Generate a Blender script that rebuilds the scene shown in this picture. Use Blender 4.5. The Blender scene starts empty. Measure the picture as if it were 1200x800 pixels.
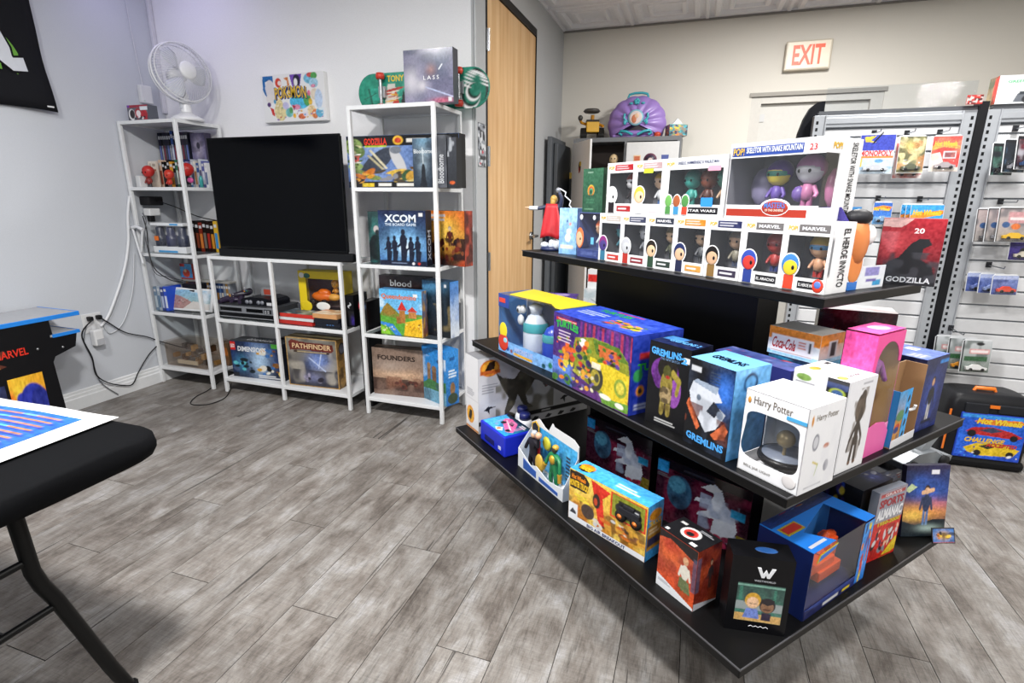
import bpy, math, random
import numpy as np
from mathutils import Vector, Matrix

S = bpy.context.scene
COL = S.collection
PI = math.pi
rad = math.radians

# ------------------------------------------------------------------ camera, world, lights, exposure
cam_d = bpy.data.cameras.new('camera')
cam_d.sensor_width = 36.0
cam_d.lens = 620.0 / 1200.0 * 36.0
cam_d.clip_start = 0.02
cam = bpy.data.objects.new('camera', cam_d)
COL.objects.link(cam)
PITCH, YAW, ROLL = 0.26255, 0.32505, 0.00788
fw = Vector((-math.sin(YAW) * math.cos(PITCH), math.cos(YAW) * math.cos(PITCH), -math.sin(PITCH)))
rt = Vector((math.cos(YAW), math.sin(YAW), 0))
up = rt.cross(fw)
r2 = rt * math.cos(ROLL) + up * math.sin(ROLL)
u2 = -rt * math.sin(ROLL) + up * math.cos(ROLL)
cam.matrix_world = Matrix(((r2.x, u2.x, -fw.x, 0), (r2.y, u2.y, -fw.y, 0), (r2.z, u2.z, -fw.z, 1.33), (0, 0, 0, 1)))
S.camera = cam

W = bpy.data.worlds.new('world')
S.world = W
W.use_nodes = True
W.node_tree.nodes['Background'].inputs[0].default_value = (0.90, 0.95, 1.0, 1)
W.node_tree.nodes['Background'].inputs[1].default_value = 0.60

S.view_settings.view_transform = 'Standard'
S.view_settings.look = 'None'
S.view_settings.exposure = 0.0
S.view_settings.gamma = 1.0
S.view_settings.use_curve_mapping = False
S.cycles.use_denoising = True
S.cycles.max_bounces = 7
S.cycles.transparent_max_bounces = 16
S.cycles.caustics_reflective = False
S.cycles.caustics_refractive = False


def area(name, x, y, z, sx, sy, power, col=(1, 1, 1), target=None):
    d = bpy.data.lights.new(name, 'AREA')
    d.shape = 'RECTANGLE'
    d.size, d.size_y, d.energy, d.color = sx, sy, power, col
    o = bpy.data.objects.new(name, d)
    COL.objects.link(o)
    o.location = (x, y, z)
    if target is not None:
        o.rotation_euler = (Vector(target) - Vector((x, y, z))).to_track_quat('-Z', 'Y').to_euler()
    return o


CW = (1.0, 0.98, 0.95)
area('ceiling_lamp_or_fill', -0.86, 0.62, 2.74, 0.22, 0.22, 104, CW)
area('ceiling_lamp_or_fill', -2.33, 0.70, 2.74, 0.22, 0.22, 40, CW)
area('ceiling_lamp_or_fill', 0.61, 0.58, 2.74, 0.22, 0.22, 56, CW)
area('ceiling_lamp_or_fill', 2.08, 0.90, 2.74, 0.22, 0.22, 40, CW)
area('ceiling_lamp_or_fill', -0.20, -1.40, 2.74, 0.6, 0.6, 30, CW)  # added fill light behind the camera
area('ceiling_lamp_or_fill', 1.20, 2.75, 2.76, 0.22, 0.22, 40, CW)
area('ceiling_lamp_or_fill', 0.70, 3.75, 2.77, 0.22, 0.22, 66, CW)  # unseen light added to brighten the back wall
area('violet_sign_lamp', -3.20, 2.60, 2.70, 0.6, 0.10, 1.7, (0.62, 0.56, 1.0), (-3.2, 3.05, 1.9))


# ------------------------------------------------------------------ helpers
def lin(h):
    if not isinstance(h, str):
        return h
    h = h.lstrip('#')
    c = [int(h[i:i + 2], 16) / 255 for i in (0, 2, 4)]
    return tuple(x / 12.92 if x <= .04045 else ((x + .055) / 1.055) ** 2.4 for x in c)


MATS = {}


def mat(name, hexc=None, rough=.5, metal=0., emit=0., spec=.5, coat=0., bump=None, dim=1.):
    if name in MATS:
        return MATS[name]
    m = bpy.data.materials.new(name)
    m.use_nodes = True
    nt = m.node_tree
    b = nt.nodes['Principled BSDF']
    c = tuple(q * dim for q in lin(hexc)) + (1,)
    b.inputs['Base Color'].default_value = c
    b.inputs['Roughness'].default_value = rough
    b.inputs['Metallic'].default_value = metal
    b.inputs['Specular IOR Level'].default_value = spec
    b.inputs['Coat Weight'].default_value = coat
    if emit:
        b.inputs['Emission Color'].default_value = c
        b.inputs['Emission Strength'].default_value = emit
    # fine grain in tone and relief
    tc = nt.nodes.new('ShaderNodeTexCoord')
    nz = nt.nodes.new('ShaderNodeTexNoise')
    nz.inputs['Scale'].default_value = bump[0] if bump else 40
    nz.inputs['Detail'].default_value = 4
    nt.links.new(tc.outputs['Object'], nz.inputs['Vector'])
    mx = nt.nodes.new('ShaderNodeMix')
    mx.data_type = 'RGBA'
    mx.blend_type = 'MULTIPLY'
    mx.inputs[0].default_value = .12
    mx.inputs[6].default_value = c
    nt.links.new(nz.outputs['Fac'], mx.inputs[7])
    nt.links.new(mx.outputs[2], b.inputs['Base Color'])
    if bump:
        bp = nt.nodes.new('ShaderNodeBump')
        bp.inputs['Strength'].default_value = bump[1]
        bp.inputs['Distance'].default_value = .002
        nt.links.new(nz.outputs['Fac'], bp.inputs['Height'])
        nt.links.new(bp.outputs['Normal'], b.inputs['Normal'])
    MATS[name] = m
    return m


def C(hexc, rough=.45, **k):
    """a plain coloured material"""
    if 'spec' not in k and max(lin(hexc)) < .03:
        k['spec'] = .22
    k['dim'] = .86
    return mat('paint_%s_%d' % (hexc.lstrip('#'), int(rough * 100)), hexc, rough, **k)


def printed(name, rough):
    m = bpy.data.materials.new(name)
    m.use_nodes = True
    nt = m.node_tree
    b = nt.nodes['Principled BSDF']
    a = nt.nodes.new('ShaderNodeAttribute')
    a.attribute_name = 'print'
    nt.links.new(a.outputs['Color'], b.inputs['Base Color'])
    b.inputs['Roughness'].default_value = rough
    return m


PRINT = printed('printed_card', .38)
PRINT_GLOSS = printed('printed_gloss', .16)
PRINT_MATTE = printed('printed_cloth', .8)


def film(name, tint=(1, 1, 1), gloss=.05, rough=.06):
    m = bpy.data.materials.new(name)
    m.use_nodes = True
    nt = m.node_tree
    nt.nodes.remove(nt.nodes['Principled BSDF'])
    out = nt.nodes['Material Output']
    t = nt.nodes.new('ShaderNodeBsdfTransparent')
    t.inputs[0].default_value = tint + (1,)
    g = nt.nodes.new('ShaderNodeBsdfGlossy')
    g.inputs['Roughness'].default_value = rough
    f = nt.nodes.new('ShaderNodeLayerWeight')
    pw = nt.nodes.new('ShaderNodeMath')
    pw.operation = 'POWER'
    pw.inputs[1].default_value = 4.0
    nt.links.new(f.outputs['Facing'], pw.inputs[0])
    ad = nt.nodes.new('ShaderNodeMath')
    ad.operation = 'MULTIPLY_ADD'
    ad.inputs[1].default_value = .35
    ad.inputs[2].default_value = gloss
    nz = nt.nodes.new('ShaderNodeTexNoise')
    nz.inputs['Scale'].default_value = 18
    bp = nt.nodes.new('ShaderNodeBump')
    bp.inputs['Strength'].default_value = .25
    bp.inputs['Distance'].default_value = .004
    nt.links.new(nz.outputs['Fac'], bp.inputs['Height'])
    nt.links.new(bp.outputs['Normal'], g.inputs['Normal'])
    mx = nt.nodes.new('ShaderNodeMixShader')
    nt.links.new(pw.outputs[0], ad.inputs[0])
    nt.links.new(ad.outputs[0], mx.inputs[0])
    nt.links.new(t.outputs[0], mx.inputs[1])
    nt.links.new(g.outputs[0], mx.inputs[2])
    nt.links.new(mx.outputs[0], out.inputs[0])
    return m


FILM = film('clear_film')
GLASS = film('shelf_glass', (.86, .90, .90), .04, .02)
ACRYL = film('clear_acrylic', (.93, .95, .97), .05, .03)


class MB:
    """collects shapes, builds ONE mesh object"""

    def __init__(s):
        s.v, s.f, s.mi, s.sm = [], [], [], []

    def add(s, vs, fs, m=0, sm=False, M=None):
        o = len(s.v)
        s.v += [tuple(M @ Vector(v)) if M is not None else tuple(v) for v in vs]
        s.f += [tuple(i + o for i in f) for f in fs]
        s.mi += [m] * len(fs)
        s.sm += [sm] * len(fs)
        return s

    def box(s, x0, y0, z0, x1, y1, z1, m=0, M=None):
        vs = [(x0, y0, z0), (x1, y0, z0), (x1, y1, z0), (x0, y1, z0), (x0, y0, z1), (x1, y0, z1), (x1, y1, z1), (x0, y1, z1)]
        fs = [(0, 1, 5, 4), (1, 2, 6, 5), (2, 3, 7, 6), (3, 0, 4, 7), (4, 5, 6, 7), (3, 2, 1, 0)]
        s.add(vs, fs, 0, False, M)
        if isinstance(m, int):
            m = [m] * 6
        s.mi[-6:] = m
        return s

    def prism(s, poly, ax, a, b, m=0, mcap=None, M=None):
        """poly: 2D outline; ax: the extrusion axis 0/1/2; a,b its ends"""
        def p(q, t):
            q = list(q)
            q.insert(ax, t)
            return q
        n = len(poly)
        vs = [p(q, a) for q in poly] + [p(q, b) for q in poly]
        fs = [(i, (i + 1) % n, n + (i + 1) % n, n + i) for i in range(n)]
        s.add(vs, fs, m, False, M)
        s.add(vs, [tuple(reversed(range(n))), tuple(range(n, 2 * n))], m if mcap is None else mcap, False, M)
        return s

    def tube(s, pts, r, n=8, m=0, sm=True, M=None):
        pts = [Vector(p) for p in pts]
        rs = r if isinstance(r, (list, tuple)) else [r] * len(pts)
        vs, fs = [], []
        ref = None
        for i, p in enumerate(pts):
            t = (pts[min(i + 1, len(pts) - 1)] - pts[max(i - 1, 0)]).normalized()
            if ref is None:
                ref = t.orthogonal().normalized()
            ref = (ref - t * ref.dot(t)).normalized()
            bi = t.cross(ref)
            for k in range(n):
                a = 2 * PI * k / n
                vs.append(p + (ref * math.cos(a) + bi * math.sin(a)) * rs[i])
        for i in range(len(pts) - 1):
            for k in range(n):
                fs.append((i * n + k, i * n + (k + 1) % n, (i + 1) * n + (k + 1) % n, (i + 1) * n + k))
        s.add(vs, fs, m, sm, M)
        e = (len(pts) - 1) * n
        s.add(vs, [tuple(reversed(range(n))), tuple(range(e, e + n))], m, False, M)
        return s

    def lathe(s, prof, n=16, m=0, M=None, sm=True):
        vs, fs = [], []
        for r, z in prof:
            for k in range(n):
                a = 2 * PI * k / n
                vs.append((max(r, 1e-5) * math.cos(a), max(r, 1e-5) * math.sin(a), z))
        for i in range(len(prof) - 1):
            for k in range(n):
                fs.append((i * n + k, i * n + (k + 1) % n, (i + 1) * n + (k + 1) % n, (i + 1) * n + k))
        return s.add(vs, fs, m, sm, M)

    def ell(s, c, r, n=12, m=0, M=None):
        if not isinstance(r, (list, tuple)):
            r = (r, r, r)
        h = n // 2
        vs, fs = [], []
        for i in range(h + 1):
            t = PI * i / h
            for k in range(n):
                a = 2 * PI * k / n
                q = max(math.sin(t), 1e-4)
                vs.append((c[0] + r[0] * q * math.cos(a), c[1] + r[1] * q * math.sin(a), c[2] - r[2] * math.cos(t)))
        for i in range(h):
            for k in range(n):
                fs.append((i * n + k, i * n + (k + 1) % n, (i + 1) * n + (k + 1) % n, (i + 1) * n + k))
        return s.add(vs, fs, m, True, M)

    def pieces(s, name, mats, parent=None, **k):
        """every separate shape becomes an object of its own"""
        up_ = list(range(len(s.v)))

        def find(i):
            while up_[i] != i:
                up_[i] = up_[up_[i]]
                i = up_[i]
            return i
        for f in s.f:
            for j in f[1:]:
                up_[find(j)] = find(f[0])
        grp = {}
        for n_, f in enumerate(s.f):
            grp.setdefault(find(f[0]), []).append(n_)
        mats = mats if isinstance(mats, (list, tuple)) else [mats]
        for fl_ in grp.values():
            ids = {}
            q = MB()
            for n_ in fl_:
                for j in s.f[n_]:
                    if j not in ids:
                        ids[j] = len(q.v)
                        q.v.append(s.v[j])
                q.f.append(tuple(ids[j] for j in s.f[n_]))
                q.mi.append(0)
                q.sm.append(s.sm[n_])
            q.build(name, mats[s.mi[fl_[0]]], parent, **k)

    def build(s, name, mats, parent=None, loc=None, rot=None, bevel=0., seg=2, smooth=None):
        me = bpy.data.meshes.new(name)
        me.from_pydata(s.v, [], s.f)
        for m in (mats if isinstance(mats, (list, tuple)) else [mats]):
            me.materials.append(m)
        me.polygons.foreach_set('material_index', s.mi)
        me.polygons.foreach_set('use_smooth', s.sm)
        me.update()
        o = bpy.data.objects.new(name, me)
        COL.objects.link(o)
        if parent is not None:
            o.parent = parent
        if loc is not None:
            o.location = loc
        if rot is not None:
            o.rotation_euler = rot
        if bevel:
            bv = o.modifiers.new('bevel', 'BEVEL')
            bv.width, bv.segments, bv.limit_method, bv.angle_limit = bevel, seg, 'ANGLE', rad(40)
            bv.harden_normals = False
        return o


def tag(o, label, cat, group=None, kind=None):
    if label:
        o['label'] = label
    if cat:
        o['category'] = cat
    if group:
        o['group'] = group
    if kind:
        o['kind'] = kind
    return o


def struct(o):
    o['kind'] = 'structure'
    return o


def empty(name, loc=(0, 0, 0), rz=0., label=None, cat=None, group=None):
    o = bpy.data.objects.new(name, None)
    o.empty_display_size = .05
    COL.objects.link(o)
    o.location = loc
    o.rotation_euler = (0, 0, rz)
    return tag(o, label, cat, group)


def box(name, mats, parent, x0, y0, z0, x1, y1, z1, bevel=0., m=0):
    return MB().box(x0, y0, z0, x1, y1, z1, m).build(name, mats, parent, bevel=bevel)


def dup(root, loc, rz=None, label=None, group=None):
    r = root.copy()
    COL.objects.link(r)
    r.location = loc
    if rz is not None:
        r.rotation_euler = (0, 0, rz)
    if label:
        r['label'] = label
    if group:
        r['group'] = group
    for ch in list(root.children):
        c = ch.copy()
        COL.objects.link(c)
        c.parent = r
        for g in ch.children:
            d = g.copy()
            COL.objects.link(d)
            d.parent = c
    return r


# ------------------------------------------------------------------ flat print: colours laid on a fine grid of a face
def vnoise(n, m, fx, fy, seed):
    r = np.random.RandomState(seed)
    g = r.rand(int(fy) + 3, int(fx) + 3)
    x = np.linspace(0, fx, n)
    y = np.linspace(0, fy, m)
    xi, yi = x.astype(int), y.astype(int)
    a, b = x - xi, y - yi
    a, b = a * a * (3 - 2 * a), b * b * (3 - 2 * b)
    A, B = a[None, :], b[:, None]
    q = lambda i, j: g[np.ix_(yi + i, xi + j)]
    return (q(0, 0) * (1 - A) + q(0, 1) * A) * (1 - B) + (q(1, 0) * (1 - A) + q(1, 1) * A) * B


class Cv:
    def __init__(s, n, m, c, c2=None):
        n, m = int(n * 1.3) + 1, int(m * 1.3) + 1
        s.n, s.m = n, m
        s.X, s.Y = np.meshgrid(np.linspace(0, 1, n), np.linspace(0, 1, m))
        s.a = np.ones((m, n, 3)) * np.array(lin(c))
        if c2:
            s.a = s.a * (1 - s.Y[..., None]) + np.array(lin(c2)) * s.Y[..., None]

    def put(s, k, c, al=1.):
        k = np.clip(k * al, 0, 1)[..., None]
        s.a = s.a * (1 - k) + np.array(lin(c)) * k
        return s

    def edge(s, d, w=None):
        """signed distance (in unit of the face) to soft mask"""
        w = w or .7 / max(s.n, s.m)
        return np.clip(.5 - d / (2 * w), 0, 1)

    def rect(s, x0, y0, x1, y1, c, al=1.):
        d = np.maximum(np.maximum(x0 - s.X, s.X - x1), np.maximum(y0 - s.Y, s.Y - y1))
        return s.put(s.edge(d), c, al)

    def ell(s, cx, cy, rx, ry, c, al=1., rot=0, soft=None):
        x, y = s.X - cx, s.Y - cy
        if rot:
            t = rad(rot)
            x, y = x * math.cos(t) + y * math.sin(t), -x * math.sin(t) + y * math.cos(t)
        d = (np.sqrt((x / rx) ** 2 + (y / ry) ** 2) - 1) * min(rx, ry)
        return s.put(s.edge(d, soft), c, al)

    def poly(s, pts, c, al=1.):
        ins = np.zeros_like(s.X, bool)
        n = len(pts)
        for i in range(n):
            (x0, y0), (x1, y1) = pts[i], pts[(i + 1) % n]
            if y0 == y1:
                continue
            k = ((y0 > s.Y) != (y1 > s.Y)) & (s.X < (x1 - x0) * (s.Y - y0) / (y1 - y0) + x0)
            ins ^= k
        return s.put(ins.astype(float), c, al)

    def seg(s, x0, y0, x1, y1, w, c, al=1.):
        dx, dy = x1 - x0, y1 - y0
        t = np.clip(((s.X - x0) * dx + (s.Y - y0) * dy) / (dx * dx + dy * dy + 1e-9), 0, 1)
        d = np.hypot(s.X - x0 - t * dx, s.Y - y0 - t * dy) - w
        return s.put(s.edge(d), c, al)

    def glow(s, cx, cy, rx, ry, c, al=1.):
        return s.put(np.exp(-(((s.X - cx) / rx) ** 2 + ((s.Y - cy) / ry) ** 2)), c, al)

    def mottle(s, seed, fx, fy, c, al=.6, lo=.45, hi=.75, box=(0, 0, 1, 1)):
        v = vnoise(s.n, s.m, fx, fy, seed)
        k = np.clip((v - lo) / (hi - lo), 0, 1)
        k *= (s.X >= box[0]) & (s.Y >= box[1]) & (s.X <= box[2]) & (s.Y <= box[3])
        return s.put(k, c, al)

    def blobs(s, seed, n, bx, r0, r1, cols, asp=1.):
        r = random.Random(seed)
        for _ in range(n):
            q = r.uniform(r0, r1)
            s.ell(r.uniform(bx[0], bx[2]), r.uniform(bx[1], bx[3]), q, q * asp * r.uniform(.6, 1.6), r.choice(cols), 1, r.uniform(0, 180))
        return s

    def lines(s, x0, y0, x1, y1, k, c, seed=1, fill=.55):
        """rows of illegibly small print"""
        r = random.Random(seed)
        h = (y1 - y0) / k
        for i in range(k):
            y = y1 - (i + .5) * h
            s.rect(x0, y - h * fill / 2, x0 + (x1 - x0) * r.uniform(.7, 1), y + h * fill / 2, c)
        return s

    def figure(s, cx, y0, h, skin, top, legs, hair):
        """a plain small standing person"""
        a = h * .16
        s.rect(cx - a * .7, y0, cx - a * .12, y0 + h * .42, legs)
        s.rect(cx + a * .12, y0, cx + a * .7, y0 + h * .42, legs)
        s.ell(cx, y0 + h * .56, a, h * .22, top)
        s.seg(cx - a, y0 + h * .68, cx - a * 1.5, y0 + h * .42, a * .28, top)
        s.seg(cx + a, y0 + h * .68, cx + a * 1.5, y0 + h * .42, a * .28, top)
        s.ell(cx, y0 + h * .9, a * .75, h * .11, hair)
        s.ell(cx, y0 + h * .87, a * .6, h * .085, skin)
        return s


def grid_mesh(name, cv, o, ux, uy, w, h, parent, m=PRINT):
    n, q = cv.n, cv.m
    o, ux, uy = np.array(o, float), np.array(ux, float), np.array(uy, float)
    A = cv.a
    sat = np.clip((A.max(-1) - A.min(-1)) / (A.max(-1) + .02) * 1.6, 0, 1)[..., None]
    nz = (vnoise(n, q, n / 3, q / 3, n * 7 + q) * .6 + vnoise(n, q, n / 1.6, q / 1.6, n + q * 5) * .4)[..., None] - .5
    cv.a = A * (1 + nz * .75 * sat) + nz * .03 * sat
    cv.a = np.clip(cv.a, 0, 1) * .84
    P = o + cv.X[..., None] * w * ux + cv.Y[..., None] * h * uy
    idx = np.arange(n * q).reshape(q, n)
    F = np.stack([idx[:-1, :-1], idx[:-1, 1:], idx[1:, 1:], idx[1:, :-1]], -1).reshape(-1, 4)
    me = bpy.data.meshes.new(name)
    me.vertices.add(n * q)
    me.vertices.foreach_set('co', P.reshape(-1).astype(np.float32))
    me.loops.add(F.size)
    me.loops.foreach_set('vertex_index', F.reshape(-1).astype(np.int32))
    me.polygons.add(len(F))
    me.polygons.foreach_set('loop_start', np.arange(0, F.size, 4, dtype=np.int32))
    me.polygons.foreach_set('loop_total', np.full(len(F), 4, np.int32))
    me.update(calc_edges=True)
    me.validate()
    at = me.color_attributes.new('print', 'FLOAT_COLOR', 'POINT')
    col = np.ones((n * q, 4), np.float32)
    col[:, :3] = np.clip(cv.a.reshape(-1, 3), 0, 1)
    at.data.foreach_set('color', col.reshape(-1))
    me.materials.append(m)
    ob = bpy.data.objects.new(name, me)
    COL.objects.link(ob)
    ob.parent = parent
    return ob


TXT = {}


def text_mesh(s, bold=0., shear=0., space=1.):
    """flat letter outlines, cached as (verts, faces) in a 0..1 box"""
    k = (s, bold, shear, space)
    if k in TXT:
        return TXT[k]
    cu = bpy.data.curves.new('lettering', 'FONT')
    cu.body, cu.resolution_u, cu.offset, cu.shear, cu.space_character = s, 2, bold, shear, space
    cu.align_x = 'LEFT'
    ob = bpy.data.objects.new('lettering', cu)
    me = ob.to_mesh()
    if not len(me.vertices):
        print('EMPTY TEXT', k)
    v = np.array([x.co[:] for x in me.vertices] or [(0, 0, 0)])
    f = [tuple(p.vertices) for p in me.polygons]
    ob.to_mesh_clear()
    bpy.data.objects.remove(ob)
    bpy.data.curves.remove(cu)
    lo, hi = v.min(0), v.max(0)
    v = (v - lo) / np.maximum(hi - lo, 1e-6)
    TXT[k] = (v, f)
    return TXT[k]


def letter(parent, s, o, ux, uy, nrm, cx, cy, w, h, col, rot=0, bold=.01, shear=0., arch=0., space=1., rough=.4, emit=0., name='lettering', lift=.0012):
    """lettering centred at (cx,cy) metres on the plane o,ux,uy, fitted in w x h"""
    v, f = text_mesh(s, bold, shear, space)
    o, ux, uy, nrm = (Vector(q) for q in (o, ux, uy, nrm))
    ca, sa = math.cos(rad(rot)), math.sin(rad(rot))
    vs = []
    for p in v:
        x, y = (p[0] - .5) * w, (p[1] - .5) * h
        y += arch * h * (1 - (2 * (p[0] - .5)) ** 2)
        x, y = x * ca - y * sa, x * sa + y * ca
        vs.append(o + ux * (cx + x) + uy * (cy + y) + nrm * lift)
    mb = MB().add(vs, f)
    return mb.build(name, C(col, rough) if not emit else mat('glow_' + col, col, .4, emit=emit), parent)


class Box:
    """a carton standing on its base: origin at the base centre, front towards local -y"""

    def __init__(s, name, label, cat, bl, yaw, w, d, h, z, col='202020', rough=.4, group=None, lean=0., roll=0., faces=None, body='card_body', bev=0., make=True):
        yr = rad(yaw)
        ex, ey = (math.cos(yr), math.sin(yr)), (-math.sin(yr), math.cos(yr))
        loc = (bl[0] + ex[0] * w / 2 + ey[0] * d / 2, bl[1] + ex[1] * w / 2 + ey[1] * d / 2, z)
        s.o = empty(name, loc, yr, label, cat, group)
        if lean or roll:
            s.o.rotation_euler = (rad(lean), rad(roll), yr)
        s.w, s.d, s.h = w, d, h
        faces = faces or {}
        if make:
            cols = [faces.get(k, col) for k in 'FRBLTU']
            un = list(dict.fromkeys(cols))
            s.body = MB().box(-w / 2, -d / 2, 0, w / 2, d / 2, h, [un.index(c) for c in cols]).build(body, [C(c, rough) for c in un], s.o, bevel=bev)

    def fr(s, f):
        w, d, h = s.w, s.d, s.h
        return {'F': ((-w / 2, -d / 2, 0), (1, 0, 0), (0, 0, 1), (0, -1, 0), w, h),
                'R': ((w / 2, -d / 2, 0), (0, 1, 0), (0, 0, 1), (1, 0, 0), d, h),
                'B': ((w / 2, d / 2, 0), (-1, 0, 0), (0, 0, 1), (0, 1, 0), w, h),
                'L': ((-w / 2, d / 2, 0), (0, -1, 0), (0, 0, 1), (-1, 0, 0), d, h),
                'T': ((-w / 2, -d / 2, h), (1, 0, 0), (0, 1, 0), (0, 0, 1), w, d)}[f]

    def pr(s, f, cv, r=(0, 0, 1, 1), lift=.0006, m=PRINT, name=None):
        o, ux, uy, n, w, h = s.fr(f)
        o = np.array(o) + np.array(n) * lift + np.array(ux) * r[0] * w + np.array(uy) * r[1] * h
        return grid_mesh(name or {'F': 'front_print', 'R': 'side_print', 'L': 'side_print', 'T': 'top_print', 'B': 'back_print'}[f], cv, o, ux, uy, (r[2] - r[0]) * w, (r[3] - r[1]) * h, s.o, m)

    def tx(s, f, t, cx, cy, w, h, col, **k):
        o, ux, uy, n, W_, H_ = s.fr(f)
        if k.get('rot') in (90, -90):
            return letter(s.o, t, o, ux, uy, n, cx * W_, cy * H_, w * H_, h * W_, col, **k)
        return letter(s.o, t, o, ux, uy, n, cx * W_, cy * H_, w * W_, h * H_, col, **k)


def busy(n, m, seed, base, base2, cols, k=40, r=(.02, .09)):
    c = Cv(n, m, base, base2)
    c.mottle(seed, 5, 5, cols[0], .5)
    c.blobs(seed, k, (0, 0, 1, 1), r[0], r[1], cols)
    return c


def skinfig(name, parent, nodes, edges, m, loc=(0, 0, 0), sub=1):
    """one continuous figure grown from a skeleton: nodes = (x,y,z,r)"""
    me = bpy.data.meshes.new(name)
    me.from_pydata([q[:3] for q in nodes], edges, [])
    o = bpy.data.objects.new(name, me)
    COL.objects.link(o)
    o.parent = parent
    o.location = loc
    sk = o.modifiers.new('skin', 'SKIN')
    sk.use_smooth_shade = True
    for i, q in enumerate(nodes):
        me.skin_vertices[0].data[i].radius = (q[3], q[3])
    if me.skin_vertices:
        me.skin_vertices[0].data[0].use_root = True
    sb = o.modifiers.new('smooth', 'SUBSURF')
    sb.levels = sb.render_levels = sub
    me.materials.append(m)
    return o

# ------------------------------------------------------------------ setting materials
def wall_mat(name, c, bumpy=True):
    return mat(name, c, .75, bump=(220, .12))


WL = wall_mat('wall_left_cool', 'c3c7ce')  # left wall, toned darker and cooler than the back wall
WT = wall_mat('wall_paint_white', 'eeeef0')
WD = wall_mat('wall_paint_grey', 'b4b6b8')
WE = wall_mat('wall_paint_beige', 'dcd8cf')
TRIM = C('eceef0', .35)
FRAMEG = C('b9bcbf', .4)


def plank_mat():
    m = bpy.data.materials.new('weathered_grey_oak')
    m.use_nodes = True
    nt = m.node_tree
    L = nt.links.new
    N = nt.nodes.new
    b = nt.nodes['Principled BSDF']
    tc = N('ShaderNodeTexCoord')
    oi = N('ShaderNodeObjectInfo')
    mul = N('ShaderNodeVectorMath')
    mul.operation = 'SCALE'
    mul.inputs['Scale'].default_value = 37.0
    cmb = N('ShaderNodeCombineXYZ')
    for i in range(3):
        L(oi.outputs['Random'], cmb.inputs[i])
    L(cmb.outputs[0], mul.inputs[0])
    add = N('ShaderNodeVectorMath')
    L(tc.outputs['Object'], add.inputs[0])
    L(mul.outputs[0], add.inputs[1])

    def noise(sx, sy, scale, det, rough=.6, dist=0.):
        mp = N('ShaderNodeMapping')
        mp.inputs['Scale'].default_value = (sx, sy, 1)
        L(add.outputs[0], mp.inputs[0])
        n = N('ShaderNodeTexNoise')
        n.inputs['Scale'].default_value = scale
        n.inputs['Detail'].default_value = det
        n.inputs['Roughness'].default_value = rough
        n.inputs['Distortion'].default_value = dist
        L(mp.outputs[0], n.inputs[0])
        return n.outputs['Fac']

    def ramp(f, pts):
        r = N('ShaderNodeValToRGB')
        e = r.color_ramp.elements
        while len(e) < len(pts):
            e.new(.5)
        for q, (p, c) in zip(e, pts):
            q.position = p
            q.color = (lin(c) + (1,)) if isinstance(c, str) else (c, c, c, 1)
        L(f, r.inputs[0])
        return r.outputs[0]

    def mix(kind, f, a, c):
        x = N('ShaderNodeMix')
        x.data_type = 'RGBA'
        x.blend_type = kind
        for s_, v in ((0, f), (6, a), (7, c)):
            if isinstance(v, (int, float)):
                x.inputs[s_].default_value = v
            elif isinstance(v, tuple):
                x.inputs[s_].default_value = v
            else:
                L(v, x.inputs[s_])
        return x.outputs[2]
    base = ramp(noise(4.2, 2.0, 2.2, 10, .72, .35), [(.30, '504944'), (.44, '706a65'), (.56, '85817d'), (.72, '9f9e9f')])
    grain = ramp(noise(70, 5, 1.8, 9, .8, .3), [(.36, .45), (.50, 1.0), (.75, 1.18)])
    c1 = mix('MULTIPLY', .75, base, grain)
    saw = ramp(noise(5, 130, 1.8, 5, .75), [(.36, .72), (.6, 1.1)])
    c2 = mix('MULTIPLY', .55, c1, saw)
    dark = ramp(noise(6.5, 3.4, 1.5, 6, .7, 1.0), [(.62, 0.), (.76, .75)])
    c3 = mix('MIX', dark, c2, (0.085, 0.066, 0.054, 1))
    crack = ramp(noise(42, .9, 1.1, 4, .5, .6), [(.68, 0.), (.70, .9)])
    c4 = mix('MIX', crack, c3, (0.05, 0.045, 0.042, 1))
    tone = N('ShaderNodeMapRange')
    tone.inputs[3].default_value = .88
    tone.inputs[4].default_value = 1.06
    L(oi.outputs['Random'], tone.inputs[0])
    tv = N('ShaderNodeCombineXYZ')
    for i in range(3):
        L(tone.outputs[0], tv.inputs[i])
    c5 = mix('MULTIPLY', 1.0, c4, tv.outputs[0])
    L(c5, b.inputs['Base Color'])
    b.inputs['Roughness'].default_value = .48
    b.inputs['Specular IOR Level'].default_value = .35
    bp = N('ShaderNodeBump')
    bp.inputs['Strength'].default_value = .25
    bp.inputs['Distance'].default_value = .002
    L(grain, bp.inputs['Height'])
    L(bp.outputs[0], b.inputs['Normal'])
    return m


PLANK = plank_mat()

XL, YT, XC, YB, ZC, XR = -3.665, 3.07, -1.28, 5.2, 2.79, 3.4

# floor: a slab with planks laid along y
fl = struct(box('floor', C('1c1a19', .9), None, XL - .1, -1.6, -.12, XR, YB + .1, -.006))
PW, PL = .178, 1.22
rnd = random.Random(4)
pmesh = {}


def plank(x, y0, y1):
    ln = round(y1 - y0, 3)
    if ln not in pmesh:
        me = MB().box(.0011, .0013, -.006, PW - .0011, ln - .0013, 0).build('plank', PLANK, fl)
        pmesh[ln] = me
        o = me
    else:
        o = pmesh[ln].copy()
        COL.objects.link(o)
    o.location = (x, y0, 0)


col = 0
x = XL
while x < 2.9:
    y = -.9 + (col * .41 % 1.22) - 1.22
    ymax = YB if x > XC - .05 else YT
    while y < ymax:
        a, e = max(y, -.6), min(y + PL, ymax)
        if e - a > .06 and e > .2:
            plank(x, a, e)
        y += PL
    x += PW
    col += 1

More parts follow.
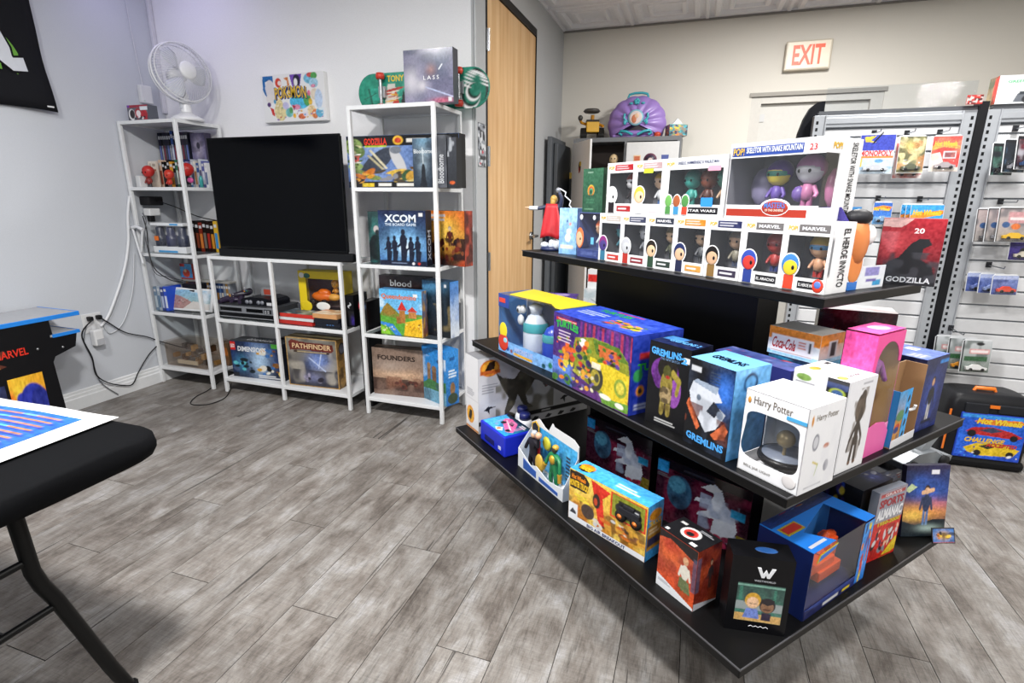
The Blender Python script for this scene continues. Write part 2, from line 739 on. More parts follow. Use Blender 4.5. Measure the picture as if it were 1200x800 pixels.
# walls
struct(box('wall_left', WL, None, XL - .12, -1.6, -.01, XL, YT + .12, ZC))
struct(box('wall_back', WT, None, XL, YT, -.01, XC - .012, YT + .10, ZC))
# doorway wall runs back from the corner, with an opening for the door
DX0, DX1, DZ = 3.285, 4.335, 2.53
mb = MB()
mb.box(XC - .12, YT + .10, -.01, XC, DX0 - .05, ZC)
mb.box(XC - .12, DX1 + .0, -.01, XC, YB, ZC)
mb.box(XC - .12, DX0 - .05, DZ + .05, XC, DX1, ZC)
mb.box(XC - .012, YT, -.01, XC, YT + .10, ZC)
struct(mb.build('wall_doorway', WD))
struct(MB().box(XC - .12, YB, -.01, .35, YB + .12, ZC).box(1.31, YB, -.01, XR, YB + .12, ZC).box(.35, YB, 2.17, 1.31, YB + .12, ZC).box(.35, YB + .1, -.01, 1.31, YB + .14, 2.17).build('wall_exit', WE))
struct(box('wall_right', WE, None, XR, -1.6, -.01, XR + .12, YB + .12, ZC))
# ceiling slab and pressed metal tiles near the back wall
ce = struct(box('ceiling', C('eeeeee', .6), None, XL - .1, -1.6, ZC + .03, XR, YB + .1, ZC + .12))
TIN = C('fbfbff', .35)
T = .61


def tile_mesh():
    mb = MB()
    rings = [(0, -.004), (.012, -.004), (.02, .016), (.05, .016), (.062, -.006), (.095, -.006), (.11, .026), (.15, .026), (.165, .004), (.19, .004), (.2, .026)]
    vs, fs = [], []
    for i, z in rings:
        a, b = i, T - i
        vs += [(a, a, z), (b, a, z), (b, b, z), (a, b, z)]
    for k in range(len(rings) - 1):
        for j in range(4):
            fs.append((k * 4 + j, (k + 1) * 4 + j, (k + 1) * 4 + (j + 1) % 4, k * 4 + (j + 1) % 4))
    e = (len(rings) - 1) * 4
    fs.append((e + 3, e + 2, e + 1, e))
    return mb.add(vs, fs).build('ceiling_tile', TIN, ce)


tm = tile_mesh()
first = True
for i in range(8):
    for j in range(4):
        o = tm if first else tm.copy()
        if not first:
            COL.objects.link(o)
        first = False
        o.location = (XC + i * T, YB - (j + 1) * T, ZC)
# dark edge angle of the ceiling on the back wall
tr = struct(MB().box(XC, YB - .02, ZC - .012, XR, YB, ZC).build('trim_1', C('8e8a86', .5)))

# baseboards
prof = [(0, 0), (.016, 0), (.016, .075), (.011, .082), (.011, .098), (.006, .104), (.006, .118), (0, .124)]
struct(MB().prism([(XL + a, z) for a, z in prof], 1, -1.5, YT, 0).build('baseboard_left', TRIM))
struct(MB().prism([(YT - a, z) for a, z in reversed(prof)], 0, XL + .017, XC - .013, 0).build('baseboard_back', TRIM))

# wooden door in the doorway wall: frame, leaf, three hinges, lever
BLK = C('1b1b1c', .4)
mb = MB()
mb.box(XC - .10, DX0 - .05, 0, XC + .004, DX0, DZ + .05)
mb.box(XC - .10, DX1 - .006, 0, XC + .002, DX1 + .0, DZ + .05)
mb.box(XC - .10, DX0, DZ, XC + .004, DX1 - .006, DZ + .05)
struct(mb.build('trim_2', BLK))
GF = MB()
GF.box(XC, YT + .005, 0, XC + .012, DX0 - .05, ZC - .01)
struct(GF.build('trim_3', FRAMEG, bevel=.004))


def wood_mat():
    m = bpy.data.materials.new('maple_veneer')
    m.use_nodes = True
    nt = m.node_tree
    b = nt.nodes['Principled BSDF']
    tc = nt.nodes.new('ShaderNodeTexCoord')
    mp = nt.nodes.new('ShaderNodeMapping')
    mp.inputs['Scale'].default_value = (8, 8, .7)
    n = nt.nodes.new('ShaderNodeTexNoise')
    n.inputs['Scale'].default_value = 2.5
    n.inputs['Detail'].default_value = 5
    r = nt.nodes.new('ShaderNodeValToRGB')
    r.color_ramp.elements[0].position, r.color_ramp.elements[0].color = .3, lin('c89c68') + (1,)
    r.color_ramp.elements[1].position, r.color_ramp.elements[1].color = .75, lin('e3bf90') + (1,)
    L = nt.links.new
    L(tc.outputs['Object'], mp.inputs[0])
    L(mp.outputs[0], n.inputs[0])
    L(n.outputs[0], r.inputs[0])
    L(r.outputs[0], b.inputs['Base Color'])
    b.inputs['Roughness'].default_value = .4
    return m


door = struct(box('door_1', wood_mat(), None, XC - .05, DX0 + .004, .01, XC - .006, DX1 - .01, DZ - .004))
STEEL = C('b8babd', .28, metal=.9)
for z in (2.25, 1.59, .93, .25):
    MB().box(XC - .006, DX0 - .018, z - .06, XC + .008, DX0 + .022, z + .06, 0).tube([(XC + .010, DX0 + .004, z - .06), (XC + .010, DX0 + .004, z + .06)], .008, 8, 0).build('hinge', STEEL, door)
MB().lathe([(.0, 0), (.032, 0), (.032, .012), (0, .012)], 14, 0, Matrix.Translation((XC - .006, DX1 - .07, 1.04)) @ Matrix.Rotation(PI / 2, 4, 'Y')).tube([(XC, DX1 - .07, 1.04), (XC + .055, DX1 - .07, 1.04), (XC + .06, DX1 - .19, 1.04)], .011, 8, 0).build('lever_handle', STEEL, door)

# white door in a recess of the back wall
d2 = struct(box('door_2', C('dedcd6', .5), None, .43, YB + .055, 0, 1.225, YB + .095, 2.115))
MB().tube([(.86, YB + .045, 2.06), (.86, YB + .03, 2.03), (.87, YB + .045, 2.02)], .006, 6).build('hook', STEEL, d2)
MB().box(.43, YB + .047, 1.98, .47, YB + .056, 2.04).build('strike_plate', C('d6d6d6', .4), d2)
struct(MB().box(.35, YB + .01, 0, .43, YB + .1, 2.17).box(1.225, YB + .01, 0, 1.31, YB + .1, 2.17).box(.43, YB + .01, 2.118, 1.225, YB + .1, 2.17).build('trim_4', C('d9d6cf', .5)))
struct(MB().box(.335, YB - .012, 2.17, 1.325, YB + .01, 2.20).build('trim_5', C('a7a39b', .6)))

# exit sign
ex = empty('exit_sign', (.725, YB, 2.345), 0, 'lit exit sign with orange letters high on the beige wall', 'sign')
box('housing', C('d9cfbb', .35, emit=0), ex, -.165, -.055, 0, .165, 0, .215, bevel=.008)
box('face_plate', mat('lit_plate', 'e8ddc8', .4, emit=.10), ex, -.15, -.060, .012, .15, -.055, .203)
letter(ex, 'EXIT', (-.15, -.060, .012), (1, 0, 0), (0, 0, 1), (0, -1, 0), .15, .097, .225, .145, 'ff3c18', bold=.025, emit=1.0)

# ------------------------------------------------------------------ left side: banner, cabinet, table, cords
WHITEP = C('e9eaec', .35)
# banner on the left wall
bn = empty('banner', (XL + .004, 2.33, 1.80), 0, 'black cloth banner with white and green lettering on left wall', 'banner')
n, q = 26, 18
vs, fs = [], []
for j in range(q):
    for i in range(n):
        a, b = i / (n - 1), j / (q - 1)
        sag = .03 * math.sin(PI * b) * (a ** 3)
        vs.append((.026 + .012 * math.sin(a * 21 + b * 2) * (1 - b * .6) + .004 * math.sin(b * 17), -1.5 + a * 1.5 - sag, .01 * math.sin(a * 9) * (1 - b) + b * .96))
for j in range(q - 1):
    for i in range(n - 1):
        k = j * n + i
        fs.append((k, k + 1, k + n + 1, k + n))
cl = MB().add(vs, fs, 0, True).build('cloth', C('15161b', .85), bn)
so = cl.modifiers.new('thickness', 'SOLIDIFY')
so.thickness = .003
gs = MB()


def stroke(mb, pts, r, x, m):
    """a brush stroke lying on the cloth: flat ribbon"""
    pts = [Vector((0, a, b)) for a, b in pts]
    vs = []
    for i, p in enumerate(pts):
        t = (pts[min(i + 1, len(pts) - 1)] - pts[max(i - 1, 0)]).normalized()
        nn = Vector((0, -t.z, t.y)) * r
        vs += [p + nn + Vector((x, 0, 0)), p - nn + Vector((x, 0, 0))]
    fs = [(2 * i, 2 * i + 1, 2 * i + 3, 2 * i + 2) for i in range(len(pts) - 1)]
    mb.add(vs, fs, m)


SW = [(-.36, .36), (-.30, .385), (-.235, .36), (-.215, .30), (-.21, .25), (-.18, .225), (-.12, .235)]
off = lambda P, a, b: [(p[0] + a, p[1] + b) for p in P]
stroke(gs, off(SW, .035, -.02), .040, .030, 1)
stroke(gs, SW, .046, .032, 2)
stroke(gs, SW, .034, .034, 0)
S2 = [(-.40, .44), (-.30, .45), (-.22, .51)]
stroke(gs, off(S2, .06, -.03), .045, .030, 1)
stroke(gs, S2, .046, .032, 2)
stroke(gs, S2, .034, .034, 0)
S3 = [(-.36, .30), (-.33, .24), (-.33, .20)]
stroke(gs, off(S3, .05, -.01), .045, .030, 1)
stroke(gs, S3, .034, .034, 0)
S4 = [(-.34, .63), (-.22, .66)]
stroke(gs, S4, .03, .034, 0)
gs.build('lettering', [C('dfe3ea', .7), C('6fae3c', .7), C('0d0d10', .8)], bn)
MB().lathe([(.006, 0), (.013, 0), (.013, .004), (.006, .004)], 12, 0, Matrix.Translation((.03, -.035, .03)) @ Matrix.Rotation(PI / 2, 4, 'Y')).build('grommet', STEEL, bn)
MB().box(.028, -.055, .026, .04, -.02, .034).build('zip_tie', WHITEP, bn)

# arcade cabinet: two side panels, tops, ledges; the end panel faces the room
ac = empty('arcade_table', (-3.3, 1.45, 0), 0, 'black arcade cabinet with bright blue edging against left wall', 'arcade cabinet')
pp = [(-.42, 0), (.39, 0), (.40, .17), (.39, .44), (.405, .468), (.515, .50), (.535, .575), (.415, .575), (.41, .67), (-.42, .67)]
for x0 in (-.014, -.34):
    MB().prism(pp, 0, x0, x0 + .014, 0).build('side_panel', C('101013', .35), ac)
box('base', C('101013', .4), ac, -.32, -.40, 0, -.02, .38, .42)
box('control_deck', C('a7a9ad', .25), ac, -.345, .40, .578, .002, .545, .590)
box('top_glass', C('a9abb0', .12), ac, -.345, -.45, .674, .0, .56, .694)
BLUE = C('1f86e6', .35)
MB().box(.0, -.45, .672, .006, .566, .696).box(-.345, .56, .672, .0, .566, .696).build('blue_edging', BLUE, ac, bevel=.002)
MB().box(.0, .41, .574, .006, .55, .592).box(-.345, .545, .574, .0, .55, .592).build('blue_edging', BLUE, ac)
hd = box('screen_hood', C('a2a5aa', .3), ac, -.345, -.45, .70, -.24, .29, .80)
MB().box(-.346, .28, .79, -.234, .296, .81).box(-.24, -.45, .79, -.234, .296, .81).build('blue_edging', BLUE, hd)
for yy in (.33, .45):
    MB().lathe([(0, 0), (.007, 0), (.005, .004), (0, .005)], 10, 0, Matrix.Translation((0, yy, .51 + (yy < .4) * .02)) @ Matrix.Rotation(PI / 2, 4, 'Y')).build('screw', STEEL, ac)
c = Cv(40, 40, 'f28a1e', 'f4b22a').glow(.3, .75, .3, .3, 'f9cf3b').mottle(5, 4, 3, 'e9501c', .7)
c.ell(.62, .62, .38, .26, '2733a8').ell(.28, .68, .14, .10, '2733a8').ell(.8, .5, .3, .3, '232e8e').ell(.45, .22, .28, .2, '3d86e0').ell(.7, .1, .25, .25, '2f6fd0').ell(.62, .18, .09, .08, 'f2b691')
grid_mesh('end_print', c, (.0008, .165, .02), (0, 1, 0), (0, 0, 1), .16, .385, ac)
c = Cv(20, 30, '141826', '232c55').blobs(3, 14, (0, 0, 1, 1), .05, .16, ['d8dee8', '3c6db3', 'e07a2a', '9aa3b5'])
grid_mesh('end_print', c, (.0008, -.06, .02), (0, 1, 0), (0, 0, 1), .21, .36, ac)
for s_, z, w, h, cc, k in (('MARVEL', .535, .15, .04, 'e0301c', .02),):
    letter(ac, s_, (0, .09, 0), (0, 1, 0), (0, 0, 1), (1, 0, 0), .120, z, w, h, cc, bold=k, lift=.0016)
MB().prism([(.0, .505), (.18, .56), (.19, .545), (.14, .50), (.18, .475), (.08, .452), (-.02, .455), (.02, .49)], 0, .0004, .0010, 0).build('badge', C('5a2a1c', .4), ac)
for a, b_, cc in ((.502, .10, '3b78c4'), (.478, .13, 'd8a13a')):
    box('badge_band', C(cc, .4), ac, .0012, .085 - b_ / 2, a - .009, .0016, .085 + b_ / 2, a + .009)

# folding table with a fitted black cover and a printed sheet on it
tb = empty('folding_table', (-1.95, .545, 0), 0, 'folding table under a fitted black cloth cover, front left', 'table')
vs, fs = [], []
hx, hy, rr = .68, .375, .075
out = []
for cx, cy, a0 in ((hx - rr, hy - rr, 0), (-hx + rr, hy - rr, 90), (-hx + rr, -hy + rr, 180), (hx - rr, -hy + rr, 270)):
    for k in range(9):
        a = rad(a0 + k * 90 / 8)
        out.append((cx + rr * math.cos(a), cy + rr * math.sin(a)))
dense = []
for i in range(len(out)):
    a, b = out[i], out[(i + 1) % len(out)]
    st = max(1, int(math.hypot(b[0] - a[0], b[1] - a[1]) / .03))
    for k in range(st):
        dense.append((a[0] + (b[0] - a[0]) * k / st, a[1] + (b[1] - a[1]) * k / st))
n = len(dense)
lev = [(.955, .7405), (.99, .740), (1.0, .733), (1.002, .715), (1.0, .695), (.985, .676), (.96, .672)]
for j, (k, z) in enumerate(lev):
    for i, (a, b) in enumerate(dense):
        w = .0035 * math.sin(i * .55) * (j >= 3) + .004 * math.sin(i * .23 + 1) * (j >= 2)
        vs.append((a * k + (w if abs(a) > hx * .9 else 0), b * k + (w if abs(b) > hy * .9 else 0), z + (w * .8 if j > 3 else 0)))
for j in range(len(lev) - 1):
    for i in range(n):
        fs.append((j * n + i, (j + 1) * n + i, (j + 1) * n + (i + 1) % n, j * n + (i + 1) % n))
fs.append(tuple(range(n)))
MB().add(vs, fs, 0, True).build('cloth_cover', C('06070a', .85, spec=.1), tb)
box('table_board', C('2a2a2c', .6), tb, -.64, -.34, .676, .64, .34, .735)
TUBE = C('08090a', .4, spec=.2)
for sx in (1, -1):
    X = .585 * sx
    for sy in (1, -1):
        P = [(X, .075 * sy, .68), (X, .078 * sy, .60), (X, .082 * sy, .50), (X, .092 * sy, .455), (X, .112 * sy, .40), (X, .19 * sy, .12), (X, .224 * sy, .012)]
        lg = MB().tube(P, .0165, 10).build('leg', TUBE, tb)
        MB().lathe([(.0, 0), (.019, 0), (.019, .03), (.0, .03)], 10, 0, Matrix.Translation((X, .224 * sy, 0))).build('foot_cap', C('0c0c0c', .7), lg)
    MB().tube([(X, -.08, .53), (X, .08, .53)], .009, 8).build('crossbar', TUBE, tb)
    MB().tube([(X, -.125, .385), (X, .125, .385)], .009, 8).build('crossbar', TUBE, tb)
    MB().tube([(X, 0, .385), (X - .25 * sx, 0, .40), (X - .36 * sx, 0, .675)], .011, 8).build('brace', TUBE, tb)

ps = empty('printed_sheet', (-1.80, .80, .7415), rad(1.0), 'white sheet printed with blue rays and orange lines on black table', 'poster')
vs, fs = [], []
for j in range(9):
    for i in range(13):
        a, b = -.44 + .80 * i / 12, -.19 + .31 * j / 8
        vs.append((a, b, .003 + .006 * max(0, (i - 9) / 3) ** 2 + .002 * math.sin(i * .9)))
for j in range(8):
    for i in range(12):
        k = j * 13 + i
        fs.append((k, k + 1, k + 14, k + 13))
sh = MB().add(vs, fs, 0, True).build('sheet', C('f4f5f7', .6, spec=.2), ps)
so = sh.modifiers.new('thickness', 'SOLIDIFY')
so.thickness = .001
c = Cv(90, 60, '0f4fa8', '1460b8')
for k in range(12):
    a = rad(100 + k * 14)
    c.seg(.45, .62, .45 + math.cos(a) * 1.2, .62 + math.sin(a) * 1.0, .016 + .01 * (k % 2), '3f98d4')
    a = rad(-60 + k * 9)
for k in range(9):
    y = .10 + k * .095
    c.rect(.50, y, .96, y + .03, '1f3a9a')
    c.rect(.52, y + .035, .93, y + .06, 'b8761c')
    c.rect(.52 + .1 * (k % 3), y + .035, .60 + .1 * (k % 3), y + .06, '4aa8d8')
c.rect(.02, .40, .30, .46, 'f2f4fa').rect(.0, .70, .34, .76, 'f2f4fa').rect(.05, .2, .25, .3, 'f2d24a')
c.rect(.36, .03, .56, .26, 'f3f4f6').mottle(3, 3, 3, '4aa0e4', .0)
g = grid_mesh('sheet_print', c, (-.42, -.165, .0062), (1, 0, 0), (0, 1, 0), .70, .245, ps, PRINT_MATTE)
for v_ in g.data.vertices:
    i_ = (v_.co.x + .44) / .80 * 12
    v_.co.z = .0040 + .006 * max(0, (i_ - 9) / 3) ** 2 + .002 * math.sin(i_ * .9)

# outlet and cords on the left wall
ol = empty('wall_outlet', (XL, 2.305, .47), 0, 'white wall outlet with plugs above the left baseboard', 'outlet')
box('cover_plate', WHITEP, ol, 0, -.06, 0, .006, .06, .125, bevel=.003)
for yy in (-.028, .028):
    for zz in (.035, .09):
        box('socket', C('d9dadd', .4), ol, .004, yy - .017, zz - .016, .008, yy + .017, zz + .016, bevel=.002)
pa = empty('power_adapter', (XL + .009, 2.300, .385), 0, 'white power adapter plugged below the two black plugs', 'adapter')
box('body', WHITEP, pa, 0, -.03, .0, .045, .03, .105, bevel=.008)
box('grey_face', C('b9bbc0', .5), pa, .0455, -.02, .004, .047, .024, .045)


def cord(label, pts, r, colr, name='loose_cable', group=None, plug=None, n=6):
    P = []
    V_ = [Vector(p) for p in pts]
    for i in range(len(V_) - 1):
        p0, p1, p2, p3 = V_[max(i - 1, 0)], V_[i], V_[i + 1], V_[min(i + 2, len(V_) - 1)]
        for k in range(6):
            t = k / 6
            P.append(.5 * ((2 * p1) + (-p0 + p2) * t + (2 * p0 - 5 * p1 + 4 * p2 - p3) * t * t + (-p0 + 3 * p1 - 3 * p2 + p3) * t ** 3))
    P.append(V_[-1])
    mb = MB().tube(P, r, n)
    o = mb.build(name, C(colr, .45))
    if plug:
        MB().box(-.002, -.013, -.014, .032, .013, .014).build('plug', C(colr, .45), o, loc=plug, bevel=.005)
    return tag(o, label, 'cable', group)


xw = XL + .022
cord('black cord from left socket hanging in a low loop to the baseboard', [(xw + .02, 2.283, .56), (xw, 2.217, .474), (xw, 2.249, .316), (xw, 2.253, .198), (xw + .01, 2.305, .125), (xw + .012, 2.395, .075), (xw + .012, 2.464, .06), (xw, 2.53, .13), (xw, 2.625, .23), (xw, 2.722, .292)], .0042, '17171a', plug=(XL + .009, 2.283, .565))
cord('black cord from right socket running straight to the corner shelf', [(xw + .02, 2.338, .56), (xw, 2.395, .513), (xw, 2.491, .425), (xw, 2.633, .36), (xw, 2.721, .305), (xw + .05, 2.783, .265), (xw + .09, 2.86, .22)], .0042, '17171a', plug=(XL + .009, 2.338, .565))
cord('thick white cord rising from the outlet beside the corner shelf', [(XL + .012, 2.345, .50), (XL + .012, 2.42, .58), (XL + .012, 2.555, .824), (XL + .012, 2.625, 1.02), (XL + .012, 2.655, 1.20), (XL + .012, 2.69, 1.33)], .010, 'e3e5e9')
cord('thin white cord sagging in a curve below the outlet', [(XL + .008, 2.37, .50), (XL + .008, 2.40, .44), (XL + .008, 2.50, .50), (XL + .008, 2.60, .70), (XL + .008, 2.655, .95)], .0045, 'd3d6db')
cord('grey lead dropping from the outlet down to the floor', [(XL + .008, 2.262, .52), (XL + .008, 2.23, .42), (XL + .008, 2.255, .30), (XL + .022, 2.27, .14), (XL + .03, 2.36, .02)], .003, '6d7076')
cord('thin black cord looping on the floor before the corner shelf', [(-3.10, 2.80, .02), (-2.985, 2.66, .005), (-2.93, 2.55, .004), (-2.955, 2.45, .004), (-3.06, 2.425, .004), (-3.14, 2.53, .004), (-3.17, 2.655, .004), (-3.20, 2.78, .02)], .0032, '17171a')
cv_ = tag(MB().box(XL, YT - .032, 1.9, XL + .024, YT - .002, ZC).build('cord_cover', C('e4e4ea', .4), bevel=.004), 'white cord cover running up the room corner behind fan', 'cord cover')
hub = empty('wall_hub', (XL, 2.92, 1.945), 0, 'small white box hung on left wall above corner shelf', 'box')
box('shell', WHITEP, hub, 0, -.04, 0, .035, .04, .115, bevel=.006)
box('led', C('9fd6b0', .4), hub, .035, -.03, .012, .036, -.02, .016)
cord('thin white wire hanging down the wall to the small box', [(XL + .006, 2.90, 2.78), (XL + .006, 2.895, 2.5), (XL + .008, 2.905, 2.25), (XL + .012, 2.915, 2.055)], .003, 'e3e4ea', name='thin_wire')

# ------------------------------------------------------------------ white shelf units along the wall
WSTEEL = C('eef0f2', .32)
WPANEL = C('e6e8ec', .35)


def shelf_unit(name, label, x0, x1, levels, glass, mids=()):
    """metal shelf unit; levels: z of the shelf tops, glass: indices whose panel is glass"""
    y0, y1 = 2.69, 3.045
    t = empty(name, ((x0 + x1) / 2, (y0 + y1) / 2, 0), 0, label, 'shelf')
    hx, hy, p = (x1 - x0) / 2, (y1 - y0) / 2, .022
    top = levels[-1]
    xs = [-hx, hx - p] + [m - (x0 + x1) / 2 - p / 2 for m in mids]
    for a in xs:
        for b in (-hy, hy - p):
            o = box('post', WSTEEL, t, a, b, .0, a + p, b + p, top, bevel=.003)
            MB().box(a + .002, b + .002, -.0, a + p - .002, b + p - .002, .012).build('foot', C('d4d6d8', .6), o)
    for i, z in enumerate(levels):
        fr_ = MB()
        e = .0015
        fr_.box(-hx + e, -hy + e, z - .022, hx - e, -hy + .02, z - .0006).box(-hx + e, hy - .02, z - .022, hx - e, hy - e, z - .0006)
        fr_.box(-hx + e, -hy + .02, z - .022, -hx + .02, hy - .02, z - .0006).box(hx - .02, -hy + .02, z - .022, hx - e, hy - .02, z - .0006)
        fr_.build('shelf_frame', WSTEEL, t, bevel=.002)
        g = i in glass
        box('glass_shelf' if g else 'shelf_panel', GLASS if g else WPANEL, t, -hx + .02, -hy + .02, z - .008, hx - .02, hy - .02, z)
    return t


shelf_unit('corner_shelf', 'white open metal shelf unit in the corner under the fan', -3.655, -3.150, (.125, .535, .95, 1.39, 1.805), (1, 2))
shelf_unit('low_shelf', 'low wide white metal shelf unit carrying the television', -3.045, -2.000, (.105, .53, .955), (1, 2), (-2.535,))
shelf_unit('tall_shelf', 'tall narrow white metal shelf unit beside the wooden door', -1.885, -1.345, (.113, .528, .953, 1.388, 1.82), (1, 2))

# ---- desk fan on the corner shelf
fan = empty('desk_fan', (-3.21, 2.84, 1.805), 0, 'white desk fan on top of the corner shelf', 'fan')
FW = C('f0f1f5', .3)
MB().lathe([(0, 0), (.095, 0), (.098, .012), (.085, .026), (.05, .04), (.034, .055), (0, .055)], 24).build('base', FW, fan)
MB().lathe([(.034, .05), (.030, .10), (.026, .165), (0, .165)], 16).build('stem', FW, fan)
MB().box(-.012, -.037, .075, .012, -.028, .14).build('control_strip', C('d6d9e0', .4), fan, bevel=.003)
d_ = Vector((.97, -.22, .12)).normalized()
Q = d_.to_track_quat('Z', 'Y').to_matrix().to_4x4()
FM = Matrix.Translation((.012, -.01, .285)) @ Q
MB().lathe([(0, -.10), (.045, -.10), (.055, -.06), (.05, -.02), (0, -.02)], 18, 0, FM).tube([FM @ Vector((0, 0, -.07)), (0, 0, .16)], .02, 10).build('motor', FW, fan)
Rf = .178
mb = MB()


def ring(mb, r, z, t, n=40, m=0, seg=6):
    pts = [FM @ Vector((r * math.cos(2 * PI * k / n), r * math.sin(2 * PI * k / n), z)) for k in range(n + 1)]
    mb.tube(pts, t, seg, m)


ring(mb, Rf, 0, .006)
ring(mb, Rf * .97, .035, .0035)
ring(mb, Rf * .97, -.035, .0035)
mb.build('cage_rim', FW, fan)
mb = MB()
for k in range(64):
    a = 2 * PI * k / 64
    u = Vector((math.cos(a), math.sin(a), 0))
    mb.tube([FM @ (u * r + Vector((0, 0, z))) for r, z in ((.048, .086), (.11, .078), (.155, .058), (Rf * .985, .012))], .0015, 4)
    if k % 2 == 0:
        mb.tube([FM @ (u * r + Vector((0, 0, z))) for r, z in ((.05, -.058), (.12, -.052), (.16, -.04), (Rf * .985, -.01))], .0011, 4)
mb.build('cage_wires', FW, fan)['kind'] = 'stuff'
MB().lathe([(0, .096), (.045, .094), (.053, .086), (.053, .078), (0, .078)], 24, 0, FM).build('hub_cap', C('f6f7fa', .3), fan)
BL_ = C('dfe3ec', .2)
for k in range(3):
    vs, fs = [], []
    for i in range(7):
        r = .03 + .125 * i / 6
        wd = .5 + .55 * math.sin(PI * min(1, i / 6 * .85 + .1))
        for j in range(5):
            a = 2 * PI * k / 3 + (j / 4 - .5) * wd
            vs.append(FM @ Vector((r * math.cos(a), r * math.sin(a), (j / 4 - .5) * .035)))
    for i in range(6):
        for j in range(4):
            q = i * 5 + j
            fs.append((q, q + 1, q + 6, q + 5))
    b = MB().add(vs, fs, 0, True).build('blade', BL_, fan)
    so = b.modifiers.new('thickness', 'SOLIDIFY')
    so.thickness = .002


# ---- generic helpers for small goods
def case(name, label, cat, x, y, z, w, d, h, spine, yaw=0., lean=0., group=None, mark=None):
    """a boxed disc or book standing on end, spine towards the room: one mesh with spine print bands"""
    o = MB()
    o.box(-w / 2, -d / 2, 0, w / 2, d / 2, h, 0)
    if mark:
        o.box(-w * .36, -d / 2 - .0006, h * .12, w * .36, -d / 2, h * .62, 1)
        o.box(-w * .36, -d / 2 - .0006, h * .80, w * .36, -d / 2, h * .90, 2)
    ob = o.build(name, [C(spine, .3), C(mark or 'ffffff', .4), C('d9dbe0', .4)], None, (x, y, z), (0, rad(lean), rad(yaw)))
    return tag(ob, label, cat, group)


def doll(T, parent, x, y, z, h, skin, hair, top, legs, name='figurine', mask=None, yaw=0., big=True):
    """a plain big-headed toy figure, made in one mesh"""
    mb = MB()
    M = Matrix.Translation((x, y, z)) @ Matrix.Rotation(yaw, 4, 'Z')
    k = h
    hr = .27 if big else .13
    hz = h * (1 - hr)
    mb.ell((0, 0, hz), (k * hr * 1.02, k * hr * .9, k * hr), 14, 0, M)
    mb.ell((0, k * .03, hz + k * .05), (k * hr * 1.10, k * hr * .98, k * hr), 14, 1, M)
    mb.lathe([(0, h * .14), (k * .11, h * .15), (k * .13, h * .28), (k * .10, h * .46), (0, h * .48)], 10, 2, M)
    for s_ in (-1, 1):
        mb.tube([(s_ * k * .06, 0, 0), (s_ * k * .065, 0, h * .2)], [k * .065, k * .055], 8, 3, True, M)
        mb.tube([(s_ * k * .11, 0, h * .42), (s_ * k * .2, -k * .03, h * .27), (s_ * k * .2, -k * .09, h * .2)], [k * .05, k * .045, k * .035], 8, 2, True, M)
        mb.ell((s_ * k * .11, -k * hr * .84, hz - k * .02), (k * .035, k * .02, k * .04), 8, 4, M)
    if mask:
        mb.ell((0, -k * .012, hz), (k * hr * 1.03, k * hr * .92, k * hr * .6), 14, 5, M)
    mats = [C(skin, .35), C(hair, .4), C(top, .45), C(legs, .45), C('141414', .3)]
    if mask:
        mats.append(C(mask, .35))
    return mb.build(name, mats, parent)


# ---- corner shelf, top: boxed figure set
b = Box('figure_set', 'small clear pack of red and white toy heads on corner shelf top', 'boxed toy', (-3.61, 2.745), 2, .175, .07, .10, 1.8055, '5b5f68')
b.pr('F', Cv(50, 30, '4a4d57', '6b6f7a').rect(.0, .84, 1, 1, 'a12a3c').rect(.0, .86, .12, 1, '6e3aa0').ell(.2, .42, .16, .34, 'f1f1f1').ell(.22, .45, .12, .27, '2c2428').ell(.52, .5, .17, .3, 'b5222f').ell(.52, .48, .11, .2, 'f0e6e6').ell(.80, .42, .15, .3, 'b5222f').rect(.62, .68, .98, .90, 'e6eef2').blobs(2, 12, (.05, .05, .95, .3), .02, .05, ['b5222f', 'f0f0f0', '222026']))

# ---- corner shelf, upper level: two rows of cases
rs = box('riser', C('7f8084', .5), None, -3.645, 2.957, 1.391, -3.19, 3.018, 1.535)
tag(rs, 'low grey riser behind the front row of cases on the corner shelf', 'riser')
r = random.Random(8)
x = -3.645
for i in range(13):
    w = .017 if i % 4 else .024
    sp = r.choice(['1c1b26', '20203a', '15151c', '2a2c3c', '35233d', '191920'])
    case('media_case', ['first', 'second', 'third', 'fourth', 'fifth', 'sixth', 'seventh', 'eighth', 'ninth', 'tenth', 'eleventh', 'twelfth', 'thirteenth'][i] + ' dark case from left in the back row, corner shelf upper level', 'media case', x + w / 2, 2.99, 1.536, w - .001, .06, .225, sp, group='dark cases in the back row of the corner shelf', mark=['5f6fae', 'a9adb8', '8b3b4a', '4c4f63'][i % 4])
    x += w
    if i == 5:
        case('media_case', 'bright blue case among dark ones in the back row', 'media case', x + .012, 2.99, 1.536, .022, .06, .235, '2a55a5', mark='cfd6e6')
        x += .024
b = Box('media_box', 'wide purple case with picture front beside the dark back row', 'media case', (-3.345, 2.96), 0, .125, .055, .215, 1.536, '3d3652')
b.pr('F', Cv(30, 50, '6f6a94', '4a4368').glow(.5, .55, .3, .3, 'c8bfd8').ell(.5, .62, .12, .1, '2a243a').mottle(4, 4, 6, '312a48', .6))
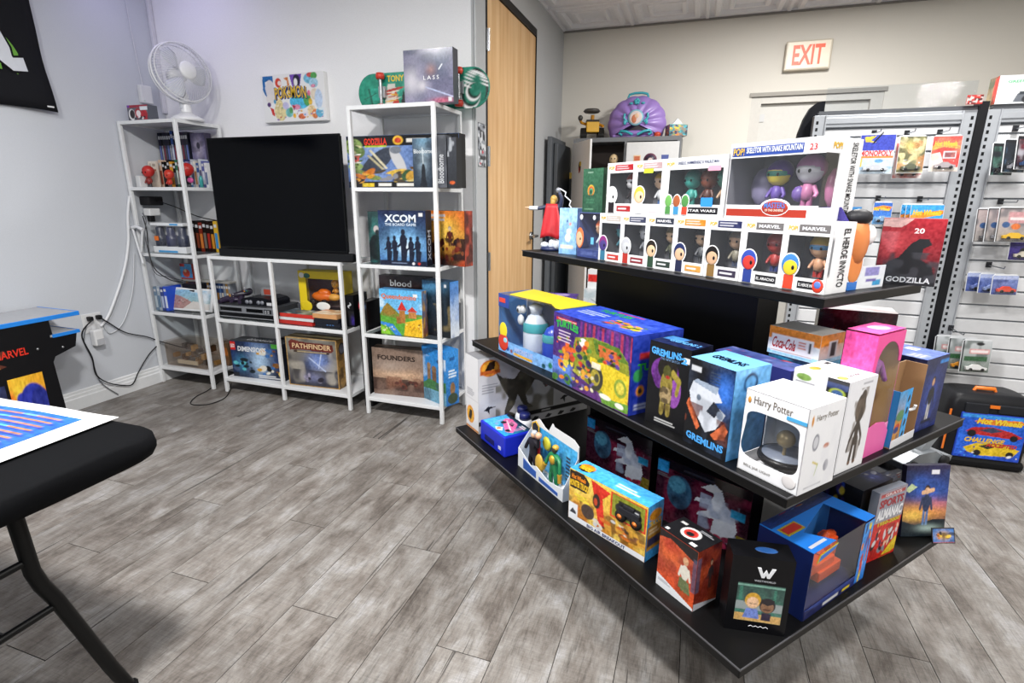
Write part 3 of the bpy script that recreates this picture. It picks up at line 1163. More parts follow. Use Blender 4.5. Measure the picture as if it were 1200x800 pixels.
fr_cols = [('e9c9b0', 'a34e3c', 'beige slim case'), ('101014', '3a3a40', 'black case'), ('0d0d10', '8a2a22', 'black case'), ('111114', 'd8912a', 'black case'), ('e2a02c', '8a5a18', 'thick yellow case'), ('151519', '6d6d75', 'black case'), ('2e6e53', 'cfd8d0', 'green case'), ('7d2c2c', 'd8c8c8', 'dark red case'), ('23365e', 'aab4c8', 'navy case'), ('1e2a66', 'c0c8e0', 'blue case'), ('8d86b2', 'e8e8f0', 'lilac case'), ('3f7db5', 'eef0f4', 'sky blue case'), ('b6bac4', '4a5a7a', 'silver case'), ('efe9dc', 'c08a50', 'cream case'), ('2f5fa8', 'e8eef5', 'mid blue case'), ('d8dde6', '557', 'pale case'), ('5a62a8', 'dfe3f0', 'violet case'), ('f0f1f4', '6a7aa0', 'white case')]
x = -3.595
seen = {}
for i, (sp, mk, nm) in enumerate(fr_cols):
    if len(mk) == 3:
        mk = '555577'
    w = .0235 if i not in (0, 4) else .030
    if nm == 'black case':
        lab, grp = {1: 'black case beside the beige one, front row on corner shelf', 2: 'black case with red spine print, front row on corner shelf', 3: 'black case with orange spine print, left of thick yellow case', 5: 'black case right of the thick yellow case, front row'}[i], 'black cases in the front row of the corner shelf'
    else:
        lab, grp = nm + ' in front row on the corner shelf upper level', None
    case('media_case', lab, 'media case', x + w / 2, 2.922, 1.3905, w - .0012, .06, .185 - .012 * (i % 3), sp, group=grp, mark=mk, lean=0)
    x += w
b = Box('comic_case', 'pale beige picture case leaning at left of the front row', 'media case', (-3.652, 2.86), -4, .085, .012, .175, 1.3905, 'e6d6c6')
b.pr('F', Cv(24, 40, 'ecdccb', 'f0e6da').rect(.1, .62, .9, .70, 'b8694a').rect(.1, .78, .4, .92, 'cfc2b4').rect(.5, .8, .85, .9, 'a7988a').mottle(3, 4, 6, 'cdb49c', .6, box=(0, 0, 1, .6)))
tag(MB().box(-.02, -.03, 0, .02, .03, .075).build('white_box', WHITEP, None, (-3.625, 2.775, 1.3905), bevel=.004), 'tiny plain white box at left end of corner shelf upper level', 'box')


def headtoy(name, label, x, y, z, h, red, face, body, acc=None):
    h *= 1.3
    t = empty(name, (x, y, z), 0, label, 'figurine')
    doll(None, t, 0, 0, 0, h, red, red, body, '3a3a40', name='body')
    if acc:
        MB().ell((h * .28, -h * .12, h * .30), (h * .16, h * .1, h * .12), 10, 0).build('pink_prop', C(acc, .4), t)
    return t


headtoy('figurine', 'small round red-headed figurine at left on the corner shelf', -3.575, 2.79, 1.3905, .105, 'c32a26', '3a1414', '8a2420')
headtoy('figurine', 'small all-red figurine before the yellow case on corner shelf', -3.40, 2.80, 1.3905, .085, 'cf3a26', 'e5d2c0', 'c23020')
headtoy('figurine', 'red-headed figurine with pink prop right of the shelf post', -3.235, 2.80, 1.3905, .115, 'c9251f', '1a1414', '1d1b22', 'e05aa0')
tag(MB().lathe([(0, 0), (.012, 0), (.012, .06), (.006, .075), (0, .075)], 10).build('bottle', C('3fa6a6', .3), None, (-3.178, 2.85, 1.3905)), 'tiny teal bottle beside the figurine with pink prop', 'bottle')

# ---- corner shelf, second level
b = Box('charger_pack', 'white and blue retail pack of dark cylinders on corner shelf', 'package', (-3.575, 2.74), 2, .29, .07, .205, .9505, 'eceff3', make=False)
MB().box(-.145, -.035, 0, .145, .035, .045).box(-.145, .028, .045, .145, .035, .205).build('tray', C('eef1f5', .35), b.o, bevel=.003)
MB().box(-.145, -.035, .185, .145, .035, .205).build('header', C('eef1f5', .35), b.o, bevel=.003)
MB().box(-.10, -.0355, .004, .07, -.035, .018).box(.03, -.0355, .189, .10, -.035, .201).build('blue_band', C('4aa2e0', .35), b.o)
for k, (xx, cc) in enumerate(((-.10, '3d4254'), (-.005, '363a5c'), (.095, '3c4258'))):
    g = MB().lathe([(0, .046), (.037, .046), (.037, .115), (.026, .125), (.026, .17), (.020, .178), (0, .178)], 14, 0, Matrix.Translation((xx, -.0, 0))).build('cylinder', C(cc, .3), b.o)
    if k == 0:
        MB().box(xx - .018, -.0385, .085, xx + .018, -.036, .115).build('orange_label', C('f07a28', .4), g)
MB().box(-.143, -.034, .046, .143, -.0335, .184).build('clear_window', FILM, b.o)
for i, (sp, mk, w, lb) in enumerate((('1a1512', '6d3b20', .03, 'black-brown book first in the row left of the television'), ('191413', 'a34a28', .034, 'dark book with rusty spine left of the television'), ('8a2a18', 'e88a3c', .036, 'red and orange spined book left of the television'), ('17120f', '7a6f66', .034, 'black book with grey marks left of the television'), ('2a1512', 'c8352a', .036, 'dark book with red title left of the television'), ('241a12', 'd8912a', .034, 'black book with amber marks left of the television'), ('e2b52c', '2f8fd0', .03, 'yellow and blue spined book left of the television'))):
    case('book', lb, 'book', -3.392 + .0345 * i, 2.968, .9505, .0325, .10, .215 - .006 * (i % 3), sp, mark=mk, group='books left of the television')

# power strip at the shelf's back post with leads
pst = empty('power_strip', (-3.63, 2.80, 1.18), 0, 'black and white power strip inside the corner shelf at left', 'power strip')
box('strip_body', C('1a1a1d', .5), pst, -.02, -.05, .09, .07, .06, .15, bevel=.008)
box('white_block', WHITEP, pst, -.01, -.04, .02, .05, .04, .07, bevel=.006)
box('plug', C('1a1a1d', .5), pst, .0, -.03, -.02, .03, .01, .02, bevel=.005)
cord('thin black lead crossing the corner shelf towards the television', [(-3.57, 2.80, 1.305), (-3.45, 2.84, 1.265), (-3.30, 2.90, 1.195), (-3.15, 2.95, 1.165), (-3.10, 2.97, 1.16)], .0038, '17171a')
cord('black lead falling from the power strip to lower shelf', [(-3.60, 2.72, 1.20), (-3.565, 2.705, 1.10), (-3.545, 2.68, .98), (-3.52, 2.68, .85), (-3.49, 2.76, .76), (-3.47, 2.84, .735)], .0035, '222226')
cord('second thin dark lead hanging beside the power strip', [(-3.585, 2.71, 1.22), (-3.55, 2.70, 1.17), (-3.555, 2.68, 1.08), (-3.54, 2.672, .97), (-3.51, 2.672, .82), (-3.50, 2.76, .78), (-3.49, 2.86, .74)], .0025, '3a3a40')
wf = tag(MB().tube([(-3.66, 2.667, 1.12), (-3.60, 2.667, 1.13), (-3.55, 2.667, 1.11)], .012, 8).tube([(-3.645, 2.667, 1.12), (-3.62, 2.667, .98), (-3.60, 2.667, .88)], .008, 8).tube([(-3.555, 2.667, 1.11), (-3.585, 2.667, 1.0), (-3.60, 2.667, .96)], .007, 8).build('white_adapter', C('e6e8ec', .4), None), 'white plug and split white lead on the corner shelf front post', 'adapter')

# ---- corner shelf, third level
for i, (sp, mk, w, lb) in enumerate((('7b93ad', 'c9d5de', .03, 'grey-blue case at far left on third level of corner shelf'), ('aeb9c6', '5a7a9a', .026, 'pale grey case on third level of corner shelf'), ('2a3f8a', 'b9c6e4', .03, 'deep blue case on third level of corner shelf'), ('2350d0', 'dfe6f6', .03, 'vivid blue case on third level of corner shelf'))):
    case('media_case', lb, 'media case', -3.632 + .032 * i, 2.80, .5355, w - .002, .12, .17 + .006 * (i % 2), sp, mark=mk, group='cases at left on the corner shelf third level')
gd = empty('black_gadget', (-3.44, 2.87, .5355), 0, 'bulky black adapter stack behind the white picture frame', 'gadget')
for k, (a, bb, cc_, dd, e_, f_) in enumerate(((-.08, -.05, 0, .06, .06, .05), (-.075, -.045, .052, .05, .05, .10), (-.06, -.05, .102, .09, .05, .15), (-.03, -.045, .152, .11, .04, .19))):
    box('block', C('16161a' if k % 2 else '202026', .4), gd, a, bb, cc_, dd, e_, f_, bevel=.006)
fm = empty('framed_picture', (-3.372, 2.79, .5375), rad(3), 'white framed tablet-like picture leaning on corner shelf third level', 'picture frame')
fm.rotation_euler = (rad(-16), 0, rad(3))
box('frame', C('f3f4f6', .3), fm, -.185, -.008, 0, .185, .008, .165, bevel=.006)
grid_mesh('picture', Cv(60, 30, '9fb7a8', '8fc0e2').mottle(2, 6, 4, 'e9eef2', .8, .5, .7).poly([(0, 0), (0, .75), (.25, .62), (.5, .38), (.55, 0)], 'b08a86').poly([(.3, 0), (.55, .42), (1, .3), (1, 0)], 'd9d4cf').blobs(6, 20, (.02, .2, .4, .5), .01, .03, ['8a5f5c', 'c58a86', 'dfd2d0']).glow(.85, .6, .12, .3, 'eef3fb', .9), (-.168, -.0088, .014), (1, 0, 0), (0, 0, 1), .336, .137, fm, PRINT_GLOSS)
ORD = ['first', 'second', 'third', 'fourth', 'fifth', 'sixth', 'seventh', 'eighth', 'ninth', 'tenth', 'eleventh', 'twelfth', 'thirteenth', 'fourteenth', 'fifteenth', 'sixteenth', 'seventeenth', 'eighteenth', 'nineteenth', 'last']
rw = tag(box('card_platform', C('d9d6cf', .5), None, -3.61, 2.955, .72, -3.165, 3.018, .732), 'pale card slab lying across the row of cases behind', 'board')
r = random.Random(21)
x = -3.61
for i in range(20):
    w = .0222
    sp = r.choice(['2b3f6b', '4b6fa5', '8a8f9a', '33415f', '7d3a3a', '28384f', 'a9803c', '4a4f5e', '3f2f3a', '58789a'])
    case('media_case', ORD[i] + ' case from left in the row under the pale card slab', 'media case', x + w / 2, 2.988, .5355, w - .001, .055, .183, sp, group='cases under the pale card slab', mark=r.choice(['d8dce4', 'c98f3a', '9fb2cc', 'e2d8c8']))
    x += w
b = Box('game_cartridge_box', 'small red and blue upright card box on the pale slab', 'box', (-3.645 + .02, 2.96), 0, .115, .03, .115, .7325, 'b53a2c')
b.pr('F', Cv(30, 30, '3f8fd8', '5fb4ec').ell(.5, .4, .3, .26, 'd8442c').ell(.42, .55, .12, .1, 'f0c9a0').rect(0, .82, .4, 1, 'd8342c').rect(0, 0, 1, .1, 'c03828'))

# ---- corner shelf, bottom level: clear organiser and a brown carton
og = empty('plastic_organiser', (-3.43, 2.835, .1255), 0, 'clear plastic organiser of brown bits on corner shelf bottom', 'organiser')
OG = film('smoky_plastic', (.90, .87, .84), .05, .1)
for a, bb, cc_, dd, e_, f_ in ((-.19, -.10, 0, .19, .10, .006), (-.19, -.10, .006, .19, -.096, .17), (-.19, .096, .006, .19, .10, .17), (-.19, -.096, .006, -.186, .096, .17), (.186, -.096, .006, .19, .096, .17), (-.195, -.105, .17, .195, .105, .182)):
    box('clear_wall', OG, og, a, bb, cc_, dd, e_, f_)
r = random.Random(2)
for i in range(16):
    a, bb, s_ = -.165 + .022 * i, r.uniform(-.07, .03), r.uniform(.02, .045)
    MB().box(a - .012, bb - .012, .0065 + .05 * (i % 3), a + .012, bb + .03, .0065 + .05 * (i % 3) + s_).build('brown_bit', C(r.choice(['7a5a34', 'a07c48', '4a3a2a', 'c09a5c', '5c4c40']), .6), og)
box('pale_tray', C('d8cdb4', .5), og, -.09, -.094, .02, .10, -.088, .05)
b = Box('brown_carton', 'open brown picture carton at right on corner shelf bottom', 'box', (-3.235, 2.86), 4, .075, .13, .17, .1255, '6b5138')
b.pr('F', Cv(24, 24, '6a4a30', '8a6038').rect(.3, .45, .9, .8, 'c8742c').mottle(3, 4, 4, '3a2c22', .7))

# ------------------------------------------------------------------ television, soundbar
tv = empty('television', (-2.478, 2.772, .956), 0, 'large black flat television standing on the low white shelf', 'television')
box('back_shell', C('101113', .35), tv, -.48, -.012, .05, .48, .022, .725, bevel=.006)
box('bezel', C('0b0c0e', .25), tv, -.497, -.026, .045, .497, -.012, .732, bevel=.003)
scr = mat('tv_screen', '030407', .12, spec=.08)
box('screen', scr, tv, -.488, -.0275, .06, .488, -.026, .722)
MB().prism([(-.10, -.02), (.10, -.02), (.13, .12), (-.13, .12)], 2, 0, .012).box(-.04, -.01, .012, .04, .012, .06).build('stand', C('0b0c0e', .3), tv, bevel=.002)
sb = empty('soundbar', (-2.43, 2.720, .956), 0, 'long low black soundbar lying in front of the television', 'soundbar')
box('body', C('0d0e11', .5), sb, -.515, -.020, 0, .515, .020, .05, bevel=.008)
box('grille', C('15171b', .75), sb, -.50, -.0215, .006, .50, -.0195, .044)

# ------------------------------------------------------------------ low shelf, middle level
vc = empty('disc_player', (-2.825, 2.87, .531), rad(1), 'wide grey and black disc player on low shelf at left', 'player')
box('chassis', C('3f4146', .4), vc, -.235, -.135, 0, .235, .12, .09, bevel=.003)
box('fascia', C('83868c', .35), vc, -.235, -.142, .042, .235, -.135, .09, bevel=.002)
box('lower_fascia', C('141518', .3), vc, -.235, -.141, .004, .235, -.135, .041)
for a, bb in ((-.20, -.02), (.02, .155)):
    box('dark_slot', C('0c0d0f', .25), vc, a, -.1435, .055, bb, -.1415, .078)
box('button_panel', C('25272b', .4), vc, .165, -.1435, .052, .225, -.1415, .08)
for a in (.172, .195):
    for z in (.058, .070):
        box('button', C('a9abb0', .4), vc, a, -.1455, z - .004, a + .014, -.143, z + .004)
box('front_line', C('a7aab0', .35), vc, -.235, -.1425, .012, .235, -.1405, .016)
gc = empty('game_console', (-2.765, 2.87, .6215), rad(2), 'black curved game console with grey cartridge on the disc player', 'game console')
pr = [(-.13, 0), (.13, 0), (.13, .03), (.11, .045), (.05, .056), (-.05, .056), (-.11, .045), (-.13, .03)]
MB().prism(pr, 1, -.09, .085).build('shell', C('16171d', .35), gc, bevel=.006)
for a in (-.075, -.045, .02, .05):
    MB().lathe([(.0, 0), (.014, 0), (.014, .006), (0, .006)], 12, 0, Matrix.Translation((a, -.09, .022)) @ Matrix.Rotation(PI / 2, 4, 'X')).build('controller_port', C('8b8e98', .35), gc)
box('label', C('e6e6ea', .4), gc, .085, -.0915, .006, .125, -.0905, .026)
ct = MB().prism([(-.055, 0), (.055, 0), (.055, .045), (.035, .062), (-.035, .062), (-.055, .045)], 1, -.008, .010).build('cartridge', C('8d8f93', .4), gc, (.02, .01, .05))
box('cartridge_label', C('b5442e', .4), ct, -.03, -.009, .012, .022, -.008, .048)


def controller(name, label, loc, rz, colr):
    t = empty(name, loc, rz, label, 'controller')
    mb = MB().ell((0, 0, .024), (.055, .035, .020), 14, 0)
    for s_ in (-1, 1):
        mb.tube([(s_ * .045, 0, .026), (s_ * .068, -.04, .020), (s_ * .072, -.07, .016)], [.024, .02, .013], 10)
    mb.tube([(0, 0, .024), (0, -.05, .018)], [.022, .013], 10)
    mb.build('grip', C(colr, .3), t)
    MB().lathe([(0, 0), (.008, 0), (.006, .016), (.009, .02), (0, .022)], 10, 0, Matrix.Translation((0, -.012, .042))).build('thumb_stick', C('b9bac0', .4), t)
    for k in range(4):
        MB().ell((.033 + .012 * math.cos(k * PI / 2), .006 + .012 * math.sin(k * PI / 2), .041), .005, 8).build('button', C(['d8b12a', '2f9a5a', '3a6fd0', 'c8352a'][k], .35), t)
    return t


controller('game_controller', 'translucent purple-black controller at left on the disc player', (-2.985, 2.82, .6215), rad(15), '33293f')
controller('game_controller', 'dark purple controller behind, next to the console', (-2.955, 2.90, .655), rad(-70), '2a2333')
tag(MB().box(-.035, -.06, 0, .035, .06, .10).box(-.02, -.05, .1, .02, .05, .115).build('grey_unit', C('4c4e53', .4), None, (-2.49, 2.955, .531), bevel=.004), 'low grey electronics block behind the low shelf middle post', 'gadget')

# yellow framed toy pack, cases, books, black boxes
b = Box('window_toy_pack', 'yellow window box with orange toy on low shelf middle level', 'boxed toy', (-2.465, 2.86), 2, .345, .10, .275, .5905, 'e8cc1e', make=False)
YL = C('ecd020', .35)
MB().box(-.1725, .044, 0, .1725, .05, .275).box(-.1725, -.05, .268, .1725, .05, .275).box(-.1725, -.05, 0, .1725, .05, .006).box(-.1725, -.05, .006, -.168, .05, .27).box(.168, -.05, .006, .1725, .05, .27).build('carton', YL, b.o)
MB().box(-.168, .040, .006, .168, .044, .268).build('backing', C('5c4a55', .5), b.o)
MB().box(-.1725, -.0505, 0, -.115, -.05, .275).box(.155, -.0505, 0, .1725, -.05, .275).box(-.115, -.0505, .225, .155, -.05, .275).box(-.115, -.0505, 0, .155, -.05, .045, 1).build('front_frame', [YL, C('1f1b22', .35)], b.o)
MB().box(-.115, -.0498, .045, .155, -.0494, .225).build('clear_window', FILM, b.o)
MB().ell((-.145, -.051, .245), (.022, .002, .018), 12, 0).ell((-.105, -.051, .243), (.026, .002, .017), 12, 1).ell((-.125, -.051, .04), (.045, .002, .036), 14, 2).ell((.005, -.051, .045), (.055, .002, .028), 14, 0).pieces('badge', [C('f1f1ee', .4), C('2f6d64', .4), C('e8cc1e', .4)], b.o)
tv_ = MB().ell((-.03, .0, .10), (.085, .035, .035), 14, 0).ell((-.015, .0, .125), (.05, .03, .03), 12, 0).ell((.06, 0, .10), (.045, .03, .025), 12, 1)
for a in (-.09, .0):
    tv_.lathe([(0, -.008), (.02, -.008), (.02, .008), (0, .008)], 12, 2, Matrix.Translation((a, -.03, .066)) @ Matrix.Rotation(PI / 2, 4, 'X'))
tv_.build('toy_vehicle', [C('f0741a', .3), C('f3b04a', .35), C('2a2320', .5)], b.o)
doll(None, b.o, .075, .0, .115, .10, 'f0b23a', 'f3a628', 'e59a2a', '8a5a2a')
for k, (dz, cc_) in enumerate(((0, 'c5322c'), (.026, 'e0e2e4'), (.046, 'cf3a30'))):
    b = Box('flat_case', ['red disc case lying lowest in stack on low shelf', 'white edged disc case in middle of the lying stack', 'red edged disc case lying on top of the stack'][k], 'media case', (-2.545 + .006 * k, 2.735), -2 + k, .27, .155, .024 if k != 1 else .018, .5305 + dz, cc_, .25, group='disc cases lying on the low shelf')
    if k == 2:
        b.pr('T', Cv(36, 24, '3d4a50', '55606a').mottle(5, 5, 4, 'a9b2b0', .8).blobs(5, 14, (0, 0, 1, 1), .03, .09, ['8a5a44', '3a5a66', 'd4cfc4', '2a2a30']))
for k, (dz, cc_, lb, dx, th) in enumerate(((0, '20222c', 'dark paperback lying lowest beside the disc cases', .02, .03), (.0305, '24262e', 'black paperback lying second in the small book stack', 0, .026), (.057, 'd9a06a', 'orange and cream paperback on top of small book stack', -.01, .028))):
    b = Box('paperback', lb, 'book', (-2.268 + dx * .5, 2.735), 3 - 2 * k, .185, .15, th, .5305 + dz, cc_, .4, group='paperbacks lying on the low shelf')
    if k == 2:
        b.pr('T', Cv(30, 20, 'e8d2ac', 'd8955a').mottle(3, 4, 3, 'c4683a', .8).mottle(8, 5, 4, 'f2e6cc', .8))
    if k == 0:
        b.tx('F', '•••', .6, .5, .3, .2, '4a7ab5')
b = Box('small_box', 'small orange carton between yellow pack and black cases', 'box', (-2.115, 2.90), 0, .04, .08, .10, .5305, 'cf7d3c')
for k, (x_, lb) in enumerate(((-2.012, 'black slim case with silver squiggle at right of low shelf'), )):
    b = Box('slim_case', lb, 'media case', (-2.066, 2.80), 2, .06, .16, .205, .531, '0e0e12', .3)
    b.tx('F', '~', .5, .68, .6, .1, 'c5c8cc', rot=60)
    b.pr('F', Cv(10, 20, '0e0e14').glow(.75, .3, .3, .3, '3d2a8a'), (.3, .05, 1, .5))
b = Box('slim_case', 'black slim case with blue dot standing in gap between shelves', 'media case', (-1.968, 2.80), 2, .058, .16, .70, .0, '0e0e12', .3)
b.pr('F', Cv(12, 40, '0f0f14').ell(.5, .955, .3, .02, '6f8fc4').ell(.1, .96, .16, .018, 'd8344a'))

# ------------------------------------------------------------------ low shelf, bottom level
b = Box('board_game_box', 'dark blue building-toy carton with red logo on low shelf bottom', 'box', (-3.005, 2.745), 3, .425, .13, .26, .1055, '1c2233', faces={'T': '3a3d44'})
c = Cv(84, 52, '182446', '24407c').mottle(3, 5, 4, '0f1a33', .8).glow(.55, .5, .18, .4, 'bfe0ff', .9).glow(.2, .4, .12, .2, '4aa0c8', .7)
c.blobs(11, 26, (.5, .1, .97, .85), .02, .07, ['d8a23a', '1d1d24', 'e8e2d4', '8a5a2a', '3a6fb0', 'f0d060', '111318'])
c.blobs(12, 16, (.05, .15, .4, .5), .02, .06, ['2f8a8a', '12202a', '4a5a7a', '5fc0c8'])
c.rect(.0, .0, .12, .12, '10131c').rect(.0, .75, .10, .98, 'd8261e').rect(.80, .88, 1, 1, '4aa03a').lines(.5, .02, .95, .12, 2, 'e8e8e8')
b.pr('F', c)
b.tx('F', 'LEGO', .05, .865, .08, .10, 'f4f4f4', bold=.03)
b.tx('F', 'DIMENSIONS', .42, .80, .55, .14, 'f0f2f6', bold=.03, shear=.1)
b.tx('T', 'DIMENSIONS', .5, .5, .5, .4, 'd8dadf', bold=.02)
b = Box('board_game_box', 'dark box with faint picture behind the low shelf middle post', 'box', (-2.70, 2.89), 3, .16, .12, .27, .1055, '1d1f28')
b = Box('board_game_box', 'square tan-edged fantasy game box on low shelf bottom', 'box', (-2.512, 2.735), 3.5, .385, .11, .335, .1055, 'b58a44', faces={'R': 'a87a34', 'T': '8a7a5a'})
c = Cv(76, 66, '4c4a55', '8a8578').mottle(7, 5, 5, '2a2830', .9).mottle(9, 7, 7, 'b9b2a4', .7, .55, .8).glow(.62, .55, .2, .2, '7f9be0', .9).mottle(4, 6, 5, '1b1a22', .8, box=(0, 0, 1, .35)).glow(.5, .2, .2, .1, '8a8fb8', .7)
c.seg(.45, .6, .75, .35, .012, 'c8d6f8').seg(.7, .75, .62, .4, .01, 'c8d6f8').blobs(4, 10, (.3, .1, .7, .25), .02, .05, ['8a86a0', '2a2634', 'aaa4b8'])
c.rect(0, 0, 1, .015, 'c89a4a').rect(0, .985, 1, 1, 'c89a4a').rect(0, 0, .015, 1, 'c89a4a').rect(.985, 0, 1, 1, 'c89a4a')
c.poly([(.08, .74), (.06, .90), (.12, .96), (.30, .92), (.92, .90), (.94, .78), (.88, .74), (.3, .76)], '6b2a20')
c.rect(.15, .70, .85, .74, '3a2418').lines(.22, .705, .8, .735, 1, 'd8c49a', 2, .5)
b.pr('F', c)
b.tx('F', 'PATHFINDER', .51, .835, .76, .10, 'e8c89a', bold=.02)
c = Cv(24, 60, 'b58a44', 'a87c38').mottle(4, 3, 8, '5a4020', .8).ell(.5, .8, .33, .12, '1d1d24').ell(.5, .8, .24, .09, '6a6a7a')
b.pr('R', c)

# ------------------------------------------------------------------ tall shelf, top
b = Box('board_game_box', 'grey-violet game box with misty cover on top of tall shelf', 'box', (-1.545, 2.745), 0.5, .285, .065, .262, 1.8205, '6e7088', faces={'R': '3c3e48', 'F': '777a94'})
c = Cv(76, 70, '7f7c98', '565a76').mottle(5, 3, 3, '50546e', .8).glow(.15, .42, .2, .26, 'e3e0e8', .8).glow(.38, .33, .10, .10, 'e8e4ea', .75).glow(.75, .8, .3, .3, '5f6a86', .8).glow(.55, .62, .1, .1, 'b3867e', .7)
c.seg(.45, .30, 1.0, .10, .012, 'cfdcff', .9).glow(.8, .04, .25, .06, 'c8647c', .9).mottle(8, 6, 6, 'a9a6c0', .35).seg(.72, .62, .78, .70, .012, 'eef1f6').rect(.90, .02, .97, .10, 'e2e2e6')
b.pr('F', c, m=PRINT_GLOSS)
b.tx('F', 'LASS', .56, .475, .32, .075, 'f6f6fa', space=1.5)
sk = empty('skateboard', (-1.552, 2.955, 1.8205), rad(0.5), 'teal skateboard on edge behind the grey-violet box, red wheels', 'skateboard')
ol_ = []
for k in range(17):
    a = -PI / 2 + PI * k / 16
    ol_.append((.315 + .10 * math.cos(a), .105 + .105 * math.sin(a)))
for k in range(17):
    a = PI / 2 + PI * k / 16
    ol_.append((-.315 + .10 * math.cos(a), .105 + .105 * math.sin(a)))
MB().prism(ol_, 1, -.006, .006, 0).build('deck', [C('2a8f78', .35)], sk)
# graphic: grid clipped to the outline
c = Cv(120, 34, '1e8a70', '22967c')
c.rect(.10, .3, .42, .62, '27a088').poly([(.20, 0), (.24, .72), (.30, .72), (.31, 0)], 'd9d6cc').poly([(.26, 0), (.30, .60), (.34, 0)], 'c4362a').rect(.17, 0, .45, .16, 'd9e2ee').poly([(.33, 0), (.36, .55), (.40, .1)], '1d1f26').poly([(.39, .05), (.42, .62), (.46, .65), (.44, 0)], 'e08a2a').blobs(3, 10, (.2, .1, .32, .6), .012, .03, ['e8b03a', 'b8322a', '2a4a8a', 'f0ead8'], 2.5)
c.poly([(.02, 0), (.03, .18), (.08, .12), (.12, .2), (.16, 0)], 'f2f4f4')
for k in range(4):
    c.seg(.10, .42, .10 + .05 * math.cos(k * 1.5 + .4), .42 + .22 * math.sin(k * 1.5 + .4), .006, '0e4a3c')
c.ell(.915, .45, .085, .52, '10251f').ell(.90, .42, .075, .46, '1f7d66')
for k in range(6):
    c.ell(.86 + .008 * k, .30 + .03 * k, .075 - .007 * k, .33 - .035 * k, ['f2f4f4', '12332a', '1f7d66'][k % 3])
for k in range(12):
    a = .2 + k * .25
    c.ell(.905 + .070 * math.cos(a), .47 + .40 * math.sin(a), .012, .06, 'f4f6f6', 1, 30)
g = grid_mesh('graphic', c, (-.415, -.0068, .0), (1, 0, 0), (0, 0, 1), .83, .21, sk)
bm_del = []
me = g.data
import bmesh
bm = bmesh.new()
bm.from_mesh(me)
for v_ in list(bm.verts):
    xx, zz = abs(v_.co.x), v_.co.z - .105
    if xx > .315 and math.hypot(xx - .315, zz * .10 / .105) > .099:
        bm_del.append(v_)
bmesh.ops.delete(bm, geom=bm_del, context='VERTS')
bm.to_mesh(me)
bm.free()
letter(sk, 'TONY', (-.415, -.0068, 0), (1, 0, 0), (0, 0, 1), (0, -1, 0), .252, .178, .11, .034, 'f2d23a', bold=.03)
for tx_ in (-.245, .245):
    tk = MB().box(tx_ - .02, -.03, .075, .02 + tx_, -.0065, .135).tube([(tx_, -.038, .02), (tx_, -.038, .19)], .009, 8).build('truck', C('b9bcc0', .35, metal=.7), sk)
    for zz in (.022, .188):
        MB().lathe([(0, -.016), (.022, -.016), (.026, 0), (.022, .016), (0, .016)], 16, 0, Matrix.Translation((tx_, -.038, zz))).build('wheel', C('d8402c', .4), tk)

# ------------------------------------------------------------------ tall shelf, first level
b = Box('monster_set_box', 'long black window box of toy monsters on tall shelf', 'boxed toy', (-1.965, 2.787), 0, .715, .085, .285, 1.3885, '131316', faces={'L': '2f7fae'})
c = Cv(120, 60, '5f7ab0', '6d8ac0').mottle(3, 7, 4, '8fa6d4', .6).rect(0, .80, 1, 1, '141416').rect(0, 0, 1, .12, '141416')
c.ell(.28, .5, .10, .30, '39404e', 1, -25).seg(.22, .72, .36, .38, .012, 'd8cfae').seg(.2, .62, .34, .34, .012, 'b8ae8a').ell(.47, .52, .05, .26, 'c9c9cc', 1, 12).ell(.45, .72, .05, .07, '777d88').ell(.73, .60, .06, .18, '2a2a30')
c.blobs(5, 14, (.05, .12, .25, .34), .02, .05, ['c8742a', '2a2420', 'e0a03a', '7a8a4a'], 1.6).blobs(6, 16, (.28, .12, .52, .36), .015, .045, ['d8b24a', '8a8a90', 'e8e0c8', '4a4034'], 1.8).blobs(7, 16, (.52, .12, .72, .42), .015, .045, ['c89a3a', '3a5a3a', 'd8c47a', '6a4a2a', 'e8922a'], 1.8)
c.rect(.17, .78, .37, .81, 'b9c832').rect(.13, .02, .24, .09, 'e8c83a').rect(.28, .03, .40, .09, 'e8e6e0').rect(.45, .03, .70, .09, 'e8e6e0').rect(.55, .86, .72, .93, 'e2e0da').rect(.75, .86, .93, .93, 'e2e0da').ell(.475, .90, .045, .085, 'e8b83a').ell(.475, .90, .03, .05, 'c8442a')
c.ell(.06, .80, .09, .15, '8aa45a').ell(.09, .70, .08, .13, '6a8446').poly([(.02, .62), (.12, .66), (.10, .40), (.03, .38)], 'c9564e').ell(.075, .42, .07, .07, '93ac62').blobs(9, 18, (0, .40, .13, .92), .006, .018, ['3f5a2a', 'd8d2a0', '24381c'], 1.6).seg(.03, .63, .12, .65, .012, 'f0eee0').seg(.04, .48, .12, .50, .010, 'f0eee0')
b.pr('F', c, m=PRINT_GLOSS)
b.tx('F', 'GODZILLA', .27, .885, .21, .13, 'e8391f', bold=.04)
b = Box('board_game_box', 'narrow slate-blue game box with pale robed figure on tall shelf', 'box', (-1.495, 2.715), 0, .125, .065, .255, 1.3885, '2d3a4a', faces={'R': '3c3f47'})
c = Cv(36, 64, '1f2a38', '40566c').glow(.5, .62, .25, .3, 'a8c0d0', .8).glow(.5, .95, .3, .12, '6f9ab5', .9).mottle(3, 4, 7, '18202c', .5).ell(.5, .28, .10, .22, '141a22').poly([(.32, 0), (.44, .35), (.56, .35), (.68, 0)], '161c26').seg(.5, .5, .47, .8, .02, 'dfeaf0', .7)
b.pr('F', c)
b.tx('F', 'Bloodborne', .5, .74, .88, .085, 'e6ecf0', bold=.01)
b = Box('board_game_box', 'thick charcoal game box with vertical title behind tall shelf post', 'box', (-1.362, 2.714), 0, .07, .07, .268, 1.3885, '4a4d54')
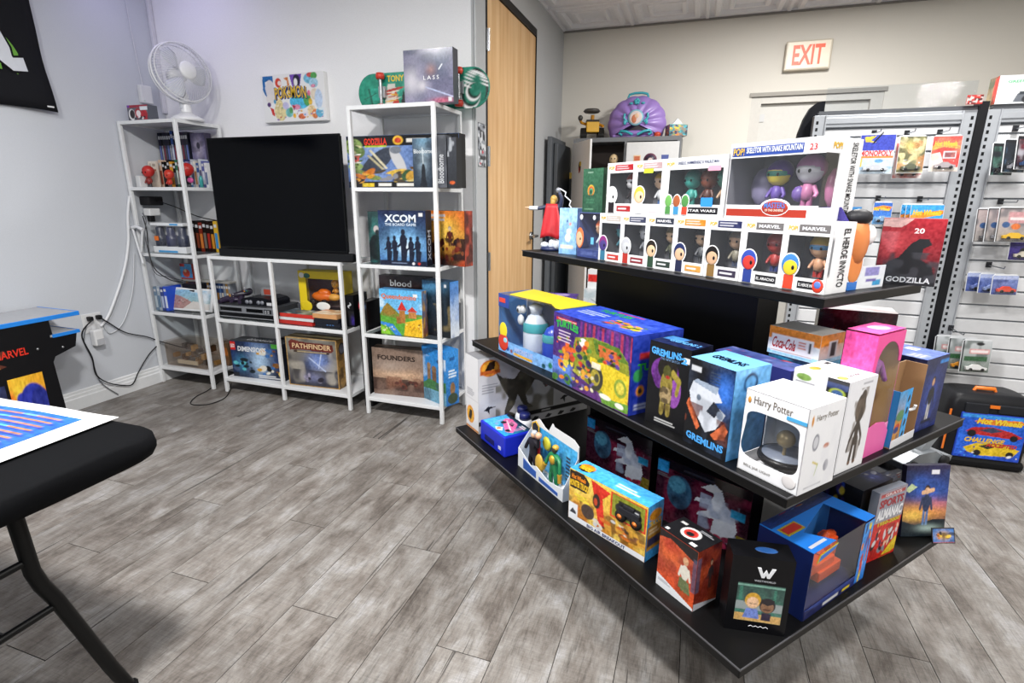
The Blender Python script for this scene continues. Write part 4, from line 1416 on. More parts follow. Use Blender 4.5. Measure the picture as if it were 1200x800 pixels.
b.pr('F', Cv(20, 60, '4a4d55', '42454c').mottle(4, 3, 8, '6a6d75', .5))
b.tx('F', 'Bloodborne', .5, .36, .55, .5, 'd9dce0', rot=90)
b = Box('board_game_box', 'black slim game box at right end of tall shelf upper level', 'box', (-1.287, 2.716), 0, .052, .068, .255, 1.3885, '1c1e22')
b.pr('F', Cv(16, 60, '23262c', '3a3d46').mottle(6, 3, 9, 'c9ced6', .7, .55, .8, (0, .62, 1, 1)).ell(.5, .10, .3, .035, 'd8622a'))

# ------------------------------------------------------------------ tall shelf, second level
b = Box('board_game_box', 'dark green game box half hidden at left of the blue one', 'box', (-1.855, 2.792), 0, .15, .08, .30, .9535, '1d2a2e')
c = Cv(30, 60, '1a2a2e', '2c4a4a').mottle(3, 4, 6, '3f8a86', .6).ell(.35, .66, .12, .07, 'd9cfcf').ell(.4, .60, .10, .05, '24242a').ell(.3, .3, .3, .25, '12191e').glow(.7, .3, .3, .3, '2f6a66', .6)
b.pr('F', c)
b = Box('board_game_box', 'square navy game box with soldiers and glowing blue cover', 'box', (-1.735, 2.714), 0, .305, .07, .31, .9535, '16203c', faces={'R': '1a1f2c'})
c = Cv(80, 80, '2a5a9e', '12204a').glow(.5, .38, .5, .28, '8fd0ff', .95).glow(.55, .34, .12, .12, 'f4fbff', .9).mottle(5, 6, 5, '0d1838', .5).rect(0, 0, 1, .09, '0c1530')
for cx, hh in ((.20, .42), (.33, .44), (.52, .56), (.68, .43), (.82, .44)):
    c.seg(cx, .10, cx, .10 + hh * .45, hh * .10, '0e1830').ell(cx, .10 + hh * .62, hh * .14, hh * .24, '0e1830').ell(cx, .10 + hh * .92, hh * .08, hh * .10, '0e1830')
    c.seg(cx - hh * .2, .10 + hh * .45, cx + hh * .12, .10 + hh * .70, hh * .04, '0e1830').seg(cx + .02, .09, cx + .05, .12 + hh * .3, hh * .06, '0e1830')
c.rect(.86, .90, .94, .96, 'e8e8e8').lines(.25, .03, .7, .06, 1, '7a8aa8').ell(.72, .045, .03, .025, 'e8e8ee').ell(.84, .045, .03, .025, 'c8342a')
b.pr('F', c)
b.tx('F', 'XCOM', .47, .86, .66, .14, 'eef6ff', bold=.03)
b.tx('F', 'THE BOARD GAME', .47, .75, .66, .05, 'dfeeff', bold=.02)
b.tx('R', 'XCOM', .5, .38, .55, .5, 'b9c4d8', rot=90, bold=.02)
b = Box('board_game_box', 'fiery orange fantasy war game box at right on tall shelf', 'box', (-1.50, 2.86), -14, .28, .075, .31, .9535, '2a1410', faces={'R': '45201a'})
c = Cv(70, 76, '33140f', 'f09a2c').mottle(3, 4, 4, 'c8481a', .7).glow(.5, .62, .35, .25, 'ffd05a', .9).mottle(8, 5, 6, '2a0f0c', .95, .45, .65, (0, 0, 1, .5)).blobs(4, 30, (.2, .05, .95, .45), .02, .07, ['4a1a12', '7a2a1a', '241010', '8a4a2a']).figure(.62, .36, .36, 'd8c0a0', '5a2018', '3a1812', '8a8a90').mottle(5, 4, 3, '3a1a12', .9, .4, .6, (0, .8, 1, 1)).lines(.12, .80, .62, .95, 2, 'c9c2c4', 4, .6)
b.pr('F', c)
c = Cv(18, 60, '4a201a', '7a2a20').mottle(4, 3, 8, 'c8523a', .7).mottle(6, 3, 6, '2a100e', .7)
b.pr('R', c)

# ------------------------------------------------------------------ tall shelf, third level
b = Box('board_game_box', 'big dark red and black game box behind the castle game', 'box', (-1.862, 2.885), -1, .345, .07, .335, .5285, '231d22')
c = Cv(70, 70, '8a3a2a', '2a2a34').mottle(3, 4, 4, '1a161c', .7).glow(.1, .2, .25, .25, 'c2603c', .9).mottle(6, 5, 5, '4a3a3c', .5)
b.pr('F', c)
b.tx('F', 'blood', .45, .865, .44, .12, 'f2f2f4', bold=.02)
b = Box('board_game_box', 'sunny castle landscape game box on tall shelf', 'box', (-1.767, 2.73), -2, .292, .06, .278, .5285, 'e8a62a', faces={'R': '6a3a24', 'T': '4a8ac0'})
c = Cv(84, 80, '8fc8f0', '5fb8ee').mottle(5, 4, 3, 'eaf6fc', .7, .5, .75, (0, .6, 1, 1)).poly([(0, .45), (.10, .62), (.2, .70), (.32, .60), (.46, .48), (1, .5), (1, 0), (0, 0)], '7f8a34').poly([(.03, .5), (.17, .70), (.30, .60), (.40, .48), (.2, .42)], '9a7a30').poly([(0, .42), (.5, .36), (1, .46), (1, 0), (0, 0)], '5fa83a').poly([(.55, .0), (.60, .3), (1, .42), (1, 0)], 'f0bf28').poly([(0, .28), (.3, .24), (.5, 0), (.34, 0), (.2, .16), (0, .22)], '3f8fe0').poly([(0, .2), (.16, .12), (.26, 0), (0, 0)], '8fd03a')
c.rect(.46, .28, .60, .56, 'b5783a').poly([(.42, .56), (.53, .76), (.64, .56)], 'd8342a').rect(.39, .26, .5, .42, 'a06a34').rect(.68, .40, .86, .54, 'c9884a').poly([(.65, .54), (.77, .66), (.89, .54)], 'c8382a').blobs(3, 16, (.6, .1, .95, .3), .01, .02, ['d8901e', 'f6e070', '8a5a1e']).blobs(5, 14, (.05, .08, .35, .2), .008, .016, ['f4f2e0', 'e0d040'])
c.rect(.80, .86, .90, .93, 'f0f0f0')
b.pr('F', c)
b.tx('F', 'Queendomino', .46, .84, .82, .13, 'e8732a', bold=.03)
c = Cv(16, 60, '8a4a2a', '5a86b0').mottle(4, 3, 8, 'd8a23a', .7).mottle(7, 3, 8, '3a2420', .7)
b.pr('R', c)
b = Box('board_game_box', 'dark and blue game box at right on tall shelf third level', 'box', (-1.515, 2.805), -12, .205, .085, .335, .5285, '18222c', faces={'R': '3f7ec4', 'T': '2a4a6a'})
c = Cv(50, 70, '1a1e22', '2a4256').mottle(3, 4, 5, '0f1418', .8).mottle(8, 5, 6, '8a7a54', .8, .55, .75, (.4, .1, 1, .6)).glow(.3, .9, .5, .12, '5aa0d0', .7).rect(.8, .9, .88, .95, 'e8e8ec')
b.pr('F', c)
c = Cv(24, 70, 'dfe6ee', '3f86d0').mottle(3, 3, 6, '2a62a8', .6)
b.pr('R', c)

# ------------------------------------------------------------------ tall shelf, bottom
b = Box('board_game_box', 'brown misty landscape game box at left on tall shelf bottom', 'box', (-1.868, 2.765), 5, .345, .075, .31, .1135, '7a6558', faces={'T': '4a3c34'})
c = Cv(84, 70, '6a5248', '8a7466').mottle(3, 3, 3, 'a99484', .6).glow(.5, .45, .6, .12, 'e0b896', .9).glow(.35, .62, .3, .15, 'b5a294', .8).mottle(6, 8, 5, '45302a', .9, .5, .7, (0, .1, 1, .36)).mottle(9, 6, 3, '8a5a44', .6, box=(0, 0, 1, .4)).blobs(5, 16, (.4, .18, .95, .32), .02, .05, ['5a3028', '7a4436', '3c2824'])
b.pr('F', c)
b.tx('F', 'FOUNDERS', .48, .80, .74, .105, '2c211e', bold=.03)
b = Box('board_game_box', 'tall sky-blue game box with rock towers on tall shelf bottom', 'box', (-1.532, 2.80), -24, .225, .10, .345, .1135, '2a7cc8', faces={'R': '3488d4', 'T': '2c84d0'})
c = Cv(56, 76, '2f7fb8', '2a8fe2').mottle(3, 4, 4, 'e2f0fa', .85, .52, .75, (0, .4, 1, .85)).rect(.22, .38, .36, .66, '8a6a4a').ell(.29, .66, .08, .06, '9a7a56').rect(.42, .34, .60, .62, '7a5a40').ell(.51, .62, .1, .06, '8f6f4e').poly([(0, .30), (.3, .42), (.7, .38), (1, .44), (1, .2), (0, .2)], '3f7a44').poly([(0, 0), (0, .22), (1, .24), (1, 0)], '6fa8c4').mottle(8, 8, 6, '37586a', .7, .5, .7, (0, 0, 1, .35)).ell(.75, .78, .12, .04, '1e4a7a')
b.pr('F', c)
c = Cv(26, 76, '2a6fb5', '3a92e0').ell(.5, .3, .2, .12, '8a6a4a').ell(.5, .12, .4, .1, '3a4a3a').rect(.3, .82, .7, .88, '1e5a9a').lines(.2, .5, .85, .66, 3, 'dfeefa')
b.pr('R', c)

# ---- canvas print on the wall
cv_ = empty('canvas_print', (-2.516, YT, 1.805), 0, 'small white canvas with yellow lettering and coloured splashes on wall', 'picture')
MB().box(-.245, -.036, 0, .245, -.001, .285).build('canvas', C('f2f2f2', .6), cv_, bevel=.003)
c = Cv(110, 66, 'f3f3f4')
c.poly([(.03, .98), (.2, .98), (.2, .84), (.14, .9), (.07, .86), (.06, .72), (.09, .5), (.04, .62), (.02, .7)], '2a70b5').ell(.14, .70, .075, .20, 'e4dfe2').ell(.13, .5, .07, .1, 'ebe6e4')
c.poly([(.47, .98), (.66, .98), (.62, .72), (.5, .74)], '7a52b8').ell(.575, .85, .055, .13, '22213a').ell(.56, .82, .03, .08, 'f6f6f6')
c.ell(.78, .88, .09, .11, '7fc4e4').ell(.80, .95, .06, .05, 'd85a5a').ell(.85, .93, .05, .07, '5aa85a').ell(.84, .78, .07, .10, 'a9d4ea').ell(.83, .72, .035, .035, 'ec9ab5').ell(.84, .55, .06, .12, 'e9dcc8').ell(.9, .45, .06, .2, 'c4d8f2')
c.ell(.28, .83, .05, .10, 'd8402f').ell(.3, .82, .03, .05, 'f6e6e0').poly([(.37, .92), (.44, .94), (.46, .76), (.42, .74), (.42, .86)], 'dd8a52').seg(.22, .72, .26, .62, .02, '2f6fb5')
c.ell(.60, .42, .16, .17, '55bfe8').ell(.57, .54, .1, .06, '56a85a').ell(.72, .45, .06, .14, '5aa860').ell(.545, .30, .06, .055, 'e79ab8').poly([(.47, .36), (.53, .32), (.50, .22)], 'c8364a')
c.ell(.28, .22, .10, .20, 'e7d9a4').ell(.26, .40, .06, .10, 'ead8a0').ell(.42, .19, .06, .10, '7cc6c8').ell(.45, .24, .03, .07, '5aa464').ell(.50, .12, .025, .05, 'f0b83a').ell(.37, .34, .05, .08, 'c9c6ea')
c.poly([(.1, .33), (.17, .28), (.18, .12), (.14, .16), (.12, .28)], 'd83a34').ell(.1, .38, .03, .05, '5a3a7a').ell(.78, .20, .07, .12, 'f2d8a8').ell(.83, .14, .05, .1, 'e5884f').ell(.62, .10, .06, .06, 'd8744a').ell(.68, .14, .04, .05, 'efe6f0').ell(.9, .16, .06, .10, '6fbde0').ell(.93, .24, .05, .03, 'e8f2f8').ell(.77, .40, .03, .07, 'f0c44a').ell(.755, .58, .025, .06, 'e0749c').ell(.2, .44, .02, .05, '4a9ac8')
c.blobs(31, 26, (.1, .03, .95, .4), .006, .018, ['e8b84a', '5f9fd0', 'd86a4a', 'f4f4f4', '9a7ac0', '6ab07a'])
grid_mesh('print', c, (-.243, -.0366, .002), (1, 0, 0), (0, 0, 1), .486, .281, cv_)
for cc_, l_, dx, dy, bo in (('2a3476', .0010, .005, -.006, .07), ('2a3476', .0011, -.003, .001, .07), ('f0c534', .0016, 0, 0, .02)):
    letter(cv_, 'POKéMON', (-.243, -.0366, 0), (1, 0, 0), (0, 0, 1), (0, -1, 0), .225 + dx, .170 + dy, .245, .072, cc_, rot=0, bold=bo, arch=.12, lift=l_)
# sticker on the door frame
c = Cv(24, 60, '8f959c', '9aa0a8').mottle(3, 6, 14, '24262c', .95, .45, .55).mottle(7, 6, 14, 'dfe3e8', .9, .55, .65).ell(.6, .35, .12, .04, 'b5344a').rect(0, 0, 1, .02, '2a2c30').rect(0, .98, 1, 1, '2a2c30').ell(.3, .08, .1, .03, 'b5344a')
st_ = empty('sticker', (XC + .0125, 3.16, 1.518), 0, 'tall grey scribble-patterned sticker on the door frame', 'sticker')
box('vinyl', C('9aa0a8', .4), st_, 0, -.062, 0, .0008, .062, .25)
grid_mesh('print', c, (.0012, -.062, 0), (0, 1, 0), (0, 0, 1), .124, .25, st_)

# ------------------------------------------------------------------ black three-tier display
YD = -40.6
A_ = rad(YD)
LF = Vector((math.cos(A_), math.sin(A_)))      # from the left corner to the front corner
IN = Vector((-math.sin(A_), math.cos(A_)))     # into the display
TIER = {'top': (Vector((-.679, 2.159)), 1.1224, 1.283, .46), 'mid': (Vector((-.877, 2.07)), .730, 1.474, .849), 'bot': (Vector((-.946, 2.014)), .334, 1.484, 1.02)}
BK = C('070708', .42)
CX, CY = -.05, 1.92
dp = empty('display_stand', (CX, CY, 0), A_, 'black three-tier display stand in the middle of the room', 'display stand')
for k, (z, ln, wd) in (('top', (1.1224, 1.283, .46)), ('mid', (.730, 1.474, .849)), ('bot', (.334, 1.484, 1.02))):
    box('shelf_board', BK, dp, -ln / 2, -wd / 2, z - .026, ln / 2, wd / 2, z, bevel=.003)
    e = MB()
    e.box(-ln / 2 - .0012, -wd / 2 - .0012, z - .003, ln / 2 + .0012, -wd / 2 + .001, z + .0006).box(ln / 2 - .001, -wd / 2, z - .003, ln / 2 + .0012, wd / 2, z + .0006)
    e.build('edge_strip', C('4a4a4e', .35), dp)
box('core_panel', BK, dp, -.36, -.05, .3, .36, .05, 1.10)
box('plinth', BK, dp, -.42, -.20, 0, .42, .20, .308)
for a in (-.35, .35):
    for bb in (-1, 1):
        MB().prism([(0, .60), (.30 * bb, .700), (.30 * bb, .704), (0, .704)], 0, a - .006, a + .006).build('bracket', BK, dp)


def on(tier, s, t):
    """point on a tier: s along the near long edge from the left corner, t inwards"""
    L0 = TIER[tier][0]
    p = L0 + LF * s + IN * t
    return (p.x, p.y)


def onr(tier, v, u):
    """point on a tier: v along the right edge from the front corner, u inwards"""
    L0, z, ln, wd = TIER[tier]
    p = L0 + LF * (ln - u) + IN * v
    return (p.x, p.y)


Z1, Z2, Z3 = 1.1228, .7304, .3344

# ---- boxed big-head figures
WH = 'f1f1f3'


def pop(label, s, t, z, w, skin, hair, bodyc, legs, cut, logo, logotxt, title, ttxt='', mask=None, n=1, h=.163, d=.09, group=None, titlebox=None, extra=None, tilt=0., cut_at=.12):
    b = Box('boxed_figure', label, 'boxed toy', on('top', s, t), YD + tilt, w, d, h, z, WH, group=group, make=False)
    hw, hd = w / 2, d / 2
    W_ = C(WH, .35)
    e = .002
    MB().box(-hw, hd - e, 0, hw, hd, h).box(-hw, -hd, 0, hw, hd - e, e, [0, 0, 0, 0, 1, 0]).box(-hw, -hd, h - e, hw, hd - e, h, [0, 0, 0, 0, 0, 1]).box(-hw, -hd, e, -hw + e, hd - e, h - e, [0, 1, 0, 0, 0, 0]).box(hw - e, -hd, e, hw, hd - e, h - e, [0, 0, 0, 1, 0, 0]).build('carton', [W_, C('808188', .5)], b.o)  # inner faces greyed: shade inside the white carton put into the colour
    x0, x1, z0, z1 = -hw + w * .10, hw - w * .055, h * .20, h * .80
    f = -hd - .0012
    MB().box(-hw, f, 0, hw, -hd, z0).box(-hw, f, z1, hw, -hd, h).box(-hw, f, z0, x0, -hd, z1).box(x1, f, z0, hw, -hd, z1).build('front_frame', W_, b.o)
    box('backdrop', C('6c6d74', .5), b.o, -hw + e, hd - .006, e, hw - e, hd - e - .0002, h - e)
    box('clear_window', FILM, b.o, x0, f + .0006, z0, x1, -hd + .0002, z1)
    for k in range(n):
        xx = (x0 + x1) / 2 + (k - (n - 1) / 2) * w * .26 + w * .03
        cc = lambda q: q[k] if isinstance(q, (list, tuple)) else q
        doll(None, b.o, xx, .008, h * .19, h * .60, cc(skin), cc(hair), cc(bodyc), cc(legs), mask=cc(mask) if mask else None)
    # flat printed marks
    y = f - .0005
    box('logo_band', C(logo, .4), b.o, -hw + w * .30 if n == 1 else -hw + w * .2, y, h * .845, hw - w * .06, f, h * .955)
    box('title_band', C(titlebox or title, .4), b.o, -hw + w * .42, y, h * .045, hw - w * .08, f, h * .155)
    o, ux, uy, nn, W2, H2 = b.fr('F')
    o = (-hw, f, 0)
    letter(b.o, 'POP!', o, ux, uy, nn, (.17 if n == 1 else .11) * w, h * .90, w * (.20 if n == 1 else .13), h * .07, 'e2b43a', bold=.04, lift=.0008)
    if logotxt in ('MARVEL',):
        letter(b.o, logotxt, o, ux, uy, nn, w * .62, h * .90, w * .5, h * .05, 'e9e9ee', bold=.03, lift=.0012)
    else:
        grid_mesh('small_print', Cv(30, 6, logo).lines(.08, .15, .92, .85, 2, 'd4d4da', len(label), .5), (-hw + w * .30 if n == 1 else -hw + w * .2, y - .0004, h * .85), (1, 0, 0), (0, 0, 1), w * (.62 if n == 1 else .72), h * .10, b.o)
    if ttxt in ('EL ARACNO', 'EL HEROE INVICTO', 'STAR WARS'):
        letter(b.o, ttxt, o, ux, uy, nn, w * .67, h * .10, w * .44, h * .045, 'f2f2f4', bold=.012, lift=.0012)
    else:
        grid_mesh('small_print', Cv(24, 6, title).lines(.1, .2, .9, .8, 1, 'e6e6ea', len(label), .55), (-hw + w * .43, y - .0004, h * .05), (1, 0, 0), (0, 0, 1), w * .48, h * .10, b.o)
    # die-cut head printed at the lower left of the window
    if cut:
        sk, hr, ex = cut
        m2 = MB()
        cxx, czz = -hw + w * .215, h * .36
        rx, rz = w * .215, h * .185
        m2.ell((cxx, f - .001, czz), (rx, .0012, rz), 20, 0)
        m2.box(cxx - rx * .62, f - .0014, h * .012, cxx + rx * .62, f - .0004, czz - rz * .7, 0)
        m2.ell((cxx, f - .0020, czz + rz * .06), (rx * .88, .0012, rz * .86), 20, 2)
        m2.ell((cxx + rx * .06, f - .0026, czz - rz * .16), (rx * .74, .0014, rz * .62), 18, 1)
        m2.ell((cxx + rx * .36, f - .0034, czz - rz * .16), (rx * .17, .0014, rz * .2), 10, 3)
        m2.box(cxx - rx * .5, f - .0020, h * .016, cxx + rx * .5, f - .0010, czz - rz * .74, 4)
        m2.build('printed_head', [C('f6f6f8', .4), C(sk, .4), C(hr, .4), C('1b1b1f', .3), C(ex, .4)], b.o)
    return b


PG = 'boxed figures on the top tier'
w7 = .1172
lower = [
    ('small white boxed figure with teal figure and purple head cut-out, lower row', '3d8f9c', '4a3a7a', '3a7a8a', '2d4a6a', ('4c3f86', '8a2f7a', '3a7a9a'), 'c2b8b0', 'MASTERS', 'c83a30', 'TRAPJAW', None),
    ('white boxed figure with silver robot head cut-out in lower row', 'b4b6bc', '9a9ca4', '8a8c94', '6a6c74', ('c9cbd0', 'bfc1c7', 'b8342c'), '3a3f5a', 'DC HEROES', '8a2430', 'CYBORG', 'c8cace'),
    ('white boxed figure with dark-haired gold-horned head cut-out in lower row', 'd9b48f', '8a7a4a', '5a5f4a', '2d3a2d', ('e2bd98', '2a2420', '2d4a36'), '2a3040', 'MARVEL', '2c3b34', 'STUDIOS', None),
    ('white boxed figure with navy peaked cap head cut-out, middle of lower row', 'd2ad8c', '3c4048', '6a6c70', '4a4c50', ('dbb492', '1d2a5a', '23284a'), 'e08a2c', 'TV SERIES', 'd89a4a', 'CAPTAIN', None),
    ('white boxed figure with bearded dark-haired head cut-out in lower row', 'cba384', '8a7a6a', '8f8a78', '4a5570', ('d2a987', '1d1a1a', '8a6a3a'), '2a2f5a', 'ETERNALS', '3a3248', 'DRUIG', None),
    ('white boxed figure with red and blue masked head cut-out in lower row', 'c23a34', 'b8322e', 'b5332f', '2e3d7d', ('cf3a30', '2f49a8', '2a3f8f'), '6e6a6a', 'MARVEL', '2b2b2f', 'EL ARACNO', '9a2a2a'),
]
for i, (lab, sk, hr, bd, lg, cut, lg1, lt, tt, ttx, mk) in enumerate(lower):
    pop(lab, .434 + w7 * i, .046 - .001 * i, Z1, w7 - .002, sk, hr, bd, lg, cut, lg1, lt, tt, ttx, mask=mk)
b = pop('white boxed figure with yellow and blue masked head cut-out at lower row end', .434 + w7 * 6, .036, Z1, w7 - .003, 'e0b08a', 'd8b43a', 'd8a27c', 'c2342c', ('e8c22e', '3f7fc0', 'd8442a'), '6e6a6a', 'MARVEL', '2b2b2f', 'EL HEROE INVICTO', mask='4a93c8')
b.tx('R', 'EL HEROE INVICTO', .62, .50, .82, .30, '1b1b20', rot=-90, bold=.015)
b.pr('R', Cv(12, 24, 'f1f1f3').rect(.0, .25, .30, .78, '77797f'), (0, 0, .32, 1))
MB().ell((.0, 0, 0), (.014, .0012, .016), 12, 0).ell((0, -.0006, .002), (.009, .0012, .009), 10, 1).build('badge', [C('d8402c', .4), C('5a7fd0', .4)], b.o, (.040, -.0468, .018))

ZU = Z1 + .1636
pop('white boxed figure with white skull-faced head cut-out, left of upper row', .462, .046, ZU, .132, 'e3e3e6', 'b5342c', '2a2226', '2a2226', ('eceef0', 'e2e2e6', '2a2428'), 'b5252c', 'MORTAL', 'b0272c', 'SCORPION', None)
b = pop('white boxed figure with blond head cut-out and green price tag, upper row', .596, .046, ZU, .122, 'e8c3a2', 'e8b93a', 'd8dce0', '3f6fae', ('efcaa6', 'e9bd42', 'f0f0f0'), 'b89a9c', 'ROCK STAR', 'e0d8da', 'KURT', None)
MB().box(-.02, -.0485, .125, .02, -.0472, .138).build('price_tag', C('c4d83a', .4), b.o)
b = pop('wide white boxed set of three creatures, teal, brown and green, upper row', .720, .046, ZU, .225, ['3aa79c', '8a4a34', '3f8f7c'], ['2f8f86', '7a3a2a', '2f7f6c'], ['3aa79c', '5a2f24', 'c8a88a'], ['2f8f86', '3a2a24', '3a5a4a'], None, 'eceef4', '', '1d1d22', 'STAR WARS', n=3)
letter(b.o, 'GREEDO, HAMMERHEAD & WALRUS MAN', (-.1125, -.0466, 0), (1, 0, 0), (0, 0, 1), (0, -1, 0), .125, .147, .145, .010, '24335e', bold=.02)
MB().box(.035, -.0475, .028, .075, -.0466, .052).build('blue_tag', C('2f8fe0', .4), b.o)
MB().box(.05, -.0475, .123, .092, -.0466, .136).build('price_tag', C('e8a0b4', .4), b.o)
for k, (c1, c2) in enumerate((('6fae5a', '4f8f4a'), ('a85a34', '3f8fc0'), ('4f8f4a', 'c8442c'))):
    xx = -.085 + .032 * k
    MB().ell((xx, -.0474, .042), (.016, .0012, .020), 14, 0).ell((xx, -.0480, .042), (.0135, .0012, .0175), 14, 1).box(xx - .012, -.0484, .003, xx + .012, -.0472, .026, 0).box(xx - .010, -.0488, .004, xx + .010, -.0478, .026, 2).build('printed_creature', [C('f4f4f6', .4), C(c1, .4), C(c2, .4)], b.o)

# the large boxed figure set on top, window wrapped round its right edge
b = Box('boxed_figure_set', 'large white window box numbered 23 with purple and pink figures', 'boxed toy', on('top', .950, .046), YD, .252, .145, .186, ZU, WH, make=False)
W_ = C(WH, .35)
w, d, h = .252, .145, .186
e = .002
MB().box(-w / 2, d / 2 - e, 0, w / 2, d / 2, h).box(-w / 2, -d / 2, 0, w / 2, d / 2 - e, e, [0, 0, 0, 0, 1, 0]).box(-w / 2, -d / 2, h - e, w / 2, d / 2 - e, h, [0, 0, 0, 0, 0, 1]).box(-w / 2, -d / 2, e, -w / 2 + e, d / 2 - e, h - e, [0, 1, 0, 0, 0, 0]).box(w / 2 - e, -d / 2 + .055, e, w / 2, d / 2 - e, h - e, [0, 0, 0, 1, 0, 0]).box(w / 2 - e, -d / 2, e, w / 2, -d / 2 + .055, .03).box(w / 2 - e, -d / 2, h - .035, w / 2, -d / 2 + .055, h - e).build('carton', [W_, C('8a8b94', .5)], b.o)  # inside walls coloured grey for the shade behind the window
MB().box(-w / 2, -d / 2 - .001, 0, w / 2, -d / 2, .034).box(-w / 2, -d / 2 - .001, h - .036, w / 2, -d / 2, h).pieces('front_frame', W_, b.o)
box('backdrop', C('6c6d78', .5), b.o, -w / 2 + e, d / 2 - .006, e, w / 2 - e, d / 2 - e - .0004, h - e)
MB().box(-w / 2, -d / 2 - .0006, .034, w / 2 - .001, -d / 2 - .0002, h - .036).box(w / 2 - .0008, -d / 2, .03, w / 2 - .0002, -d / 2 + .055, h - .035).build('clear_window', FILM, b.o)
doll(None, b.o, -.03, .0, .03, .112, 'e3d04a', '5a3f9a', '6a4fae', '4a3a8a', mask='2f8f7a')
doll(None, b.o, .052, .0, .03, .120, 'd9d9e0', 'c98ab8', 'c77aa8', 'b86a9a', mask='e8e8ee')
MB().ell((.03, .0, .062), (.018, .016, .02), 10, 0).lathe([(0, .128), (.014, .128), (.010, .15), (0, .152)], 10, 1, Matrix.Translation((.045, .0, 0))).ell((-.085, .02, .08), (.035, .02, .05), 12, 2).ell((.102, .03, .075), (.022, .03, .05), 12, 3).pieces('scenery', [C('7a5fae', .4), C('2f9a5a', .4), C('8b86a8', .4), C('c77aa8', .3)], b.o)
MB().box(-w / 2 + .006, -d / 2 - .0018, h - .032, -w / 2 + .198, -d / 2 - .0008, h - .010, 0).box(-w / 2 + .005, -d / 2 - .0016, .006, w / 2 - .026, -d / 2 - .0008, .024, 1).ell((w / 2 - .030, -d / 2 - .0012, h - .021), (.014, .0012, .014), 16, 2).ell((.018, -d / 2 - .001, .028), (.042, .0014, .022), 18, 3).ell((.018, -d / 2 - .0016, .028), (.036, .0014, .018), 18, 1).pieces('printed_band', [C('24459a', .4), C('a8301c', .4), C('e9ecf4', .4), C('f1f1f3', .4)], b.o)
o_ = (-w / 2, -d / 2, 0)
for t_, cx, cz, ww, hh, cc in (('POP!', .026, h - .021, .032, .018, 'e8b83a'), ('SKELETOR WITH SNAKE MOUNTAIN', .122, h - .019, .148, .0135, 'f0f3fa'), ('23', w - .030, h - .021, .018, .014, 'c8322c'), ('MASTERS', .144, .034, .056, .014, '3f7fd0'), ('OF THE UNIVERSE', .144, .022, .05, .006, 'e8d8c8')):
    letter(b.o, t_, o_, (1, 0, 0), (0, 0, 1), (0, -1, 0), cx, cz, ww, hh, cc, bold=.015, lift=.0034)
b.tx('R', 'SKELETOR WITH SNAKE MOUNTAIN', .78, .50, .90, .16, '1c1c22', rot=-90, bold=.01)
b.tx('R', 'POP!', .28, .90, .25, .08, 'e2b43a', bold=.04)
MB().ell((w / 2, .045, .014), (.001, .008, .008), 12, 0).build('badge', C('1c1c22', .4), b.o)

# ---- left end of the top tier
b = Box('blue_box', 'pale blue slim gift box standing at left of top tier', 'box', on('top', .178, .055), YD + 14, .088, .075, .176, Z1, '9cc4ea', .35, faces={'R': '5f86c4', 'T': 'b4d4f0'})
b.pr('F', Cv(28, 50, '8fbdee', 'a9d2f2').mottle(4, 3, 5, '6fa5e0', .5).ell(.55, .5, .14, .06, 'f2f5f8').ell(.5, .36, .16, .09, 'f2f5f8').ell(.62, .66, .07, .035, 'e8a8a0').ell(.45, .72, .05, .03, '3a5a9a').rect(.08, .12, .82, .20, 'e8dccb'))
b = Box('clear_figure_box', 'blue-tinted clear box with orange-haired figure under green box', 'boxed toy', on('top', .298, .055), YD, .126, .09, .163, Z1, '4a5a8a', make=False)
w, d, h = .126, .09, .163
MB().box(-w / 2, d / 2 - .003, 0, w / 2, d / 2, h).box(-w / 2, -d / 2, 0, w / 2, d / 2 - .003, .03).box(-w / 2, -d / 2, h - .003, w / 2, d / 2 - .003, h).box(-w / 2, -d / 2, .03, -w / 2 + .006, d / 2 - .003, h - .003).build('carton', [C('53639a', .35)], b.o)
MB().box(-w / 2 + .006, -d / 2, .03, w / 2, -d / 2 + .0006, h - .003).box(w / 2 - .0006, -d / 2 + .0008, .03, w / 2, d / 2 - .003, h - .003).build('clear_window', FILM, b.o)
doll(None, b.o, .012, .012, .031, .105, 'f0c09a', 'dd6a3a', 'd8e4ee', '5fa8d8')
b.pr('F', Cv(24, 12, '3f4c86').rect(.2, .3, .9, .7, '55639c'), (0, 0, 1, .18))
MB().ell((-.05, -.0456, .07), (.024, .0012, .038), 14, 0).ell((-.052, -.046, .066), (.02, .0012, .03), 14, 1).ell((-.045, -.0466, .066), (.005, .001, .006), 8, 2).ell((-.045, -.0456, .145), (.01, .001, .01), 10, 3).ell((.03, -.0456, .145), (.009, .001, .009), 10, 3).box(.015, -.046, .05, .032, -.0452, .075, 4).build('printed_head', [C('e07a48', .4), C('efc09a', .4), C('2a2a2a', .4), C('dfe6f2', .4), C('6fc0e8', .4)], b.o)
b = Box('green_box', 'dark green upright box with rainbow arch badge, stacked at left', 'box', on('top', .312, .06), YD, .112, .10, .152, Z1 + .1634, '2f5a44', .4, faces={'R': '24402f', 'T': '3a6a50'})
b.pr('F', Cv(40, 50, '2c5540', '376a4e').mottle(3, 3, 4, '24483a', .5).ell(.42, .50, .17, .13, 'd8b43a').ell(.42, .49, .14, .11, 'c8442c').ell(.42, .48, .10, .08, '4aa06a').ell(.42, .47, .06, .05, '24483a').rect(.2, .36, .64, .40, '2c5540').lines(.2, .20, .7, .32, 2, '41785a', 3).lines(.1, .05, .75, .10, 1, '6a9a7a').rect(.22, .90, .5, .925, '8fb09a'))

